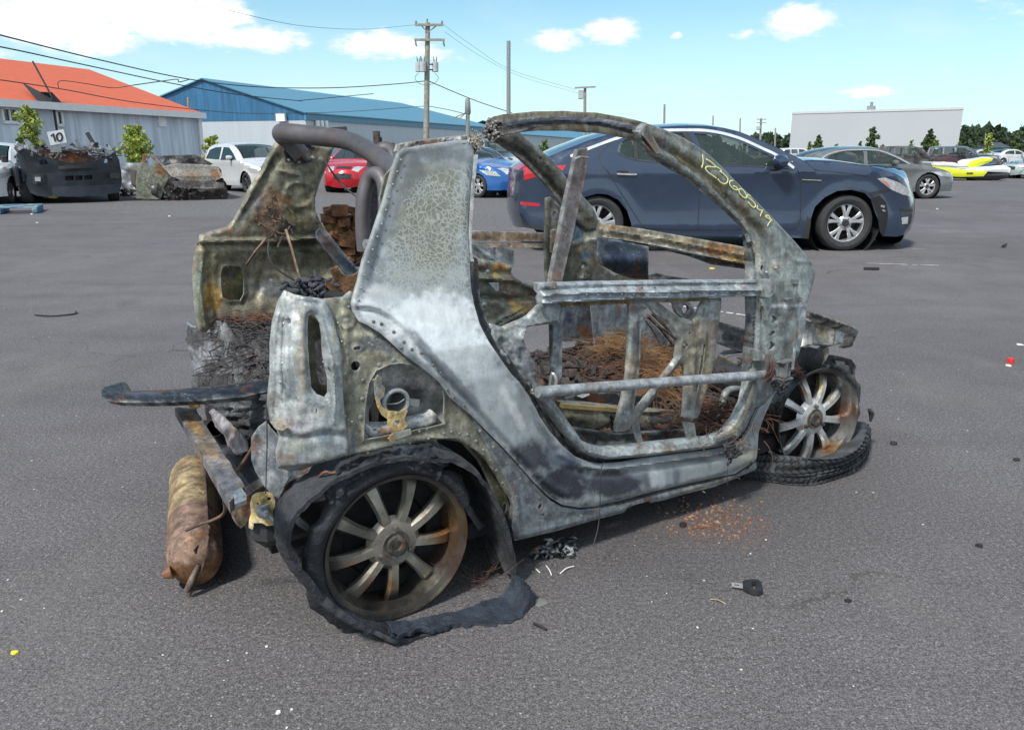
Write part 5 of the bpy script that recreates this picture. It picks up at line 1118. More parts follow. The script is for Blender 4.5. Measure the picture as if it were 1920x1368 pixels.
ash = (.50, .54, .56); pale = (.34, .375, .39); grey = (.17, .19, .20); slate = (.085, .10, .12); soot = (.03, .033, .04); olive = (.205, .20, .155); olived = (.12, .115, .085); cream = (.40, .385, .29); rust = (.20, .085, .035); ochre = (.33, .20, .06); brown = (.10, .06, .04); crackg = (.175, .185, .155); blu = (.06, .085, .13); white_ = (.60, .62, .62)
bm, bmc, rm_, ch_ = M['bm'], M['bmc'], M['rustm'], M['char']
# ---- quarter panel and sill: one pressed skin
side = [(756, 279), (800, 271), (857, 263), (888, 262), (890, 285), (886, 325), (882, 367), (879, 416), (879, 445), (882, 487), (884, 536), (889, 571), (900, 609), (917, 641), (940, 674), (957, 698), (974, 716), (992, 742), (1013, 779), (1032, 808), (1056, 836), (1081, 857), (1106, 867), (1130, 871), (1167, 868), (1228, 857), (1320, 846), (1367, 838), (1394, 825), (1410, 800), (1422, 770), (1434, 752), (1452, 741), (1436, 778), (1424, 811), (1422, 842), (1420, 866), (1382, 889), (1339, 899), (1290, 909), (1228, 924), (1167, 941), (1124, 949), (1087, 952), (1056, 947), (1032, 933), (1001, 903), (952, 847), (886, 780), (845, 746), (826, 718), (796, 692), (761, 667), (740, 648), (716, 626), (690, 610), (674, 603), (664, 586), (661, 570), (666, 548), (672, 529), (682, 487), (700, 437), (721, 374), (735, 322), (746, 288)]
crease = [(672, 580), (690, 581), (707, 585), (731, 599), (759, 623), (791, 662), (829, 700), (858, 734), (886, 765), (952, 834), (1003, 892), (1034, 922), (1060, 935)]
def crk_side(U):
    k = np.zeros(len(U)); x, y = U[:, 0], U[:, 1]
    lx = np.interp(y, [280, 400, 540], [772, 735, 690]); rx = np.interp(y, [280, 400, 540], [892, 882, 888])
    n_ = fbm(U, .03, 3); inx = np.clip((x-lx+n_*14)/40, 0, 1)*np.clip((rx-x+n_*6)/12, 0, 1)
    up_ = np.clip((y-(292+.35*np.maximum(0, 860-x)))/34, 0, 1); dn = np.clip((556-y+n_*14)/40, 0, 1); k = inx*up_*dn*(.40+.55*np.clip((y-430)/100, 0, 1)); return k
sb = [(810, 400, 90, 130, crackg, 1.), (770, 330, 30, 60, slate, .5), (820, 290, 70, 18, (.12, .135, .15), .8), (700, 500, 22, 60, slate, .55), (726, 420, 14, 110, (.11, .13, .15), .75, 20), (880, 330, 8, 80, (.13, .15, .17), .7),
      (790, 600, 130, 60, (.60, .635, .65), .97), (860, 645, 100, 60, (.57, .61, .63), .95), (730, 560, 50, 30, ash, .8), (700, 592, 30, 14, ash, .85), (905, 705, 60, 55, (.44, .48, .50), .9), (930, 755, 50, 50, pale, .8), (960, 800, 45, 40, (.25, .28, .30), .8), (880, 735, 14, 20, grey, .5),
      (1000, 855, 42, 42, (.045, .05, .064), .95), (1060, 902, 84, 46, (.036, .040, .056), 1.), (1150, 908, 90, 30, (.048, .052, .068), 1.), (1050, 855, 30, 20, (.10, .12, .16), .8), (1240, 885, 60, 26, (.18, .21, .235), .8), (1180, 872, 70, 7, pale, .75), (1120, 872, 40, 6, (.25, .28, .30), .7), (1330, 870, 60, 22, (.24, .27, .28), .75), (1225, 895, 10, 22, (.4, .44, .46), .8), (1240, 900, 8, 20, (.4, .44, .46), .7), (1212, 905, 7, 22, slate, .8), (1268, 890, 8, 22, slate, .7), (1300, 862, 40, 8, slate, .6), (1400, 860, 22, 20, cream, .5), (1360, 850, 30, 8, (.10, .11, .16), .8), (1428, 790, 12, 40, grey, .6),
      (964, 770, 10, 60, white_, .55, -28), (840, 702, 12, 120, slate, .8, -42), (760, 650, 8, 60, pale, .5), (900, 800, 14, 70, (.2, .22, .24), .6, -42), (1020, 812, 8, 50, slate, .7, -35)]
ridge = [([(886, 560), (898, 605), (915, 640), (952, 690), (990, 735), (1012, 772)], 5, .004), ([(700, 520), (724, 420), (744, 345), (762, 290)], 7, -.006), (crease, 4, -.010), ([(c[0]+3, c[1]-9) for c in crease], 7, .008), ([(1050, 850), (1090, 872), (1130, 880), (1228, 866), (1330, 852), (1395, 838)], 5, .010), ([(1090, 884), (1160, 886), (1240, 876), (1330, 862), (1400, 848)], 6, -.008), ([(1035, 843), (1062, 878), (1100, 892), (1160, 893)], 5, -.006), ([(1130, 951), (1228, 926), (1340, 901), (1420, 868)], 6, -.010), ([(880, 700), (905, 745), (960, 820), (1010, 880)], 26, .006), ([(960, 705), (1000, 765), (1040, 826)], 6, -.005)]
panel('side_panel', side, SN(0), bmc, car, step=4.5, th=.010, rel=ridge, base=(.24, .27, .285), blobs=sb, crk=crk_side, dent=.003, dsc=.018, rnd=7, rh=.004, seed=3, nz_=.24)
# spot welds along the flanges, built as small raised heads
rv = [(748, 300), (741, 322), (733, 346), (726, 370), (720, 394), (712, 420), (704, 444), (695, 468), (687, 492), (680, 516), (674, 540), (668, 562)]
bolts('spot_welds', [(a+4, b) for a, b in rv], SN(-.004), M['galv'], car, .0045, .003)
wl = [(715, 607), (738, 622), (757, 641), (772, 655), (790, 662), (812, 684), (826, 699), (752, 652), (700, 603), (838, 730), (850, 745), (870, 760), (900, 808), (925, 838), (950, 868), (975, 898)]
bolts('spot_welds', wl, SN(-.0), bm, car, .007, .003)
# burnt upper edge of the quarter panel
V_ = [(747, 284), (750, 272), (762, 268), (800, 262), (850, 256), (880, 253), (894, 257), (900, 270), (896, 288), (889, 290), (886, 272), (862, 268), (800, 275), (760, 282)]
panel('rim_flange', V_, SN(.012), rm_, car, step=3, th=.03, base=(.20, .20, .19), blobs=[(800, 268, 40, 7, brown, .8), (885, 262, 18, 10, cream, .9), (850, 260, 24, 5, white_, .8), (756, 276, 10, 8, (.3, .3, .3), .7)], dent=.012, dsc=.12)
rng = random.Random(8); mb = MB()
for i in range(70):
    p = SN(.0)(rng.gauss(893, 9), rng.gauss(264, 7)); d = np.array([rng.gauss(0, .006), rng.gauss(0, .004), rng.gauss(0, .006)]); mb.tube([p-d, p, p+d[[1, 0, 2]]], .0016, 5)
mb.build('melted_strands', mat('melted_residue', (.36, .34, .29), .6, .1, .4, 40), car)
panel('flange_edge', [(888, 290), (896, 290), (892, 330), (888, 380), (885, 430), (884, 470), (889, 490), (882, 490), (879, 445), (880, 410), (882, 367), (886, 325)], SN(.004), bm, car, step=4, th=.02, base=(.45, .46, .46), blobs=[(889, 350, 5, 20, (.1, .1, .12), .7), (886, 440, 5, 16, (.12, .08, .06), .7)], dent=.004, dsc=.2)
# door aperture jamb behind the quarter panel
panel('door_jamb', [(884, 480), (896, 486), (900, 560), (914, 604), (945, 655), (985, 712), (1018, 770), (1050, 816), (1086, 846), (1118, 858), (1200, 852), (1330, 834), (1384, 816), (1404, 790), (1412, 800), (1396, 832), (1330, 850), (1130, 874), (1080, 862), (1034, 812), (990, 742), (938, 678), (898, 612), (884, 560)], SN(.035), bm, car, step=5, th=.05, base=soot, blobs=[(940, 650, 14, 40, slate, .6), (1050, 820, 30, 10, slate, .5), (1250, 850, 80, 8, (.12, .12, .12), .6)], dent=.004)
# ---- rocker flange
rock = [(886, 784), (952, 850), (1001, 906), (1032, 937), (1056, 951), (1087, 956), (1124, 953), (1167, 945), (1228, 928), (1290, 912), (1339, 901), (1382, 890), (1420, 866), (1418, 880), (1382, 897), (1339, 913), (1290, 925), (1225, 944), (1198, 948), (1167, 962), (1124, 973), (1044, 996), (966, 1014), (960, 985), (964, 950), (958, 920), (940, 880), (915, 840)]
panel('rocker_panel', rock, SN(.012), bm, car, holes=[[(1178, 958), (1188, 946), (1218, 940), (1222, 944), (1215, 948)], [(1008, 948), (1014, 942), (1016, 950), (1010, 956)]], step=5, th=.02, base=(.14, .16, .175), blobs=[(1060, 970, 60, 14, slate, .8), (1100, 975, 60, 8, (.2, .23, .25), .6), (1000, 1000, 40, 10, (.19, .22, .23), .8), (1010, 955, 14, 22, (.24, .26, .27), .7), (1300, 915, 60, 8, cream, .45), (1230, 935, 30, 6, (.22, .24, .24), .7), (930, 850, 20, 40, (.17, .19, .2), .7)], dent=.004, rel=[([(968, 930), (972, 1000)], 4, .008), ([(990, 940), (1000, 1000)], 3, -.004), ([(1180, 955), (1230, 938)], 6, -.012), ([(970, 1004), (1125, 966), (1420, 876)], 5, .006)], rnd=5, rh=.003)
bolts('bracket_stud', [(1088, 965, .004), (1166, 946, .004), (1318, 921, .004), (1383, 895, .004)], SN(-.002), bm, car, .004, .012)
bolts('drain_hole', [(1408, 868, .006), (1403, 877, .006), (1018, 964, .005), (957, 975, .006)], SN(.006), M['void'], car, .006, .002)
# ---- inner quarter (olive, with openings)
inq = [(597, 562), (644, 557), (658, 546), (668, 552), (680, 570), (690, 600), (712, 625), (745, 655), (780, 684), (815, 712), (850, 752), (890, 788), (935, 850), (970, 895), (992, 935), (996, 985), (968, 1012), (962, 985), (966, 950), (947, 921), (931, 892), (912, 864), (889, 841), (860, 828), (828, 823), (789, 829), (725, 844), (654, 857), (640, 856), (640, 640), (625, 600), (600, 575)]
hole1 = [(681, 824), (683, 774), (686, 746), (690.5, 718), (704.5, 694), (728, 683), (749, 680), (768, 683), (793, 699), (819, 713), (828.5, 725), (832, 746), (831, 774), (833, 793), (807, 800), (761, 809), (714, 818)]
ell = lambda cx, cy, rx, ry, n=14: [(cx+rx*math.cos(6.2832*i/n), cy+ry*math.sin(6.2832*i/n)) for i in range(n)]
ib = [(660, 600, 40, 30, (.17, .17, .13), .7), (700, 640, 26, 20, (.07, .08, .10), .7), (735, 650, 16, 16, (.07, .08, .11), .8), (690, 625, 30, 6, cream, .6), (665, 760, 20, 60, (.16, .17, .13), .7), (655, 830, 30, 20, (.17, .19, .19), .8), (640, 720, 7, 140, cream, .65), (700, 670, 20, 10, (.13, .10, .07), .6), (760, 840, 80, 8, (.19, .20, .17), .6), (880, 820, 30, 14, (.2, .21, .18), .5), (930, 870, 14, 40, (.19, .2, .18), .6), (975, 960, 20, 40, (.16, .19, .2), .9), (720, 690, 14, 5, cream, .6), (660, 550, 16, 12, (.26, .27, .25), .7), (760, 672, 50, 6, cream, .45, 38)]
panel('inner_quarter', inq, SN(.018), bm, car, holes=[hole1, [(664, 650), (673, 648), (678, 651), (676, 656), (666, 657), (662, 654)], ell(667, 686, 9.5, 9.5)], step=4.5, th=.008, base=olive, blobs=ib, dent=.0035, dsc=.03,
      rel=[([*hole1, hole1[0]], 4, .006), (ell(649, 600, 14, 14), 4, .006), (ell(670, 652, 17, 12), 4, -.004), ([(654, 850), (789, 822), (860, 820), (915, 858), (955, 925)], 4, .006), ([(700, 610), (760, 660), (800, 690)], 6, -.006), ([(645, 560), (650, 640), (652, 720), (655, 850)], 6, .006)], rnd=5, rh=.003)
bolts('spot_welds', [(649, 602, .011), (711, 684, .010), (738, 675, .010), (679, 747, .008), (676, 782, .010), (680, 712, .006), (654, 575, .006), (646, 560, .008), (673, 590, .007), (700, 712, .006), (786, 808), (800, 804), (832, 812), (846, 809), (861, 812), (876, 814), (892, 826), (906, 843), (919, 862), (930, 881), (942, 905), (803, 822), (768, 830), (740, 838), (714, 846), (690, 850), (962, 935), (968, 960)], SN(.016), M['galv'], car, .0055, .003)  # spot welds around the openings and along the arch
bolts('spot_welds', [(618, 640), (634, 605), (641, 640), (647, 700), (647, 780), (660, 790), (612, 570), (575, 562), (560, 560)], SN(.008), M['galv'], car, .0045, .003)  # more spot welds beside the rear lamp housing
# bowl behind the big opening
panel('wheelhouse_bowl', [(684, 830), (682, 760), (688, 715), (705, 688), (748, 674), (795, 692), (838, 722), (842, 800), (800, 812), (740, 800), (720, 760), (705, 745), (692, 770), (690, 826)], lambda u, v: K.S(u, v, lambda p: -.69+.07*math.exp(-(((u-770)/55)**2+((v-760)/45)**2))), bm, car, step=5, th=.01, base=(.33, .33, .32), blobs=[(770, 745, 50, 16, (.07, .07, .07), .7), (780, 700, 60, 16, (.27, .28, .27), .8), (815, 760, 20, 40, (.2, .2, .19), .7)], dent=.004)
mb = MB(); c = SN(.03)(740, 753); ringp = [c+np.array([.034*math.cos(6.2832*i/24), -.01, .034*math.sin(6.2832*i/24)]) for i in range(25)]; mb.tube(ringp, .006, 8, cap=False); mb.tube([c+(0, -.012, 0), c+(0, .12, .01)], [.031, .028], 20, cap=False); mb.build('filler_neck', M['galv'], car)
MB().tube([c+(0, .1, 0), c+(0, .105, 0)], .03, 16).build('filler_neck_core', M['void'], car); MB().tube([SN(.03)(722, 757), SN(.02)(745, 756), SN(.02)(758, 748)], .002, 6, sm=4).build('wire', M['galv'], car)
gb = [(703, 712), (709, 702), (716, 708), (716, 720), (722, 728), (720, 742), (712, 750), (716, 762), (730, 770), (748, 772), (760, 766), (765, 770), (758, 784), (764, 798), (756, 806), (744, 808), (742, 822), (736, 824), (734, 808), (728, 798), (727, 786), (716, 778), (708, 762), (704, 745), (702, 728)]
panel('filler_bracket', gb, SN(.008), M['rustm'], car, holes=[ell(745, 792, 5, 5, 10)], step=3, th=.004, base=(.45, .34, .15), blobs=[(708, 725, 10, 24, (.25, .27, .25), .9), (740, 815, 10, 12, (.35, .17, .06), .8), (750, 795, 14, 8, (.5, .38, .2), .6)], dent=.002)
panel('filler_duct', [(682, 795), (712, 797), (740, 796), (800, 778), (815, 772), (824, 780), (826, 796), (800, 806), (760, 812), (714, 824), (700, 826), (690, 812)], SN(.035), bm, car, holes=[[(697, 805), (704, 803), (708, 804), (702, 807)]], step=4, th=.02, base=(.55, .57, .58), blobs=[(812, 786, 14, 12, cream, .7), (728, 806, 18, 8, (.40, .18, .07), .7), (780, 796, 30, 7, (.42, .40, .37), .6)], dent=.004, rnd=8, rh=.012)
panel('bracket_plate', [(727, 822), (738, 812), (770, 804), (772, 814), (742, 824), (732, 827)], SN(.004), bm, car, step=4, th=.004, base=(.26, .27, .24), blobs=[(733, 822, 9, 7, (.35, .16, .06), .9)])
MB().beam(SN(.05)(757, 752), SN(.05)(785, 755), .01, .02).build('foil_strip', M['alu'], car, 0)
# ---- rear lamp housing
tail = [(536, 545), (557, 554), (592, 559), (611, 562), (620, 580), (630, 610), (639, 643), (644, 671), (644, 715), (646, 762), (651, 804), (655, 838), (654, 854), (630, 862), (596, 870), (560, 874), (522, 877), (519, 850), (526, 820), (520, 805), (508, 790), (503, 762), (505, 730), (508, 704), (508, 645), (513, 601), (524, 566)]
slot = [(580.6, 594), (586, 590.5), (592, 592.6), (601.6, 608), (606, 633.5), (608.6, 668.6), (613, 690), (617, 708), (618, 739), (613, 747), (597, 741), (586, 727), (583, 692), (580, 650), (579, 618)]
tb = [(540, 640, 26, 80, (.46, .48, .47), .8), (525, 650, 12, 90, (.45, .47, .46), .7), (545, 700, 14, 70, (.22, .25, .27), .7), (565, 680, 12, 90, (.33, .29, .22), .75), (550, 770, 34, 22, (.55, .57, .57), .9), (570, 800, 30, 14, (.26, .25, .27), .8), (520, 795, 12, 8, cream, .9), (560, 840, 30, 24, (.30, .33, .29), .8), (610, 820, 22, 30, (.15, .18, .21), .8), (630, 740, 10, 90, (.28, .31, .32), .8), (615, 600, 14, 24, (.24, .28, .31), .8), (540, 560, 20, 8, (.5, .5, .48), .7), (535, 620, 10, 20, (.20, .24, .28), .6), (600, 775, 14, 10, (.5, .52, .5), .7), (620, 790, 6, 10, (.36, .42, .46), .7), (536, 862, 16, 10, (.27, .24, .2), .6), (604, 860, 40, 8, (.26, .28, .24), .7), (624, 660, 5, 60, cream, .6)]
panel('rear_lamp_housing', tail, SN(0), bm, car, holes=[slot, [(592, 766), (594, 764), (595, 770), (594, 776), (592, 773)]], step=4, th=.008, base=(.30, .325, .33), blobs=tb, dent=.003, dsc=.03, seed=5,
      rel=[([*slot, slot[0]], 7, -.014), ([(576, 560), (605, 610), (622, 680), (626, 745), (624, 790)], 5, .012), ([(534, 600), (531, 660), (533, 740)], 3.5, -.008), ([(541, 610), (538, 660), (540, 740)], 3.5, .006), ([(560, 600), (562, 700), (566, 760)], 12, .014), ([(520, 800), (560, 812), (600, 800), (640, 806)], 9, .008), ([(524, 815), (570, 822), (620, 812), (650, 818)], 9, -.008), ([(520, 590), (512, 650), (512, 720), (508, 780)], 4, .006), ([(540, 552), (575, 566), (600, 568)], 4, -.006)], rnd=6, rh=.006)
panel('lamp_slot_lining', [(574, 588), (600, 590), (612, 620), (616, 680), (624, 742), (612, 756), (590, 748), (578, 728), (575, 660)], SN(.06), bm, car, holes=[[(592, 640), (602, 635), (606, 660), (612, 700), (612, 722), (600, 720), (594, 700)]], step=5, th=.006, base=olived, blobs=[(590, 610, 12, 24, (.12, .11, .07), .8)])
bolts('housing_bolt', [(525, 716, .007), (537, 596, .008), (606, 678, .004)], SN(-.004), M['galv'], car, .006, .008)
panel('rear_gusset', [(472, 863), (472, 820), (486, 800), (500, 790), (507, 800), (526, 821), (521, 878), (545, 884), (567, 882), (540, 905), (524, 925), (522, 936), (515, 934), (496, 912), (480, 885)], SN(.05), bm, car, step=4, th=.006, base=(.20, .22, .24), blobs=[(484, 830, 14, 30, (.06, .075, .09), .8), (500, 905, 16, 20, (.36, .37, .38), .8), (550, 886, 16, 7, (.34, .35, .36), .8), (498, 796, 12, 5, (.3, .31, .3), .9)], dent=.005, rel=[([(545, 884), (522, 930)], 3, .01)])
panel('torn_lip', [(506, 790), (524, 792), (540, 800), (530, 807), (516, 804)], SN(-.015), bm, car, step=3, th=.004, base=(.48, .46, .38), dent=.004)
# ---- windscreen frame: near pillar
ap = [(1199, 247), (1206, 236), (1213, 231), (1235, 237), (1252, 244), (1280, 256), (1305, 270), (1325, 284), (1340, 297), (1366, 322), (1393, 350), (1420, 376), (1447, 403), (1475, 433), (1500, 460), (1524, 490), (1531, 505), (1532, 516), (1527, 538), (1520, 560), (1516, 575), (1515, 603), (1507, 646), (1501, 667), (1485, 689), (1464, 719), (1452, 741), (1436, 760), (1420, 765), (1412, 740), (1408, 705), (1416, 690), (1420, 655), (1422, 600), (1423, 560), (1422, 520), (1422, 480), (1418, 460), (1408, 440), (1393, 417), (1365, 389), (1330, 357), (1295, 329), (1255, 305), (1222, 284), (1212, 270), (1204, 258)]
hs = [ell(1449.5, 599, 7.5, 7.5, 12), [(1441, 627), (1444, 621), (1452, 619), (1454, 624), (1449, 629), (1443, 630)], ell(1445, 648, 8, 8.5, 12), ell(1429, 503, 3, 6, 10)]
ab = [(1290, 285, 90, 40, (.155, .165, .15), .8, 35), (1400, 385, 70, 26, (.17, .18, .16), .8, 45), (1290, 306, 80, 8, (.045, .047, .04), .9, 38), (1370, 375, 60, 7, (.06, .06, .045), .85, 43), (1425, 430, 30, 8, (.07, .07, .055), .8, 50), (1310, 318, 70, 7, (.17, .15, .10), .75, 38), (1230, 260, 22, 20, (.10, .10, .09), .7), (1480, 520, 40, 50, (.22, .25, .24), .75), (1520, 530, 10, 40, (.2, .23, .25), .7), (1490, 630, 26, 50, (.28, .32, .31), .85), (1508, 620, 8, 60, (.5, .53, .53), .7), (1446, 626, 18, 44, (.36, .40, .38), .8), (1428, 600, 8, 60, (.3, .33, .33), .6), (1440, 720, 30, 30, (.22, .24, .25), .8), (1450, 540, 20, 20, (.13, .14, .13), .6), (1425, 480, 10, 30, (.34, .33, .28), .7), (1470, 574, 46, 4, (.5, .52, .52), .8), (1435, 700, 16, 8, brown, .5), (1450, 500, 12, 12, (.2, .15, .09), .5)]
fold = [(1212, 262), (1230, 272), (1262, 287), (1300, 312), (1345, 350), (1385, 392), (1420, 432), (1440, 462), (1450, 490)]
panel('windscreen_pillar', ap, SN(-.01), bm, car, holes=hs, step=4, th=.02, base=(.18, .20, .195), blobs=ab, dent=.003, dsc=.03, seed=9,
      rel=[(fold, 6, -.016), ([(p[0]+12, p[1]-14) for p in fold], 9, .010), ([(1524, 491), (1490, 489), (1470, 470)], 3, .006), ([(1518, 576), (1470, 573), (1432, 576)], 3, .006), ([(1506, 580), (1500, 650)], 6, -.010), ([(1470, 585), (1464, 660), (1450, 720)], 8, .010), ([(1432, 580), (1430, 660), (1422, 720)], 5, -.010), ([(1480, 470), (1500, 500), (1512, 540)], 6, -.006), ([(1240, 262), (1242, 248)], 3, .004)], rnd=6, rh=.008)
panel('pillar_seam', [(1212, 232), (1218, 233), (1222, 250), (1240, 286), (1230, 288), (1216, 268), (1206, 254), (1208, 240)], SN(-.016), bm, car, step=3, th=.006, base=(.13, .13, .12), dent=.003)
panel('inner_flange', [(1198, 246), (1210, 262), (1222, 280), (1255, 301), (1295, 325), (1330, 352), (1365, 384), (1395, 412), (1412, 436), (1424, 464), (1426, 500), (1420, 510), (1416, 480), (1404, 450), (1385, 420), (1358, 394), (1322, 364), (1286, 335), (1248, 312), (1214, 292), (1205, 272), (1196, 256)], SN(.02), bm, car, holes=[ell(x, y, 2.6, 2.6, 8) for x, y in ((1236, 298), (1262, 316), (1288, 332), (1312, 352), (1336, 372), (1356, 388), (1378, 408), (1396, 430), (1408, 450), (1417, 478))], step=4, th=.006, base=(.27, .27, .23), blobs=[(1250, 305, 30, 8, (.08, .08, .08), .6), (1330, 362, 40, 8, (.4, .4, .36), .6), (1400, 430, 20, 20, (.36, .36, .32), .6)], dent=.008, dsc=.12)
hd = [(910, 238), (912, 226), (925, 219), (945, 214), (1000, 209), (1060, 208), (1120, 212), (1170, 220), (1213, 231), (1215, 240), (1205, 243), (1170, 232), (1120, 224), (1060, 220), (1000, 221), (950, 227), (928, 236), (918, 246)]
panel('windscreen_header', hd, PX(1.0), bm, car, step=4, th=.05, N=(-.3, 0, 1), base=(.16, .15, .115), blobs=[(930, 232, 24, 14, (.20, .20, .18), .8), (1060, 214, 70, 5, (.20, .18, .13), .6), (1190, 230, 24, 8, (.10, .09, .08), .7)], dent=.004)
h2 = [(920, 244), (932, 232), (960, 225), (1010, 219), (1060, 218), (1120, 222), (1170, 231), (1206, 243), (1214, 256), (1208, 266), (1194, 254), (1150, 243), (1100, 234), (1060, 232), (1000, 238), (985, 244), (965, 249), (940, 254), (926, 258), (914, 256)]
panel('header_rail', h2, PX(.96), bm, car, step=4, th=.02, N=(-1, 0, 0), base=(.055, .06, .072), blobs=[(945, 243, 30, 12, (.17, .165, .15), .85), (1190, 248, 20, 10, (.08, .07, .07), .8), (1080, 226, 60, 5, (.09, .10, .13), .6)], dent=.006, dsc=.05, rel=[([(930, 240), (1000, 228), (1060, 225), (1130, 229), (1200, 246)], 4, .012)])
mb = MB()
for i in range(34): p = PX(.95)(rng.gauss(922, 8), rng.gauss(246, 9)); d = np.array([rng.gauss(0, .006), rng.gauss(0, .008), rng.gauss(0, .006)]); mb.tube([p-d, p+d*.3, p+d], [.004, .009, .004], 6)
for i in range(16): p = PX(.93)(rng.gauss(1202, 6), rng.gauss(252, 5)); d = np.array([rng.gauss(0, .006), rng.gauss(0, .008), rng.gauss(0, .008)]); mb.tube([p-d, p+d*.3, p+d], [.005, .007, .004], 6)
mb.build('melted_latch', M['bm'], car, 180, (.16, .155, .15))
# far pillar
fp = [(911, 240), (925, 236), (950, 232), (979, 249.5), (1009, 276.5), (1036, 298), (1067, 337.5), (1090, 362), (1113, 387.6), (1124, 412), (1120, 432), (1104, 436), (1090, 425), (1075, 408), (1058, 386), (1050, 375), (1033, 352), (1013, 329), (986, 303.6), (968, 286), (946.7, 271), (928, 262), (914, 254)]
panel('far_windscreen_pillar', fp, PY(.60), bm, car, step=4, th=.03, N=(0, -1, 0), base=(.12, .12, .105), blobs=[(980, 285, 60, 7, (.06, .06, .055), .8, 42), (1040, 350, 60, 7, (.055, .055, .045), .8, 48), (1000, 270, 40, 6, (.21, .21, .19), .8, 42), (1045, 322, 30, 6, (.17, .175, .15), .8, 48), (950, 248, 24, 10, (.2, .2, .18), .8), (1085, 392, 30, 10, (.13, .13, .1), .8, 50), (1012, 300, 8, 5, cream, .6)], dent=.006, dsc=.05,
      rel=[([(930, 262), (985, 292), (1030, 340), (1080, 400)], 5, -.02), ([(960, 250), (1005, 284), (1050, 335), (1105, 405)], 7, .014)], rnd=5, rh=.01)
bolts('pillar_hole', [(1004, 301, .012), (1013, 296, .012), (1026, 312, .01), (1029, 316, .008), (1040, 322, .006)], PY(.58), M['void'], car, .01, .003)
lp = [(1090, 362), (1122, 415), (1126, 430), (1122, 447), (1126, 470), (1120, 482), (1130, 500), (1150, 513), (1214, 522), (1222, 534), (1050, 534), (1056, 500), (1063, 460), (1075, 410)]
panel('far_front_pillar', lp, PY(.62), bm, car, holes=[ell(1095, 500, 5, 4, 10), ell(1092, 519, 6, 3, 10)], step=5, th=.02, base=(.145, .145, .115), blobs=[(1105, 400, 12, 24, (.38, .37, .28), .85, 30), (1085, 430, 14, 30, (.07, .10, .15), .9), (1112, 440, 14, 20, (.42, .40, .31), .85), (1092, 462, 26, 5, (.4, .38, .3), .8, -30), (1080, 470, 14, 14, (.16, .13, .09), .7), (1100, 478, 18, 8, (.07, .09, .13), .8), (1072, 500, 10, 30, (.2, .19, .13), .6), (1130, 520, 30, 10, (.12, .12, .12), .7)], dent=.008, dsc=.05, rel=[(ell(1095, 504, 10, 16), 3, .01), ([(1066, 460), (1120, 446)], 3, .01), ([(1072, 430), (1068, 530)], 3, .008)])
panel('heater_box', [(1122, 445), (1160, 450), (1216, 462), (1216, 524), (1180, 521), (1155, 512), (1128, 497), (1121, 480)], lambda u, v: K.S(u, v, lambda p: .42-.08*math.sin((v-445)/80*3.0)), bm, car, step=5, th=.01, base=(.035, .048, .07), blobs=[(1170, 480, 40, 10, (.06, .085, .12), .8), (1170, 515, 40, 6, (.12, .08, .06), .7)], dent=.004)
cw = [(1121, 416), (1140, 420), (1200, 428), (1250, 437), (1330, 451), (1380, 460), (1413, 468), (1412, 498), (1395, 496), (1330, 480), (1250, 464), (1200, 455), (1165, 449), (1122, 445)]
panel('cowl_beam', cw, PX(1.52, .0), rm_, car, step=4, th=.05, N=(-1, 0, .2), base=(.17, .16, .13), blobs=[(1160, 426, 36, 7, ochre, .55), (1170, 434, 26, 5, (.10, .11, .11), .7), (1225, 446, 30, 6, cream, .7), (1290, 452, 50, 8, (.24, .20, .13), .6), (1340, 468, 40, 9, rust, .75), (1135, 436, 10, 14, (.36, .34, .28), .8), (1395, 478, 20, 10, (.26, .18, .08), .6), (1280, 470, 60, 3, (.42, .40, .34), .8, 12), (1370, 486, 50, 4, ochre, .6, 12)], dent=.005, dsc=.06, rel=[([(1125, 430), (1250, 449), (1412, 482)], 3, .010), ([(1125, 440), (1250, 459), (1412, 492)], 2, -.008)], rnd=2, rh=.003)
panel('cowl_skirt', [(1216, 460), (1330, 482), (1412, 497), (1410, 506), (1333, 496), (1290, 480), (1240, 468), (1218, 466)], PX(1.58), bm, car, step=5, th=.01, N=(-1, 0, 0), base=(.035, .04, .05), blobs=[(1340, 490, 20, 7, rust, .5)])
panel('far_wing_rail', [(1212, 516), (1232, 512), (1262, 518), (1300, 524), (1300, 534), (1214, 534)], PY(.55), bm, car, step=5, th=.02, base=(.03, .035, .045), blobs=[(1232, 524, 18, 5, (.22, .24, .25), .8)])
# leaning seat belt post / guides
panel('leaning_post', [(1083, 280), (1102, 278), (1101, 300), (1096, 335), (1088, 375), (1074, 440), (1060, 500), (1052, 536), (1042, 548), (1030, 542), (1034, 515), (1046, 455), (1058, 390), (1072, 330)], lambda u, v: K.S(u, v, lambda p: -.40-.18*(.9-p[2])), bm, car, step=4, th=.02, base=(.13, .12, .125), blobs=[(1095, 330, 5, 60, (.16, .06, .045), .8, 8), (1088, 295, 14, 12, (.15, .14, .13), .7), (1045, 525, 12, 14, (.2, .12, .09), .7), (1070, 440, 5, 80, (.2, .19, .18), .5, 12)], dent=.002, smooth=20)
MB().tube([K.Y(1078, 298, -.42), K.Y(1088, 294, -.43), K.Y(1103, 296, -.43)], .004, 6).build('clip', M['galv'], car)
panel('far_door_plate', [(1024, 371), (1033, 369), (1043, 378), (1055, 392), (1050, 436), (1046, 480), (1036, 545), (1024, 545), (1021, 460)], PY(.55), bm, car, holes=[ell(1039, 402, 4, 7, 10)], step=4, th=.012, base=(.10, .10, .09), blobs=[(1040, 410, 10, 30, (.16, .155, .14), .7)], dent=.005, rel=[([(1028, 375), (1026, 540)], 2.5, .01)])
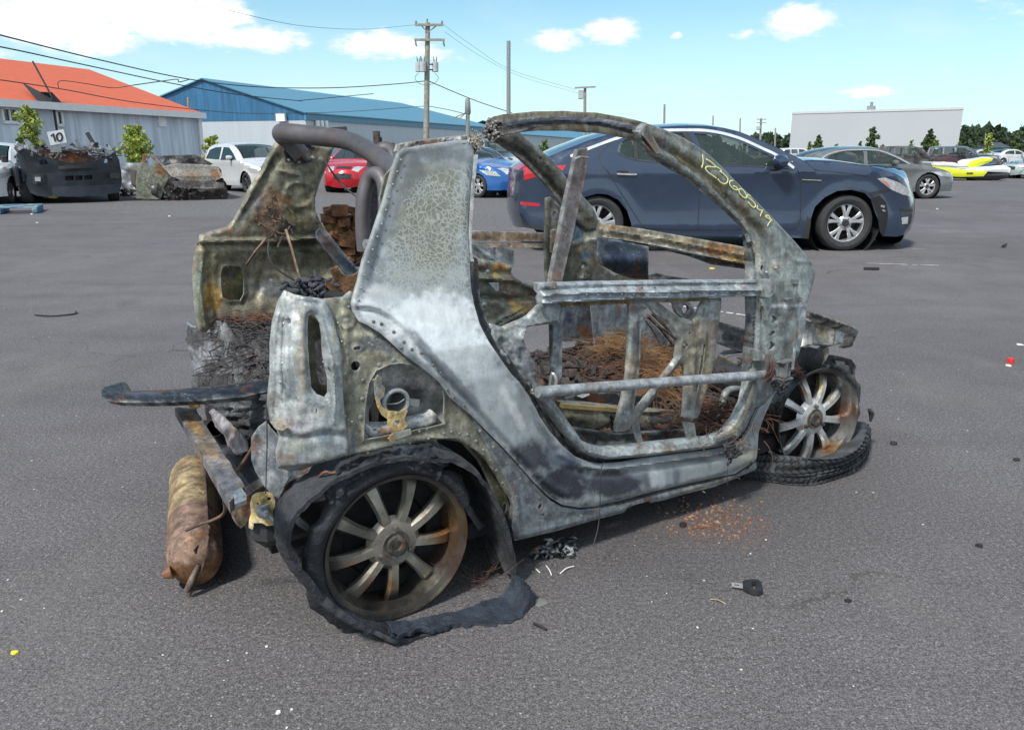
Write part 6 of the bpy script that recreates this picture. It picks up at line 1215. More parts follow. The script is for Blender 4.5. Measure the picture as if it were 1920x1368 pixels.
for nm, pts in (('far_door_beam', [(640, 430), (700, 431), (880, 433), (1036, 437), (1036, 453), (880, 452), (700, 449), (640, 448)]), ('far_door_beam', [(640, 452), (880, 455), (1034, 457), (1034, 465), (880, 463), (640, 460)])):
    panel(nm, pts, PY(.86, -.22), rm_, car, step=6, th=.03, base=(.22, .16, .115), blobs=[(960, 440, 60, 4, (.27, .21, .15), .7), (700, 440, 60, 9, (.20, .09, .04), .8), (900, 446, 30, 5, (.15, .09, .06), .6)], dent=.003)
panel('far_door_catch', [(1034, 432), (1044, 430), (1048, 440), (1046, 462), (1040, 474), (1034, 474)], PY(.53), rm_, car, step=3, th=.02, base=(.2, .16, .12), dent=.004)
panel('far_door_shell', [(880, 452), (920, 464), (945, 464), (963, 470), (966, 500), (950, 508), (925, 500), (905, 488), (883, 470)], PY(.66, -.05), bm, car, step=4, th=.01, base=(.19, .22, .24), blobs=[(920, 475, 24, 6, (.34, .36, .36), .6)], dent=.01, rel=[([(884, 458), (940, 498)], 3, .01), ([(930, 466), (932, 500)], 3, -.01)])
# rusty lock mechanism seen between the hoops
rng = random.Random(21); mb = MB()
for i in range(46):
    px, py = rng.uniform(602, 692), rng.uniform(392, 500); 
    if px < 600+(py-390)*.45: continue
    p = K.Y(px, py, .66+rng.uniform(-.02, .04)); mb.box(p, (rng.uniform(.02, .09), .03, rng.uniform(.01, .05)), rot=rng.gauss(0, .3), tilt=Matrix3(rng.gauss(0, .35)), bev=.003)
mb.build('door_lock_mechanism', rm_, car, 0, (.20, .09, .04))
panel('lock_carrier', [(600, 400), (625, 404), (660, 402), (692, 408), (694, 500), (668, 500), (640, 470), (610, 430)], PY(.70), rm_, car, step=4, th=.012, base=(.33, .21, .09), blobs=[(660, 470, 30, 6, (.06, .03, .02), .8), (670, 438, 18, 10, (.25, .10, .05), .9), (625, 415, 14, 8, (.30, .28, .2), .6), (650, 418, 40, 8, (.45, .36, .18), .7), (668, 490, 16, 7, (.45, .32, .14), .7)], dent=.02, dsc=.12)
# ---- far rear quarter (inside face)
fq = [(519, 266), (560, 262), (600, 270), (629, 277), (620, 300), (603, 341), (593, 373), (593, 395), (607, 425), (629, 458), (654, 487), (672, 512), (668, 535), (655, 560), (620, 600), (560, 612), (515, 600), (450, 603), (406, 606), (386, 626), (374, 622), (366, 575), (362, 512), (367, 472), (377, 441), (398, 434), (428, 426), (440, 414), (452, 392), (468, 355), (493, 315), (508, 285)]
fb = [(545, 330, 40, 40, (.20, .195, .14), .7), (570, 300, 30, 30, (.23, .22, .17), .7), (500, 400, 34, 34, (.27, .16, .10), .75), (505, 430, 20, 14, (.30, .22, .16), .7), (480, 380, 14, 20, (.10, .11, .13), .6), (560, 420, 30, 40, (.12, .115, .07), .7), (580, 390, 14, 20, (.30, .29, .2), .5), (540, 430, 16, 12, (.05, .055, .075), .7), (590, 440, 24, 10, (.04, .045, .06), .8), (560, 460, 60, 14, (.05, .055, .045), .75), (600, 520, 40, 30, (.17, .165, .11), .7), (510, 540, 50, 20, (.07, .08, .09), .8), (500, 470, 40, 18, (.12, .12, .08), .7), (400, 480, 24, 40, (.26, .24, .14), .75), (395, 555, 22, 34, (.36, .22, .07), .85), (372, 540, 8, 60, (.20, .24, .20), .8), (400, 440, 26, 8, (.05, .065, .08), .8), (460, 405, 12, 40, (.05, .06, .065), .8, 30), (500, 300, 10, 30, (.07, .08, .075), .8, 25), (410, 460, 26, 12, (.24, .23, .19), .6), (480, 585, 50, 12, (.13, .12, .08), .7), (470, 560, 20, 10, (.05, .05, .055), .6), (540, 375, 14, 10, (.16, .07, .04), .6), (545, 560, 30, 12, (.06, .065, .08), .7)]
fh = [(417, 500), (425, 497), (448, 499), (456, 507), (456, 550), (450, 563), (430, 563), (416, 556), (413, 530), (414, 510)]
def farq(u, v):
    def f(p): return .63+.05*math.exp(-(((u-470)/60)**2+((v-520)/50)**2))-.05*(v > 440)*min(1, (v-440)/20)*0+.05*math.exp(-(((u-590)/50)**2+((v-500)/40)**2))-.10*max(0, p[2]-.9)
    return K.S(u, v, f, 1, .6)
panel('far_rear_quarter', fq, farq, bm, car, holes=[fh, ell(509, 525, 4, 3, 10)], step=4, th=.012, base=(.20, .185, .135), blobs=fb, dent=.010, dsc=.03, seed=4,
      rel=[([(372, 452), (440, 452), (520, 452), (590, 446)], 4, .02), ([(372, 460), (520, 462), (600, 458)], 6, -.014), ([*fh, fh[0]], 5, .012), ([(603, 300), (588, 370), (592, 410), (625, 465), (665, 520)], 4, .014), ([(520, 300), (480, 370), (445, 420)], 8, -.014), ([(380, 470), (374, 540), (384, 610)], 5, .016), ([(394, 470), (396, 560), (410, 600)], 5, -.012), ([(528, 320), (560, 330), (572, 360)], 4, .012), ([(500, 480), (480, 560)], 6, -.01), (ell(560, 365, 26, 24), 4, .008)], rnd=7, rh=.016)
panel('far_pocket', [(408, 492), (460, 490), (462, 570), (410, 570)], PY(.72), bm, car, step=6, th=.01, base=(.10, .10, .06), blobs=[(430, 510, 20, 14, soot, .7)], dent=.01)
panel('far_strut', [(594, 435), (600, 428), (612, 432), (640, 468), (672, 505), (668, 512), (650, 516), (636, 498), (608, 468), (596, 450)], PY(.52), bm, car, step=4, th=.02, base=(.09, .095, .115), blobs=[(610, 445, 16, 12, (.22, .19, .20), .85), (620, 470, 14, 14, (.17, .15, .15), .6), (655, 500, 14, 10, (.06, .08, .12), .7)], dent=.004, rel=[([(600, 432), (640, 478), (668, 508)], 4, .012)])
panel('seat_belt_bracket', [(618, 505), (634, 499), (640, 512), (652, 519), (668, 512), (680, 502), (676, 530), (664, 548), (640, 552), (622, 546), (610, 536), (612, 526), (622, 530), (626, 522)], PY(.30), rm_, car, step=3.5, th=.006, base=(.17, .095, .06), blobs=[(645, 530, 20, 14, (.22, .12, .07), .6)], dent=.006)
# braces and brackets hanging on the far quarter
mb = MB(); mb.tube([K.Y(500, 446, .50), K.Y(480, 470, .52), K.Y(462, 496, .54)], .008, 8, flat=.6); mb.tube([K.Y(536, 430, .50), K.Y(548, 470, .48), K.Y(560, 515, .44), K.Y(566, 530, .42)], .010, 8, flat=.5); mb.build('brace', rm_, car, 180, (.21, .15, .10))
mb = MB()
for i in range(46): p = K.Y(rng.gauss(518, 18), rng.gauss(412, 24), .615); d = np.array([rng.gauss(0, .010), rng.gauss(0, .003), rng.gauss(0, .010)]); mb.beam(p-d, p+d+(0.001, 0, 0), rng.uniform(.003, .012), rng.uniform(.003, .008))
mb.build('heat_twisted_fixings', rm_, car, 0, (.17, .12, .09))
mb = MB()
for i in range(60): p = K.Y(rng.gauss(590, 22), rng.gauss(540, 10), .38+rng.gauss(0, .05)); d = np.array([rng.gauss(0, .02), rng.gauss(0, .02), rng.gauss(0, .012)]); mb.tube([p-d, p+d*.2, p+d], [.005, .011, .004], 6)
mb.build('charred_wiring', M['char'], car, 180, (.05, .055, .07))
mb = MB(); mb.tube([K.Y(504, 452, .5), K.Y(504, 480, .46), K.Y(520, 505, .44), K.Y(560, 530, .42), K.Y(585, 545, .4)], .004, 6, sm=5); mb.tube([K.Y(608, 300, .5), K.Y(640, 345, .3), K.Y(690, 385, .0)], .0035, 6, sm=5); mb.tube([K.Y(660, 500, .2), K.Y(690, 480, 0), K.Y(700, 462, -.1)], .003, 6, sm=4); mb.build('cable', M['dark'], car)
# hoop mount plate and bolts
panel('hoop_mount', [(534, 270), (560, 264), (588, 270), (592, 290), (586, 304), (560, 309), (536, 304), (531, 285)], PY(.57), bm, car, step=4, th=.012, base=(.05, .05, .05), blobs=[(575, 285, 10, 10, (.12, .12, .12), .7)], dent=.003, rel=[(ell(578, 285, 14, 18), 3, .01)])
bolts('mount_bolt', [(587, 273, .012), (586, 296, .012), (542, 300, .010), (560, 304, .008)], PY(.555), M['galv'], car, .01, .012)
# ---- roll hoops
hp = lambda L: [K.Y(a, b, c) for a, b, c in L]
mb = MB(); mb.tube(hp([(566, 292, .52), (545, 268, .53), (528, 252, .52), (540, 250, .44), (600, 256, .28), (645, 262, .16), (680, 276, .02), (715, 300, -.16), (760, 332, -.38)]), [.034, .034, .035, .036, .034, .032, .031, .030, .029], 18, sm=7); mb.build('roll_bar', M['tube'], car, 60)
mb = MB(); mb.tube(hp([(683, 470, -.20), (680, 420, -.20), (682, 370, -.20), (690, 338, -.20), (703, 326, -.22), (716, 334, -.25), (722, 360, -.27), (722, 420, -.28)]), .023, 16, sm=7); mb.build('roll_hoop', M['tube'], car, 60)
mb = MB(); mb.tube(hp([(700, 420, -.02), (700, 330, -.02), (708, 292, -.02), (722, 280, -.04), (736, 290, -.06), (742, 320, -.08)]), .026, 16, sm=7); mb.build('roll_hoop', M['tube'], car, 60)
panel('hoop_panel', [(691, 350), (700, 338), (712, 342), (718, 380), (716, 470), (700, 480), (690, 470)], PY(-.12), bm, car, step=6, th=.01, base=(.03, .034, .05))
panel('hoop_gusset', [(722, 330), (740, 308), (752, 300), (748, 330), (730, 370), (716, 400), (712, 372)], PY(-.5), bm, car, step=4, th=.01, base=(.17, .17, .13))
mb = MB(); a = K.Y(683, 458, -.4); mb.tube([a, a+(.05, 0, .0)], .014, 10); mb.build('hoop_bolt', M['galv'], car)
# ---- cabin: rear bulkhead, floor, firewall
bh = [(883, 492), (892, 486), (915, 488), (940, 492), (962, 498), (968, 520), (990, 532), (1014, 536), (1016, 560), (1008, 582), (990, 596), (968, 606), (945, 616), (915, 620), (900, 600), (888, 560)]
panel('rear_bulkhead', bh, PY(-.45), bm, car, holes=[[(936, 596), (948, 592), (952, 594), (942, 600), (936, 600)]], step=4, th=.02, base=(.18, .18, .14), blobs=[(935, 500, 16, 9, (.42, .24, .06), .85), (940, 496, 10, 6, (.16, .06, .03), .8), (905, 500, 14, 10, (.17, .13, .09), .7), (975, 575, 28, 12, (.42, .29, .10), .85), (930, 515, 12, 8, (.45, .35, .12), .6), (925, 545, 30, 7, (.16, .17, .14), .8), (960, 520, 30, 8, (.15, .145, .11), .7), (950, 545, 24, 6, (.20, .22, .21), .7), (900, 560, 16, 24, (.15, .17, .16), .7), (990, 560, 16, 14, (.22, .2, .14), .5), (1005, 555, 7, 16, (.5, .5, .45), .6)], dent=.008, dsc=.06, seed=12,
      rel=[([(885, 520), (960, 524), (1010, 545)], 6, .02), ([(895, 555), (960, 562), (1005, 556)], 5, -.02), ([(890, 505), (930, 512), (965, 512)], 5, -.014), ([(920, 610), (980, 575), (984, 583), (930, 612)], 3, .012), ([(912, 490), (915, 520)], 3, .012)], rnd=6, rh=.012)
bolts('bulkhead_bolt', [(892, 528, .014), (908, 571, .013), (914, 509, .010), (945, 548, .007), (980, 571, .006)], PY(-.47), M['galv'], car, .01, .008)
panel('bulkhead_tab', [(917, 530), (935, 530), (935, 545), (930, 546)], PY(-.50), bm, car, step=4, th=.004, base=(.5, .52, .53))
rs = [(1012, 572), (1035, 569), (1052, 570), (1052, 590), (1046, 602), (1034, 608), (1012, 610), (992, 612), (986, 620), (981, 634), (986, 650), (996, 664), (1003, 678), (1008, 700), (1011, 716), (1018, 730), (1014, 745), (1002, 738), (985, 716), (962, 690), (938, 660), (922, 628), (918, 606), (945, 614), (968, 604), (990, 594)]
panel('door_rear_shell', rs, SN(.03), bm, car, step=3.5, th=.012, base=(.25, .28, .29), blobs=[(960, 640, 18, 24, (.34, .36, .36), .6), (975, 660, 10, 18, (.08, .09, .10), .8), (940, 625, 14, 12, (.20, .20, .16), .7), (1020, 590, 24, 12, (.26, .29, .28), .7), (968, 680, 6, 16, (.5, .52, .53), .7), (990, 690, 12, 20, (.15, .15, .17), .8), (955, 612, 16, 8, (.3, .25, .12), .5)], dent=.010, dsc=.08, rel=[([(1048, 575), (1044, 598), (1014, 604), (984, 610), (976, 634), (990, 664), (1002, 700)], 4, .014), ([(940, 640), (970, 690), (1000, 730)], 5, -.012)], rnd=4, rh=.005)
# floor pan and debris
def hfield(name, x0, x1, y0, y1, f, m, nx, ny, cf, th=.03):
    V = []; col = []
    for i in range(nx+1):
        for j in range(ny+1):
            x = x0+(x1-x0)*i/nx; y = y0+(y1-y0)*j/ny; V.append((x, y, f(x, y))); col.append(cf(x, y))
    V = np.array(V); F = [(i*(ny+1)+j, (i+1)*(ny+1)+j, (i+1)*(ny+1)+j+1, i*(ny+1)+j+1) for i in range(nx) for j in range(ny)]
    n_ = len(V); V2 = V.copy(); V2[:, 2] = V[:, 2].min()-th; VV = np.vstack([V, V2]); FF = F+[tuple(n_+k for k in f[::-1]) for f in F]
    br_ = [i*(ny+1) for i in range(nx+1)]+[nx*(ny+1)+j for j in range(1, ny+1)]+[i*(ny+1)+ny for i in range(nx-1, -1, -1)]+[j for j in range(ny-1, 0, -1)]
    for a, b in zip(br_, br_[1:]+br_[:1]): FF.append((a, n_+a, n_+b, b))
    return obj(name, VV, FF, m, car, 60, np.array(col+col))
nf = lambda x, y, s, k=0, o=5: noise.fractal(Vector((x*s+k, y*s, k*.37)), .55, 2.1, o)
MB().box((.85, 0, .15), (1.7, 1.3, .05)).box((-.05, 0, .22), (.5, 1.1, .05)).box((1.62, 0, .20), (.06, 1.2, .14)).build('floor_pan', M['void'], car, 0)  # near-black boxes closing the underside, added to stop light leaking in
fl = hfield('debris_bed', .42, 1.58, -.60, .60, lambda x, y: .27+.10*math.exp(-((x-1.0)**2/.12+(y-.12)**2/.10))+.05*math.exp(-((x-.62)**2/.05+(y+.05)**2/.2))+.045*nf(x, y, 9)+.02*nf(x, y, 34, 3), ch_, 110, 110, lambda x, y: np.clip(np.array((.052, .042, .040))*(1+.9*nf(x, y, 6, 8))+np.array((.09, .035, .012))*max(0, nf(x, y, 4, 5)), .008, 1))
def strands(name, n, cen, spread, L, r, m, par, seed, droop=.3, label=None):
    rng = random.Random(seed); mb = MB()
    for i in range(n):
        c = cen[rng.randrange(len(cen))]; p = np.array([rng.gauss(c[0], spread[0]), rng.gauss(c[1], spread[1]), c[2]+abs(rng.gauss(0, spread[2]))]); a = rng.uniform(0, 6.28); d = np.array([math.cos(a), math.sin(a), rng.uniform(-.3, .6)])*L*rng.uniform(.4, 1.2); k = np.array([rng.gauss(0, .3), rng.gauss(0, .3), -droop])*L
        mb.tube([p, p+d*.35+k*.1, p+d*.7+k*.4, p+d+k], [r, r, r*.8, r*.5], 3, cap=False)
    return mb.build(name, m, par, 180)
strw = mat('dry_straw', (.23, .125, .05), .8, 0, .5, 14, tint2=(.12, .06, .035)); strd = mat('scorched_straw', (.11, .055, .035), .85, 0, .5, 14)
pz = lambda a, b, z: tuple(K.Z(a, b, z))
strands('straw', 800, [pz(1165, 645, .40), pz(1180, 640, .40), pz(1150, 650, .40), pz(1225, 660, .38), pz(1240, 680, .37), pz(1255, 705, .36), pz(1230, 700, .36)], (.05, .05, .016), .11, .0011, strw, car, 1)
strands('straw', 300, [tuple(K.Y(1245, 752, -.36)), tuple(K.Y(1240, 735, -.34)), tuple(K.Y(1225, 740, -.34))], (.04, .03, .02), .10, .001, strw, car, 2, .9)
strands('scorched_straw', 900, [pz(1100, 700, .33), pz(1060, 690, .33), pz(1150, 720, .33), pz(1200, 690, .35), pz(1330, 790, .30), pz(1350, 770, .30), pz(1290, 700, .33), pz(1130, 670, .36)], (.09, .08, .015), .11, .0016, strd, car, 3)
rng = random.Random(31); mb = MB()
for i in range(230):
    p = np.array([rng.uniform(.48, 1.52), rng.uniform(-.52, .5), .30]); p[2] = .29+.09*math.exp(-((p[0]-1.0)**2/.12+(p[1]-.12)**2/.10))+.02; d = np.array([rng.gauss(0, .03), rng.gauss(0, .03), rng.gauss(0, .012)]); mb.tube([p-d, p+d*.3, p+d], [.004, .012, .004], 5)
mb.build('charred_lumps', ch_, car, 180, (.04, .032, .031))
# firewall plates beyond the debris
panel('firewall_plate', [(1108, 570), (1184, 568), (1212, 596), (1252, 636), (1250, 655), (1215, 668), (1180, 655), (1116, 650)], PY(.35), bm, car, step=6, th=.01, base=(.20, .23, .26), blobs=[(1150, 620, 30, 16, (.28, .29, .28), .6), (1170, 590, 20, 10, (.15, .18, .21), .7), (1125, 640, 14, 10, (.12, .13, .14), .6), (1130, 600, 8, 40, (.3, .32, .33), .5)], dent=.006)
panel('firewall_side', [(1054, 568), (1112, 570), (1114, 650), (1090, 640), (1054, 640)], PY(.42), bm, car, step=6, th=.01, base=(.10, .12, .145), blobs=[(1095, 622, 16, 14, (.20, .09, .045), .8), (1070, 600, 12, 20, (.06, .07, .09), .7), (1080, 590, 5, 30, (.17, .2, .22), .6)], dent=.008)
panel('seat_rail_box', [(1255, 655), (1270, 640), (1300, 660), (1290, 700), (1262, 690)], PY(.1), M['char'], car, step=5, th=.05, base=(.04, .04, .042), dent=.02)
mb = MB()
for a, b, c, r in (((1214, 592), (1262, 645), .1, .010), ((1222, 588), (1278, 650), .12, .007), ((1230, 610), (1270, 640), .05, .006), ((1210, 600), (1240, 650), .2, .005)): mb.tube([K.Y(*a, c), K.Y((a[0]+b[0])/2, (a[1]+b[1])/2-4, c), K.Y(*b, c)], r, 6, sm=4)
mb.build('pedal_linkage', rm_, car, 60, (.15, .11, .09))
panel('steering_bracket', [(1262, 564), (1290, 562), (1300, 575), (1304, 590), (1296, 600), (1280, 596), (1268, 585)], PY(.05), bm, car, holes=[ell(1286, 580, 7, 9, 10)], step=3.5, th=.02, base=(.13, .13, .14), blobs=[(1275, 580, 6, 14, (.3, .32, .33), .6)], dent=.006)
xm = [(1053, 755), (1100, 757), (1171, 764), (1230, 768), (1281, 770), (1340, 764), (1360, 768), (1352, 785), (1279, 801), (1230, 806), (1156, 811), (1110, 810), (1077, 807), (1062, 785)]
panel('seat_crossmember', xm, PY(-.46), bm, car, step=4.5, th=.03, base=(.22, .21, .15), blobs=[(1120, 785, 26, 14, (.40, .38, .29), .85), (1090, 790, 16, 10, (.06, .08, .10), .7), (1150, 775, 20, 8, (.10, .11, .10), .6), (1240, 782, 40, 12, (.06, .075, .10), .85), (1260, 798, 60, 5, (.36, .22, .08), .85), (1180, 800, 30, 6, (.30, .29, .22), .7), (1320, 785, 24, 8, (.25, .17, .07), .7)], dent=.004, rel=[([(1055, 760), (1170, 768), (1350, 770)], 3, .02), ([(1060, 782), (1200, 790), (1350, 782)], 8, .014)], rnd=5, rh=.01)
MB().beam(K.Y(1053, 760, -.5), K.Y(1172, 769, -.48), .02, .014).build('seat_rail', M['gold'], car, 0)
panel('tunnel_cover', [(1060, 748), (1100, 736), (1160, 738), (1240, 745), (1290, 760), (1240, 766), (1171, 762), (1100, 756)], PY(-.40), bm, car, step=5, th=.01, base=(.04, .045, .055), dent=.006)
panel('scrap_foil', [(1082, 742), (1104, 736), (1106, 740), (1092, 746)], PY(-.47), bm, car, step=3, th=.002, base=(.6, .6, .6))
panel('sill_inner', [(1065, 800), (1156, 814), (1290, 806), (1390, 790), (1396, 815), (1336, 826), (1198, 842), (1142, 846), (1110, 838)], PY(-.60), bm, car, step=5, th=.02, base=(.05, .055, .06), blobs=[(1150, 832, 50, 7, (.32, .34, .32), .7), (1230, 832, 40, 5, (.30, .30, .26), .6), (1310, 805, 30, 6, (.12, .06, .035), .7), (1250, 812, 40, 6, (.04, .04, .045), .7)], dent=.008, dsc=.08)
# corrugated hose and loose parts front footwell
mb = MB(); P = spl(hp([(1300, 806, -.56), (1335, 796, -.55), (1352, 775, -.54), (1356, 750, -.53), (1364, 733, -.52), (1384, 730, -.5), (1398, 740, -.48)]), 9); mb.tube(P, [.013+.0025*(i % 2) for i in range(len(P))], 10); mb.build('corrugated_hose', bm, car, 60, (.26, .28, .27))
mb = MB(); P = spl(hp([(1218, 800, -.5), (1250, 806, -.5), (1275, 812, -.52)]), 14); mb.tube(P, [.009+.002*(i % 2) for i in range(len(P))], 8); mb.build('rusty_hose', rm_, car, 60, (.17, .08, .045))
mb = MB(); mb.tube(hp([(1390, 735, -.4), (1398, 760, -.4), (1388, 795, -.42), (1370, 812, -.45)]), .016, 8, sm=5, flat=.4); mb.build('bent_strip', rm_, car, 60, (.12, .09, .08))
rng = random.Random(12); mb = MB()
for i in range(160):
    p = K.Y(rng.uniform(1300, 1402), rng.uniform(748, 816), rng.uniform(-.45, .1)); p[2] = max(p[2], .22); d = np.array([rng.gauss(0, .025), rng.gauss(0, .02), rng.gauss(0, .018)]); mb.tube([p-d, p+d*.3, p+d], [.005, .014, .005], 5)
mb.build('footwell_debris', ch_, car, 180, (.045, .038, .04))
panel('footwell_wall', [(1340, 690), (1400, 700), (1404, 760), (1390, 815), (1300, 815), (1290, 740)], PY(.18), bm, car, step=8, th=.01, base=(.03, .03, .035), blobs=[(1370, 690, 30, 8, (.16, .10, .05), .7)], dent=.01)
panel('far_sill', [(1345, 664), (1395, 690), (1400, 706), (1370, 700), (1342, 694)], PY(.55), bm, car, step=5, th=.03, base=(.14, .12, .09), dent=.006)
panel('far_bumper_strip', [(1352, 604), (1402, 618), (1402, 664), (1352, 646)], PY(.80), bm, car, step=6, th=.04, base=(.028, .033, .042), blobs=[(1375, 640, 24, 3, (.07, .08, .1), .7)], dent=.003, rel=[([(1352, 622), (1402, 638)], 5, .01)])
# ---- near door: beams, inner frame, lower ring
db = [(1013, 532), (1050, 531.5), (1100, 530), (1160, 529), (1260, 527), (1350, 526.5), (1430, 526), (1434, 540), (1436, 555), (1350, 557), (1260, 559), (1160, 563), (1060, 567), (1018, 571), (1016, 550)]
panel('door_upper_beam', db, SN(-.02), bm, car, step=4, th=.03, base=(.26, .295, .32), blobs=[(1040, 545, 24, 12, (.15, .15, .14), .8), (1150, 540, 60, 5, (.34, .38, .39), .7), (1250, 552, 70, 5, (.32, .37, .40), .7), (1380, 536, 40, 5, (.30, .34, .36), .7), (1050, 560, 30, 6, (.20, .21, .2), .7), (1222, 550, 14, 4, white_, .8), (1300, 532, 40, 3, (.18, .2, .21), .7), (1390, 534, 10, 4, white_, .8), (1140, 555, 40, 4, (.15, .18, .22), .6)], dent=.0025, dsc=.05,
      rel=[([(1018, 553), (1053, 549), (1160, 546), (1260, 545), (1432, 542)], 3.5, .018), ([(1018, 545), (1160, 538), (1432, 534)], 4, -.008), ([(1018, 568), (1160, 560), (1435, 553)], 2.5, .008)], rnd=4, rh=.006)
bolts('beam_spot_weld', [(1100+i*22, 552-.3*i+(i % 3)) for i in range(15)], SN(-.04), M['galv'], car, .0035, .002)
bolts('pivot_bolt', [(1036, 535, .018), (1038, 538, .008)], SN(-.045), M['rustm'], car, .01, .008); bolts('beam_hole', [(1204, 539, .004), (1228, 539, .004), (1349, 533, .004)], SN(-.028), M['void'], car, .004, .001)
panel('beam_underside', [(1053, 566), (1160, 562), (1330, 558), (1330, 564), (1160, 570), (1054, 576)], SN(.02), rm_, car, step=5, th=.03, base=(.17, .13, .07))
mb = MB(); mb.tube([SN(-.03)(1008, 735), SN(-.03)(1030, 733), SN(-.03)(1160, 723), SN(-.03)(1300, 712), SN(-.03)(1441, 702)], .0165, 14); mb.build('door_side_tube', bm, car, 60, (.33, .36, .38))
panel('tube_bracket', [(1005, 718), (1020, 724), (1026, 744), (1014, 748), (1006, 736)], SN(-.01), bm, car, step=3, th=.02, base=(.2, .22, .23), dent=.003); mb = MB(); mb.tube([SN(-.01)(1040, 728), SN(-.02)(1043, 712), SN(-.01)(1036, 700), SN(.0)(1032, 716), SN(-.0)(1032, 726)], .005, 8, sm=5); mb.build('tube_hook', M['galv'], car)
xf = [(1181, 562), (1229, 562), (1259, 584), (1286, 601), (1299, 602), (1310, 588), (1314, 575), (1323, 561), (1356, 559), (1354, 584), (1347, 628), (1345, 663), (1338, 700), (1327, 733), (1314, 779), (1310, 785), (1299, 790), (1282, 782), (1284.5, 770), (1286, 726), (1284.5, 693), (1281, 681), (1261, 702), (1237, 737), (1206, 776), (1196, 790), (1185, 801), (1176, 810), (1155, 810), (1158, 790), (1167, 755), (1176, 709), (1180, 663), (1182, 628)]
xh = [[(1215, 577), (1246, 606), (1269, 636), (1270, 645), (1266, 671), (1250, 693), (1226, 726), (1190, 768), (1189, 764), (1197, 709), (1201, 661), (1200, 639), (1204, 606), (1208, 580)], [(1317, 645), (1324, 646), (1320, 690), (1309, 735), (1303, 735), (1312, 690)], ell(1284, 648, 6, 6, 10), ell(1290, 624, 3, 3, 8)]
panel('door_inner_frame', xf, SN(.015), bm, car, holes=xh, step=3.5, th=.010, base=(.22, .23, .215), blobs=[(1300, 640, 30, 40, (.24, .21, .15), .75), (1325, 700, 14, 50, (.27, .23, .15), .7), (1294, 730, 12, 40, (.25, .23, .18), .7), (1338, 620, 12, 30, (.17, .14, .12), .7), (1190, 640, 8, 60, (.10, .12, .14), .75), (1188, 690, 10, 30, (.21, .18, .13), .8), (1170, 780, 16, 30, (.28, .31, .32), .7), (1300, 775, 14, 14, (.36, .40, .42), .8), (1330, 580, 16, 20, (.24, .28, .30), .7), (1210, 566, 20, 8, (.24, .28, .3), .6), (1225, 730, 20, 30, (.27, .30, .3), .7), (1260, 600, 30, 14, (.16, .16, .13), .7), (1310, 610, 10, 14, (.42, .41, .36), .5)], dent=.005, dsc=.06, seed=14,
      rel=[([(1192, 570), (1192, 640), (1184, 720), (1172, 790)], 4, .010), ([(1206, 572), (1250, 600), (1276, 638), (1274, 668), (1240, 715), (1194, 780)], 3.5, .010), ([(1335, 566), (1332, 640), (1320, 720), (1304, 784)], 6, -.010), ([(1298, 660), (1296, 780)], 5, .012), ([(1290, 606), (1300, 640)], 8, .01)], rnd=3.5, rh=.006)
panel('frame_tab', [(1185, 799), (1198, 788), (1206, 836), (1202, 838), (1193, 827)], SN(.03), bm, car, step=3, th=.004, base=(.2, .22, .22)); panel('frame_tab', [(1279, 790), (1302, 793), (1307, 825), (1297, 826), (1288, 823)], SN(.03), bm, car, step=3, th=.004, base=(.26, .28, .27))
ring = [(1008, 742), (1022, 742), (1036.5, 749), (1056.5, 774), (1075, 801), (1093, 826), (1115, 838), (1142.5, 843), (1198, 838), (1290, 827), (1336, 823), (1363.5, 813), (1385, 789), (1400, 758), (1406, 731), (1408, 715), (1423, 716), (1422, 731), (1416, 770), (1400, 807), (1379, 829), (1351, 838), (1290, 847), (1198, 858), (1142, 862), (1118, 858), (1093, 847), (1075, 829), (1056, 804), (1032, 771)]
panel('door_lower_ring', ring, SN(-.012), bm, car, step=3.5, th=.035, base=(.25, .28, .29), blobs=[(1060, 790, 16, 30, (.30, .33, .34), .7), (1200, 848, 80, 5, (.33, .36, .37), .6), (1330, 832, 30, 6, (.25, .27, .26), .6), (1380, 805, 12, 14, (.22, .23, .2), .6), (1250, 842, 50, 3, (.36, .35, .28), .6), (1415, 750, 8, 40, (.2, .22, .22), .6), (1110, 850, 20, 6, (.2, .22, .23), .6)], dent=.003, dsc=.05, rel=[([(1024, 756), (1060, 800), (1100, 845), (1142, 855), (1198, 850), (1330, 834), (1380, 815), (1410, 770), (1416, 722)], 4, .010), ([(1370, 815), (1395, 790), (1410, 750)], 2, -.004)], rnd=4, rh=.007)
# ribbed seal inside the ring
mb = MB(); 
for i in range(26):
    a = i/25; q = spl([(1342, 823), (1372, 812), (1392, 786), (1404, 752), (1410, 722)], 7); p = q[int(a*(len(q)-1))]; mb.box(SN(-.028)(p[0], p[1]), (.010, .012, .012), rot=0)
mb.build('seal_ribs', bm, car, 0, (.22, .22, .19))
panel('window_guide', [(1035, 573), (1054, 573), (1054, 702), (1050, 712), (1044, 712), (1038, 695)], SN(.05), bm, car, step=5, th=.02, base=(.14, .165, .19), blobs=[(1037, 640, 3, 70, soot, .9), (1048, 695, 8, 12, (.3, .33, .36), .7)])
panel('front_window_guide', [(1404, 440), (1410, 436), (1420, 440), (1422, 500), (1422, 560), (1418, 640), (1412, 700), (1402, 700), (1404, 664), (1409, 600), (1409, 500), (1406, 460)], SN(.012), bm, car, step=4, th=.03, base=(.10, .115, .13), blobs=[(1406, 560, 3, 130, (.012, .012, .014), 1.), (1411, 470, 4, 40, (.012, .012, .014), .9), (1418, 560, 3, 120, (.3, .33, .35), .8)], rel=[([(1412, 440), (1414, 560), (1406, 690)], 2.5, .012)])
panel('guide_tip', [(1400, 440), (1410, 436), (1412, 450), (1404, 454)], SN(.0), bm, car, step=3, th=.01, base=(.25, .27, .29))
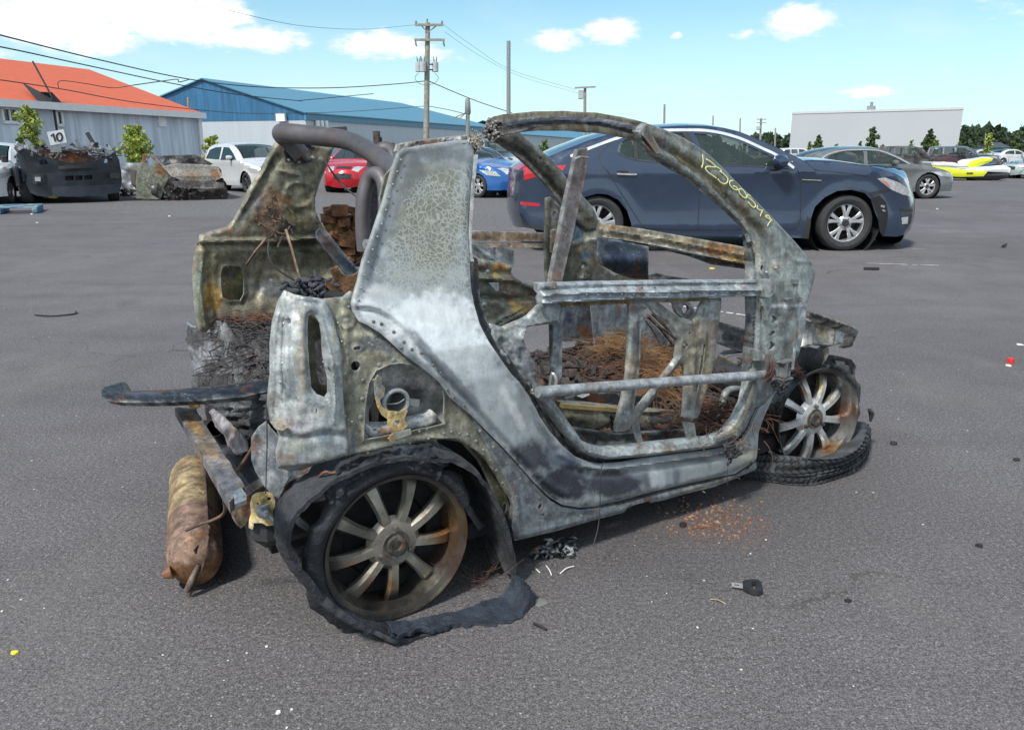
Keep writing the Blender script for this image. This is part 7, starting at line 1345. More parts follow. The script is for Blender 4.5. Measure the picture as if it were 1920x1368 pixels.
# hinges
def hinge(px, py, s=1):
    c = SN(-.02)(px, py); mb = MB(); mb.box(c+(0, -.01, .012), (.055*s, .018, .005)); mb.box(c+(0, -.01, -.035), (.045*s, .018, .005)); mb.tube([c+(.012, -.02, -.045), c+(.012, -.02, .03)], .007, 8); mb.tube([c+(.005, -.02, .02), c+(.005, -.02, .034)], .012, 8); mb.build('door_hinge', bm, car, 30, (.24, .27, .27))
hinge(1478, 540)
panel('hinge_leaf', [(1430, 526), (1446, 524), (1455, 532), (1454, 548), (1446, 556), (1436, 557)], SN(-.045), bm, car, step=3, th=.03, base=(.25, .27, .27), dent=.003); panel('hinge_leaf', [(1426, 560), (1442, 560), (1448, 570), (1440, 590), (1440, 600), (1434, 600), (1432, 580)], SN(-.02), bm, car, step=3, th=.01, base=(.2, .22, .22))
c = SN(-.02)(1466, 690); mb = MB(); mb.box(c+(0, -.015, .03), (.065, .03, .005)); mb.box(c+(-.012, -.015, 0), (.014, .03, .055)); mb.box(c+(.014, -.012, 0), (.016, .02, .055)); mb.box(c+(0, .0, 0), (.05, .01, .055)); mb.box(c+(0, -.015, -.035), (.06, .03, .005)); mb.tube([c+(.02, -.03, .0), c+(.02, -.03, .06), c+(.03, -.02, .075), c+(.04, -.01, .06), c+(.04, -.01, .0)], .006, 8, sm=4); mb.build('door_check_box', bm, car, 30, (.22, .25, .26))
mb = MB(); rng = random.Random(77)
for i in range(26):
    a = SN(-.05)(rng.gauss(1445, 4), rng.gauss(685, 8)); b_ = SN(-.06)(rng.gauss(1440, 6), rng.gauss(705, 6)); mb.tube([a, (a+b_)/2+(rng.gauss(0, .008), -.01, 0), b_], .002, 4, sm=3)
for i in range(16):
    a = SN(-.05)(rng.gauss(1490, 4), rng.gauss(690, 5)); b_ = SN(-.04)(rng.gauss(1502, 5), rng.gauss(705, 8)); mb.tube([a, (a+b_)/2+(rng.gauss(0, .008), -.01, 0), b_], .002, 4, sm=3)
mb.build('burnt_wiring', mat('copper_burnt', (.075, .034, .030), .7, .1, .4, 30), car, 180)
mb = MB()
for i in range(24):
    a = SN(-.045)(rng.gauss(1466, 8), rng.gauss(722, 5)); d = np.array([rng.gauss(0, .008), rng.gauss(0, .006), rng.gauss(0, .008)]); mb.tube([a-d, a, a+d], [.004, .007, .003], 5)
mb.build('melted_plug', M['dark'], car, 180)
panel('tube_foot', [(1410, 655), (1424, 655), (1434, 668), (1432, 676), (1414, 676)], SN(-.02), bm, car, step=3, th=.01, base=(.3, .33, .33), dent=.003)
bolts('pillar_bolt', [(1454, 502, .009), (1436, 510, .008), (1425, 509, .004), (1502, 557, .004), (1427, 572, .003)], SN(-.014), M['galv'], car, .008, .008); bolts('pillar_weld', [(1432+i*10, 579, .0035) for i in range(9)], SN(-.016), M['galv'], car, .004, .002)
mb = MB()
for i in range(44):
    a = SN(-.05)(rng.gauss(1370, 9), rng.gauss(848, 8)); d = np.array([rng.gauss(0, .01), rng.gauss(0, .004), rng.gauss(0, .01)]); mb.tube([a-d, a, a+d], [.003, .006, .002], 5)
mb.build('melted_grommet', M['dark'], car, 180)
mb = MB()
for i in range(20):
    a = SN(-.035)(rng.gauss(1384, 8), rng.gauss(833, 3)); d = np.array([rng.gauss(0, .008), rng.gauss(0, .004), rng.gauss(0, .006)]); mb.tube([a-d, a, a+d], .0018, 4)
mb.build('rust_crumbs', strw, car, 180)
mb = MB(); mb.tube([SN(-.03)(1133, 866), SN(-.045)(1127, 880), SN(-.05)(1125, 910), SN(-.05)(1125, 950), SN(-.06)(1121, 990), SN(-.08)(1112, 1022)], .0016, 6, sm=6); mb.build('hanging_wire', M['dark'], car); mb = MB(); mb.tube([SN(-.03)(1368, 862), SN(-.05)(1364, 880), SN(-.05)(1364, 910)], .0013, 6, sm=4); mb.build('hanging_wire', M['dark'], car)
# ---- paint marker writing on the pillar (yellow strokes)
def wr(pts, z_=.0): return [SN(-.021)(1290+x/8.55, 270+y/8.55)+np.array([0, 0, 0]) for x, y in pts]
mk = mat('yellow_paint_marker', (.60, .62, .26), .6, 0, .12, 40); mb = MB()
for st in ([(235, 170), (238, 215), (245, 270), (240, 320), (222, 378)], [(215, 350), (226, 385)], [(292, 245), (370, 290), (420, 335), (455, 368), (400, 372), (330, 362), (290, 375), (284, 405), (330, 460), (400, 510), (462, 553)], [(455, 368), (510, 400), (540, 428), (535, 440), (512, 440), (545, 462), (560, 470), (620, 530), (640, 580), (625, 622), (580, 640), (520, 612), (480, 560)],
           [(725, 590), (690, 592), (668, 620), (680, 670), (730, 720), (780, 738), (798, 720), (770, 690), (725, 678)], [(850, 718), (818, 735), (830, 790), (880, 850), (930, 866), (938, 830), (900, 760), (850, 718)], [(950, 830), (975, 815), (1010, 850)], [(950, 828), (965, 860), (1020, 900), (1070, 950), (1082, 1000), (1050, 1018), (1000, 980), (970, 930)], [(1115, 985), (1112, 1030), (1150, 1060), (1205, 1065)], [(1205, 1060), (1175, 1110), (1158, 1165)], [(1330, 1215), (1290, 1195), (1252, 1165), (1262, 1145), (1300, 1160), (1320, 1200), (1352, 1218)], [(1345, 1215), (1300, 1265), (1272, 1322)]):
    mb.tube(wr(st), .0026, 5, sm=4, flat=.45, up=(0, 1, 0))
mb.build('marker_writing', mk, car, 180)
# ---- cargo area
def zc(p):
    x = p[0]; z = .60
    if x < -.14: z -= 1.6*(-.14-x)
    return z
def cg(u, v): return K.S(u, v, zc, 2, .55)
cargo = [(352, 616), (362, 608), (376, 618), (400, 604), (420, 590), (470, 580), (515, 575), (560, 570), (610, 560), (650, 600), (660, 690), (600, 720), (508, 728), (440, 724), (358, 722), (356, 680), (351, 640)]
panel('charred_cargo_floor', cargo, cg, ch_, car, step=3.4, th=.05, N=(-.35, 0, 1), base=(.055, .053, .058), blobs=[(385, 660, 34, 40, (.24, .25, .27), .8), (400, 625, 36, 8, (.30, .31, .32), .7), (425, 640, 14, 26, (.26, .27, .28), .6), (475, 640, 40, 26, (.06, .06, .065), .7), (460, 610, 34, 12, (.04, .045, .06), .8), (490, 600, 30, 5, (.17, .075, .05), .7), (480, 665, 30, 10, (.12, .11, .10), .7), (475, 672, 16, 4, (.25, .05, .05), .4), (400, 700, 40, 10, (.19, .2, .22), .7), (445, 700, 20, 14, (.13, .14, .14), .7), (370, 700, 12, 16, (.2, .21, .22), .8)], dent=.045, dsc=.034, seed=6,
      rel=[([(365, 630), (400, 618), (430, 612)], 4, .02), ([(430, 620), (405, 650), (398, 690)], 4, .02), ([(440, 660), (470, 650), (505, 655)], 3, .012), ([(410, 690), (440, 640), (500, 630)], 3, .014)])
mb = MB(); rng = random.Random(41)
for i in range(150):
    p = cg(rng.uniform(390, 508), rng.uniform(590, 716)); a = rng.gauss(.2, .9); L_ = rng.uniform(.02, .09); d = np.array([math.sin(a)*L_, -math.cos(a)*L_, 0]); mb.tube([p-d+(0, 0, .006), p+(0, 0, .016), p+d+(0, 0, .006+rng.gauss(0, .004))], [.001, .0032, .001], 4)
mb.build('charred_fibres', ch_, car, 180, (.05, .048, .052))
strands('burnt_fibre', 160, [tuple(cg(480, 600)), tuple(cg(440, 604)), tuple(cg(500, 594))], (.03, .08, .02), .12, .0016, mat('copper_fibre', (.13, .06, .045), .8, 0, .4, 20), car, 9)
mb = MB(); mb.tube([cg(352, 606), cg(360, 612), cg(370, 614)], .006, 6, sm=3); mb.build('torn_tip', M['galv'], car)
panel('rear_valance', [(376, 745), (508, 738), (512, 780), (500, 792), (486, 802), (472, 822), (470, 862), (455, 850), (440, 838), (425, 810), (400, 780), (384, 762)], PX(-.26), ch_, car, step=4, th=.02, N=(-1, 0, 0), base=(.04, .043, .05), blobs=[(440, 765, 40, 12, (.16, .17, .18), .7), (480, 780, 20, 14, (.09, .1, .11), .7)], dent=.02, dsc=.07)
panel('heat_shield', [(394, 776), (402, 766), (416, 778), (436, 800), (452, 812), (460, 826), (463, 845), (455, 853), (440, 851), (428, 842), (424, 828), (420, 815), (404, 800)], PX(-.30), bm, car, step=3.5, th=.006, N=(-1, 0, .2), base=(.22, .20, .205), blobs=[(442, 846, 14, 6, (.5, .45, .42), .9), (420, 790, 12, 10, (.36, .35, .37), .7), (446, 808, 8, 8, (.3, .2, .1), .6)], dent=.008, dsc=.08, rel=[([(402, 772), (455, 848)], 5, .02)])
MB().tube([PX(-.27)(404, 802), PX(-.2)(408, 796)], .03, 14, cap=False).build('pipe_end', bm, car, 60, (.10, .08, .08))
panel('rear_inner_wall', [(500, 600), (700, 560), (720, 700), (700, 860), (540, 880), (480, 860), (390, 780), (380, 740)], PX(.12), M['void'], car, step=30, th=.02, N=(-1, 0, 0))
# black strip poking out to the left
st = [(187, 740), (186, 727), (205, 719), (227, 712), (231, 720), (236, 730), (262, 729), (318, 727), (390, 722), (450, 715), (508, 708), (560, 703), (560, 726), (506, 730), (449, 742), (380, 748), (298, 752), (240, 752), (214, 751), (195, 748)]
panel('loose_bumper_strip', st, PZ(.63, 0, 0), bm, car, step=4, th=.02, N=(-.6, -.4, .7), base=(.022, .028, .038), blobs=[(290, 740, 60, 4, (.10, .12, .15), .6), (215, 735, 20, 9, (.05, .055, .06), .7), (400, 742, 90, 3, (.09, .10, .11), .7)], dent=.004, dsc=.06, rel=[([(236, 742), (318, 738), (420, 735), (506, 718)], 3, .012), ([(200, 728), (225, 745)], 4, .01)], rnd=4, rh=.008)
mb = MB()
for i in range(15): p = PZ(.62)(330+i*12, 745-i*.75); mb.box(p+(0, 0, -.004), (.018, .022, .014), rot=.5)
mb.build('strip_teeth', M['dark'], car, 0)
mb = MB(); p = PZ(.55)(363, 757); mb.box(p, (.03, .04, .02), bev=.004); mb.box(p+(-.02, -.01, .02), (.02, .03, .02), bev=.004); mb.tube([p, p+(0, 0, -.05)], .007, 8); mb.build('strip_clip', M['gold'], car)
# ---- rear bumper beam and muffler
bz = .31
a0, a1 = K.X(346, 757, -.44), K.X(450, 938, -.44); zt = (a0[2]+a1[2])/2
P0 = K.Z(327, 763, zt); P1 = K.Z(430, 941, zt); Q0 = K.Z(366, 766, zt); Q1 = K.Z(459, 912, zt); hgt = .026
def sheet3(pts, n1, n2):   # bilinear grid between 4 corners
    A, B, C_, D_ = [np.array(p) for p in pts]; V = []; U = []
    for i in range(n1+1):
        for j in range(n2+1): a = i/n1; b = j/n2; V.append((A*(1-a)+B*a)*(1-b)+(D_*(1-a)+C_*a)*b); U.append((a*200, b*60))
    F = [(i*(n2+1)+j, (i+1)*(n2+1)+j, (i+1)*(n2+1)+j+1, i*(n2+1)+j+1) for i in range(n1) for j in range(n2)]; return V, F, np.array(U)
V = []; F = []; Cc = []
dn = np.array([0, 0, -hgt]); lip = np.array([.0, 0, -.0])
def addq(pts, base, blobs, n1=30, n2=8, dd=.0):
    global V, F, Cc
    v, f, U = sheet3(pts, n1, n2); b = len(V); V += [tuple(x+np.array([0, 0, dd*noise.noise(Vector((u[0]*.05, u[1]*.05, 3)))])) for x, u in zip(v, U)]; F += [tuple(i+b for i in q) for q in f]; Cc += list(paintf(U, base, blobs))
top_b = [(30, 30, 26, 20, (.30, .16, .05), .9), (80, 30, 40, 24, (.20, .16, .11), .6), (60, 26, 18, 10, (.33, .19, .06), .8), (120, 30, 24, 20, (.27, .17, .07), .7), (165, 30, 40, 30, (.16, .17, .20), .8)]
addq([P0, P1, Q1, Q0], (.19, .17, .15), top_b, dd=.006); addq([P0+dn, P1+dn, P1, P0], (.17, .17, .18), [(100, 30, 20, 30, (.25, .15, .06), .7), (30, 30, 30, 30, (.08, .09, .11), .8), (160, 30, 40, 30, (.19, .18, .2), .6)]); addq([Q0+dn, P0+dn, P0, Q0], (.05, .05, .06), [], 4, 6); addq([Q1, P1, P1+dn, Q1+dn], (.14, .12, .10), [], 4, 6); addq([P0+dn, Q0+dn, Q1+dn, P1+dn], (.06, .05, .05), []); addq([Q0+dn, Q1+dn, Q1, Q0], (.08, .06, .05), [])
obj('rear_bumper_beam', V, F, rm_, car, 50, np.array(Cc))
panel('beam_end_plate', [(438, 922), (452, 912), (462, 928), (462, 936), (440, 945)], PZ(zt+.004), bm, car, step=4, th=.01, N=(0, 0, 1), base=(.2, .22, .25))
panel('side_member', [(440, 938), (462, 930), (480, 918), (500, 905), (560, 898), (640, 870), (640, 905), (560, 925), (500, 940), (478, 956), (462, 980), (452, 990), (444, 984), (437, 960)], PY(-.55), rm_, car, step=5, th=.05, base=(.13, .07, .045), blobs=[(480, 940, 24, 14, (.24, .11, .05), .8), (448, 970, 8, 20, (.24, .2, .13), .8), (560, 900, 60, 14, (.07, .05, .05), .8), (458, 978, 8, 8, (.35, .31, .2), .7)], dent=.004)
# muffler: lateral capsule
mc = .088
m0 = K.Z(366, 1068, .098); m1 = K.Z(362, 880, .11); ddir = (m1-m0); ddir[2] = 0; ddir /= np.linalg.norm(ddir)
end = m0+ddir*max(.5, min(.95, np.linalg.norm(m1-m0))); m0 = m0+ddir*.03; ye = m0[1]+.004
V = []; F = []; Cc = []; n1, n2 = 46, 30; sidev = np.array([-ddir[1], ddir[0], 0])
for i in range(n1+1):
    t_ = i/n1; p = m0+(end-m0)*t_; e_ = min(t_, 1-t_)*n1; rf = 1 if e_ > 5 else math.sqrt(max(0, 1-((5-e_)/5.2)**2))*.55+.45 if e_ > .9 else (.0 if e_ < .1 else .48)
    for j in range(n2):
        a = 2*math.pi*j/n2; k = 1+.018*noise.noise(Vector((t_*9, math.cos(a)*2, math.sin(a)*2))); V.append(p+(sidev*math.cos(a)*.080*1.0+np.array([0, 0, 1])*math.sin(a)*.092)*rf*k)
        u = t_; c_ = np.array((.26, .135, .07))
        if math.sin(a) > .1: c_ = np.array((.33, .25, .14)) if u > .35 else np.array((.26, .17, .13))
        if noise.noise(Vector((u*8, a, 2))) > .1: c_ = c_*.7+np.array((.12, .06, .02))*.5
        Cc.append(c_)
for i in range(n1):
    for j in range(n2): F.append((i*n2+j, i*n2+(j+1) % n2, (i+1)*n2+(j+1) % n2, (i+1)*n2+j))
mf = obj('muffler', V, F, rm_, car, 60, np.array(Cc))
mb = MB(); sg = -1 if sidev[0] > 0 else 1; seam = [m0+(end-m0)*t_+np.array([0, 0, 1])*.093*math.sin(R(62))-sidev*sg*math.cos(R(62))*.09 for t_ in np.linspace(.03, .95, 14)]; mb.tube(seam, .005, 6, flat=.6); e0 = m0-ddir*.0; mb.tube([K.Y(392, 985, ye+.05), K.Y(388, 1020, ye-.002), K.Y(380, 1060, ye-.006), K.Y(364, 1100, ye-.004), K.Y(352, 1122, ye)], .004, 6, sm=4, flat=.6); mb.build('muffler_seam', rm_, car, 60, (.13, .08, .06))
panel('muffler_opening', [(383, 1026), (372, 1022), (360, 1036), (354, 1062), (344, 1092), (340, 1106), (348, 1112), (358, 1094), (368, 1068), (379, 1050)], lambda u, v: K.Y(u, v, ye)+np.array([0, 1, 0])*.0012*abs(u-368), M['void'], car, step=4, th=.003)
MB().tube([K.Y(350, 1108, ye-.008), K.Y(358, 1090, ye-.008), K.Y(372, 1058, ye-.004)], [.009, .011, .006], 10).build('muffler_pipe', rm_, car, 60, (.2, .15, .12)); MB().tube([K.Z(306, 1078, .08), K.Z(322, 1072, .085)], [.010, .02], 10).build('tail_pipe_stub', rm_, car, 60, (.26, .12, .06))
mb = MB(); mb.tube([K.Y(350, 993, -.42), K.Y(376, 982, -.45), K.Y(405, 972, -.48), K.Y(422, 957, -.5), K.Y(420, 925, -.52), K.Y(428, 900, -.52), K.Y(450, 875, -.52), K.Y(470, 845, -.52), K.Y(484, 812, -.52)], .0065, 8, sm=6, flat=.7); mb.build('rusty_strap', rm_, car, 60, (.13, .085, .065))
mb = MB(); mb.tube([SN(.0)(500, 762), SN(.0)(501, 830), SN(.0)(498, 925)], .0014, 6); mb.build('hanging_cable', M['dark'], car)
# gold motor bracket
gp = [(474, 930), (482, 925), (500, 922), (512, 926), (516, 940), (515, 960), (518, 972), (512, 984), (500, 985), (492, 980), (476, 980), (474, 992), (467, 990), (468, 975), (472, 962), (470, 946)]
panel('latch_bracket', gp, SN(.03), rm_, car, holes=[ell(505, 935, 4, 4, 10), ell(484, 944, 2.5, 2.5, 8)], step=3, th=.006, base=(.48, .37, .16), blobs=[(494, 962, 14, 12, (.4, .38, .3), .6), (478, 985, 8, 8, (.55, .5, .35), .6)], dent=.003)
c = SN(.0)(495, 960); mb = MB(); mb.lathe([(0, -.03), (.006, -.03), (.008, -.02), (.012, -.018), (.013, .0), (.018, .003), (.018, .015), (0, .015)], c, 18); mb.tube([c+(.005, -.02, .0), c+(.022, -.03, -.022)], .007, 8); mb.tube([c+(-.012, -.01, .02), c+(.012, -.01, .024)], .004, 6); mb.build('latch_motor', M['galv'], car); bolts('latch_bolt', [(493, 934, .014), (493, 934, .006)], SN(.02), M['gold'], car, .01, .008)
mb = MB(); mb.tube([SN(.02)(533, 935), SN(.03)(530, 955), SN(.03)(535, 970), SN(.03)(530, 990), SN(.03)(520, 1006)], .010, 8, sm=5); mb.build('hanging_hose', M['dark'], car)
# ---- front end
panel('crash_box', [(1514, 600), (1531, 597), (1548, 602), (1566, 609), (1582, 612), (1596, 622), (1590, 644), (1569, 648), (1553, 651), (1531, 648), (1507, 652), (1509, 630)], lambda u, v: K.S(u, v, lambda p: -.52+.02*math.sin((v-600)/48*3)), bm, car, step=3.5, th=.03, base=(.22, .23, .21), blobs=[(1540, 625, 18, 20, (.24, .22, .15), .8), (1582, 630, 14, 12, (.17, .20, .23), .8), (1522, 620, 12, 18, (.2, .21, .22), .7), (1555, 620, 5, 20, (.38, .38, .33), .6)], dent=.010, dsc=.08, seed=7, rel=[([(1531, 600), (1528, 648)], 3, -.012), ([(1562, 610), (1558, 648)], 3, .012), ([(1570, 612), (1566, 648)], 3, -.012)], rnd=5, rh=.015)
panel('front_bumper_beam', [(1515, 584), (1530, 586), (1575, 602), (1602, 613), (1609, 619), (1609, 626), (1602, 640), (1597, 650), (1588, 648), (1596, 636), (1600, 622), (1592, 616), (1560, 608), (1518, 597)], PX(2.02, .12), bm, car, step=3.5, th=.05, N=(-.3, -1, .4), base=(.035, .037, .04), blobs=[(1560, 596, 50, 3, (.40, .40, .36), .8, 20), (1606, 624, 4, 10, (.12, .13, .16), .6)], dent=.003)
panel('subframe_bracket', [(1520, 676), (1534, 664), (1553, 648), (1556, 660), (1548, 676), (1536, 690), (1524, 684)], PY(-.50), rm_, car, step=3.5, th=.03, base=(.16, .14, .10), dent=.005)
panel('inner_wing_plate', [(1500, 700), (1505, 686), (1530, 684), (1553, 664), (1575, 668), (1597, 674), (1605, 686), (1602, 712), (1580, 705), (1545, 700)], PY(-.42), bm, car, step=5, th=.01, base=(.02, .023, .028), blobs=[(1552, 684, 3, 3, (.4, .4, .4), .9)])
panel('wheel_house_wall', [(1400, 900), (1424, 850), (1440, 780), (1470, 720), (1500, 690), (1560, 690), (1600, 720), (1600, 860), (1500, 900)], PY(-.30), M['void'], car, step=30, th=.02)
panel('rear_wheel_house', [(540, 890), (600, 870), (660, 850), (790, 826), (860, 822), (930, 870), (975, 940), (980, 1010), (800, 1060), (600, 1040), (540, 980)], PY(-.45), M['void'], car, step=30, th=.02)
panel('arch_liner', [(866, 830), (894, 842), (920, 866), (940, 905), (956, 950), (952, 985), (940, 975), (930, 940), (915, 900), (895, 862)], SN(.06), bm, car, holes=[ell(946, 952, 4, 9, 10)], step=4, th=.01, base=(.10, .095, .08), blobs=[(940, 960, 10, 16, (.12, .08, .05), .6)], dent=.003)
panel('strut_bar', [(796, 824), (818, 822), (828, 846), (830, 852), (808, 848)], SN(.04), bm, car, step=4, th=.03, base=(.10, .11, .115))
panel('axle_beam', [(546, 956), (580, 985), (588, 998), (582, 1000), (560, 986), (542, 968)], PY(-.66), M['bm'], car, step=4, th=.03, base=(.3, .3, .3))
MB().tube([(0, -.6, .24), (0, .6, .24)], .035, 12).box((-.1, -.35, .30), (.5, .5, .14), bev=.03).build('rear_axle', M['dark'], car); MB().tube([(1.867, -.55, .22), (1.867, .55, .22)], .03, 10).box((1.85, -.1, .26), (.2, .7, .12), bev=.04).build('front_axle', M['dark'], car)
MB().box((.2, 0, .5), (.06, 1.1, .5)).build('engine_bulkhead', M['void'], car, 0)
mb = MB(); mb.tube([SN(.02)(598, 893), SN(.0)(610, 884), SN(.0)(625, 886), SN(.0)(655, 872), SN(.0)(657, 858)], .0035, 6, sm=4); mb.build('arch_wire', rm_, car, 60, (.14, .07, .05))
# ---- wheels
rimh = mat('heat_stained_alloy', attr=True, rough=.36, metal=.6, var=.18, vs=16, bump=.15, bs=180, bd=.001, speck=.15, dark=.45, rust=.12)
def stain(o, cx, R_, blobs, base=(.30, .28, .235)):
    me = o.data; U = np.array([(v.co.x, v.co.z) for v in me.vertices])*1000; rr_ = np.hypot(U[:, 0], U[:, 1])/1000; c_ = paintf(U, base, blobs, .25, .02); k = np.clip((rr_-.165)/.02, 0, 1)[:, None]; c_ = c_*(1-k*.75)+np.array((.05, .044, .038))*k*.75
    a = me.color_attributes.new('Col', 'FLOAT_COLOR', 'POINT'); c4 = np.ones((len(U), 4), np.float32); c4[:, :3] = c_; a.data.foreach_set('color', c4.ravel())
pr, pf = K.Y(750, 1031, -.745), K.Y(1543, 783, -.715)
zr = .215
wr_ = wheel(car, (pr[0], -.66, .216), 0, .19, .205, rimh, 9, side=-1, detail=1, lugs=3, phase=-92, curve=.5, dish=.028, spw=.19)
for ch2_ in wr_.children:
    if ch2_.name.startswith('rim'): stain(ch2_, 0, .2, [(40, 150, 90, 50, (.10, .09, .075), .75), (-110, 60, 60, 60, (.11, .10, .09), .8), (170, -10, 50, 90, (.30, .14, .045), .85), (185, 60, 30, 70, (.36, .26, .10), .7), (-60, -120, 50, 40, (.36, .16, .06), .8), (-120, -40, 50, 22, (.38, .17, .06), .8), (0, -150, 30, 26, (.38, .24, .09), .7), (0, -190, 200, 40, (.05, .05, .05), .95), (-170, -60, 34, 110, (.09, .09, .09), .9), (160, -110, 40, 40, (.18, .09, .08), .8), (0, 0, 50, 50, (.16, .16, .17), .6), (30, -40, 40, 30, (.5, .48, .43), .6)])
wf_ = wheel(car, (pf[0], -.635, .225), 0, .17, .205, rimh, 9, side=-1, detail=1, lugs=3, phase=-92, curve=.5, dish=.028, spw=.17, steer=R(-7), camber=R(-3))
for ch2_ in wf_.children:
    if ch2_.name.startswith('rim'): stain(ch2_, 0, .2, [(0, 170, 160, 40, (.05, .05, .05), .9), (-60, 110, 30, 30, (.40, .26, .10), .8), (30, 130, 30, 30, (.46, .36, .18), .8), (90, 80, 30, 30, (.5, .42, .28), .7), (-130, -60, 30, 24, (.42, .30, .14), .8), (-60, -140, 30, 24, (.46, .38, .2), .7), (180, 0, 30, 60, (.30, .13, .06), .85), (120, -150, 50, 40, (.50, .24, .05), .9), (-180, 0, 30, 120, (.10, .10, .09), .8)], base=(.55, .56, .56))
wfar = wheel(car, (0, .66, .216), 0, .19, .205, M['rimd'], 9, side=1, detail=0, lugs=3); wfar2 = wheel(car, (1.867, .64, .20), 0, .17, .195, M['rimd'], 9, side=1, detail=0, lugs=3)
# burnt tyre pieces
def band(name, path, ynear, yfar, m=M['btyre'], th=.012, nedge=.03, seed=0, base=(.020, .022, .026), groove=False, blobs=None, closed=False, plane=None, lift=None, par=None):
    """strip of rubber following a traced line (px,py on the plane y=ynear) reaching back to yfar"""
    P = [np.array((plane or PY(ynear))(*p)) for p in dens([tuple(q[:2]) for q in spl(path, 8, closed)], 4, closed)]; n_ = len(P); nw = 9; V = []; col = []
    P = np.array(P)
    if n_ > 8:
        ker = np.ones(5)/5
        for a in range(3): P[:, a] = np.convolve(np.r_[[P[0, a]]*2, P[:, a], [P[-1, a]]*2], ker, 'valid')
    T = np.gradient(P, axis=0); T /= np.linalg.norm(T, axis=1)[:, None]+1e-9; Nn = np.c_[-T[:, 2], np.zeros(n_), T[:, 0]]
    for s_ in (0, 1):
        for i in range(n_):
            t_ = i/(n_-1); yf = yfar if not hasattr(yfar, '__len__') else np.interp(t_, np.linspace(0, 1, len(yfar)), yfar)
            w1 = yf+nedge*noise.fractal(Vector((i*.06, seed, 0)), .6, 2, 3); w0 = P[i, 1]+nedge*.25*noise.fractal(Vector((i*.05, seed+5, 2)), .6, 2, 2)
            for j in range(nw):
                b = j/(nw-1); q = P[i].copy(); q[1] = w0+(w1-w0)*b; bow = .010*math.sin(math.pi*b); g = -.005 if (groove and j in (2, 4, 6)) else 0
                q += Nn[i]*((bow+g)*(1)+(.004*noise.fractal(Vector((i*.07, b*3, seed)), .6, 2, 3)) - s_*th); q[2] = max(q[2], .003+.001*s_)
                V.append(q); u_ = .7+.9*noise.noise(Vector((i*.08, b*2, seed+9))); col.append(np.clip(np.array(base)*(1+u_*.8), .01, .3))
    F = []; M0 = n_*nw
    for i in range(n_-1):
        for j in range(nw-1): a = i*nw+j; F += [(a, a+nw, a+nw+1, a+1), (M0+a, M0+a+1, M0+a+nw+1, M0+a+nw)]
        F += [(i*nw, M0+i*nw, M0+(i+1)*nw, (i+1)*nw), (i*nw+nw-1, (i+1)*nw+nw-1, M0+(i+1)*nw+nw-1, M0+i*nw+nw-1)]
    return obj(name, V, F, m, par or car, 60, np.array(col))
band('burnt_tyre_tread', [(560, 1080), (541, 1040), (536, 1005), (546, 975), (572, 945), (610, 912), (660, 882), (710, 864), (760, 856), (800, 857), (835, 866)], -.76, [-.66, -.64, -.62, -.60], seed=1, nedge=.02)
band('burnt_tyre_tread', [(820, 857), (860, 864), (895, 884), (920, 915), (938, 950), (952, 985), (964, 1030), (969, 1060), (966, 1085)], -.78, [-.68, -.58, -.52, -.52, -.58, -.74], seed=2, nedge=.04)
band('burnt_tyre_tread', [(966, 1075), (958, 1100), (940, 1122), (915, 1137), (880, 1147), (830, 1156), (780, 1166), (720, 1172)], -.80, [-.885, -.925, -.905, -.875, -.86, -.86], seed=3, nedge=.03, groove=True, base=(.012, .018, .028))
band('burnt_tyre_tread', [(800, 1165), (740, 1176), (690, 1170), (640, 1150), (598, 1118), (566, 1080), (548, 1050)], -.78, [-.86, -.86, -.84, -.80, -.74, -.70], seed=4, nedge=.02, base=(.017, .019, .024))
# side wall rubber hugging the rim
def wallring(name, cx, cz, y, r0, r1, a0, a1, seed, base=(.018, .021, .026), dx=0, dz=0, tilt=0, yaw_=0, amp=.02):
    n_ = 70; V = []; col = []
    for s_ in (0, 1):
        for i in range(n_+1):
            a = R(a0+(a1-a0)*i/n_); k = noise.fractal(Vector((i*.12, seed, 0)), .6, 2, 4)
            for j in range(6):
                b = j/5; r = r0+(r1-r0+amp*k)*b; bul = .016*math.sin(math.pi*b); f_ = math.sin(math.pi*i/n_)
                q = np.array([cx+r*math.cos(a)+dx*b, y-bul+s_*.010+.004*noise.noise(Vector((i*.2, b*2, seed))), cz+r*math.sin(a)+dz*b]); q[2] = max(q[2], .004); q[1] += (q[0]-cx)*math.tan(yaw_); V.append(q); col.append(np.array(base)*(1+.6*noise.noise(Vector((i*.1, b, seed)))))
    F = []; M0 = (n_+1)*6
    for i in range(n_):
        for j in range(5): a = i*6+j; F += [(a, a+6, a+7, a+1), (M0+a, M0+a+1, M0+a+7, M0+a+6)]
        F += [(i*6, M0+i*6, M0+i*6+6, i*6+6), (i*6+5, i*6+11, M0+i*6+11, M0+i*6+5)]
    return obj(name, V, F, M['btyre'], car, 60, np.array(col))
wallring('burnt_tyre_sidewall', pr[0], .216, -.735, .206, .252, 20, 262, 1, dx=-.012)
panel('tyre_inner_face', [(815, 862), (860, 872), (890, 900), (915, 932), (938, 980), (955, 1035), (962, 1085), (948, 1072), (938, 1048), (930, 1066), (918, 1050), (905, 1010), (885, 965), (860, 922), (830, 885)], lambda u, v: K.S(u, v, lambda p: -.64-.10*max(0, (v-1000)/90)), M['btyre'], car, step=5, th=.012, base=(.008, .008, .010), dent=.008)
band('tyre_cord_strip', [(800, 862), (840, 900), (870, 940), (895, 975), (905, 990)], -.66, [-.60, -.62, -.65], seed=6, nedge=.01, base=(.06, .065, .07))
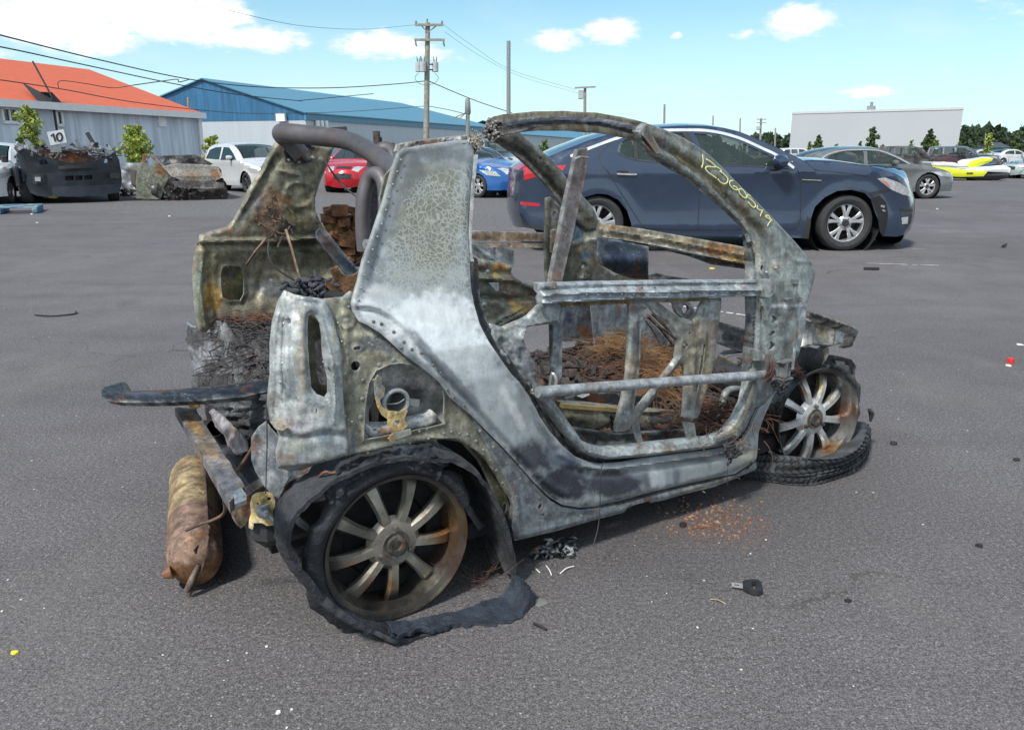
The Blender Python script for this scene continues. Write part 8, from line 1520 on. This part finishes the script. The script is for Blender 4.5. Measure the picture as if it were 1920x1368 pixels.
panel('burnt_rubber_sheet', [(640, 868), (700, 850), (760, 838), (815, 836), (832, 852), (838, 870), (818, 905), (800, 890), (760, 876), (710, 880), (670, 898), (640, 925), (618, 945), (610, 925), (625, 900)], SN(-.01), M['btyre'], car, step=4, th=.02, base=(.019, .022, .028), blobs=[(780, 850, 40, 14, (.035, .045, .06), .7)], dent=.014, dsc=.05, seed=22)
strands('cord_fibre', 30, [tuple(K.Z(905, 1080, .02)), tuple(K.Z(900, 1100, .01))], (.02, .01, .01), .09, .0009, strd, car, 19, -.4)
# front tyre: folded tread lying on the ground
def foldtyre():
    nu, nv = 110, 34; V = []; col = []
    A = [(1392, 886), (1430, 880), (1490, 884), (1550, 878), (1600, 862), (1624, 838), (1631, 800)]; B = [(1392, 896), (1430, 901), (1490, 909), (1530, 908), (1570, 897), (1610, 880), (1630, 852)]; Tp = [(1412, 850), (1440, 852), (1490, 858), (1545, 860), (1596, 850), (1618, 826), (1622, 790)]
    g_ = lambda L: np.array([np.array(p) for p in spl([(*p,) for p in L], 20)])
    a_, b_, t_ = g_(A), g_(B), g_(Tp); idx = np.linspace(0, len(a_)-1, nu)
    def at(L, i): k = int(i); f = i-k; return L[k]*(1-f)+L[min(k+1, len(L)-1)]*f
    for n_i, i in enumerate(idx):
        g0 = K.Z(*at(b_, i), .004); tp = at(t_, i); mp = at(a_, i); zt_ = .105+.03*(n_i/nu); m0_ = K.Z(*mp, .055+.02*(n_i/nu)); g1 = K.Z(*tp, zt_); back = g1+np.array([.02, .10, -.04]); gb_ = up(back+np.array([0, .02, 0]), .004)
        Q = spl([g0, g0*.4+m0_*.6+np.array([0, -.006, .004]), m0_, g1, back, gb_], 8)
        Q = [Q[int(k*(len(Q)-1)/(nv-1))] for k in range(nv)]
        for k, q in enumerate(Q):
            b = k/(nv-1); gr = 0
            for c_ in (.10, .22, .34, .46, .57): gr -= .012*math.exp(-((b-c_+.02*math.sin(n_i*.07))/.013)**2)
            blk_ = ((n_i+int(4*b*3)) % 4 == 0) and .03 < b < .62; gr -= .006 if blk_ else 0
            wv = .012*math.sin(n_i*.12+b*5)*b*(1-b)*4
            q = np.array(q)+np.array([0, -gr*-1.0*-1 if False else 0, 0]); q[1] -= gr*-1*-1*0; q = q+np.array([0, -1, .8])*(gr+wv*.5+.004*noise.noise(Vector((n_i*.2, b*6, 1)))); q[2] = max(q[2], .003); V.append(q); col.append(np.array((.05, .055, .062))*(1 if gr > -.004 else .12)*(1+.5*noise.noise(Vector((n_i*.1, b*4, 3)))))  # groove shade is put into the colour, much darker than the tread
    F = [(i*nv+j, (i+1)*nv+j, (i+1)*nv+j+1, i*nv+j+1) for i in range(nu-1) for j in range(nv-1)]
    obj('collapsed_tyre_tread', V, F, M['btyre'], car, 60, np.array(col))
foldtyre()
wallring('burnt_tyre_sidewall', pf[0]-.02, .215, -.60, .19, .29, 60, 235, 8, base=(.018, .019, .022), amp=.015)
wallring('burnt_tyre_sidewall', pf[0], .225, -.68, .205, .245, -70, 75, 9, base=(.05, .052, .055), yaw_=R(-7), amp=.02)
mb = MB(); mb.tube([K.Y(1632, 790, -.66), K.Y(1634, 775, -.66), K.Y(1630, 768, -.66)], [.004, .012, .008], 6, sm=3); mb.build('tyre_scrap', M['btyre'], car, 180, (.03, .03, .034))
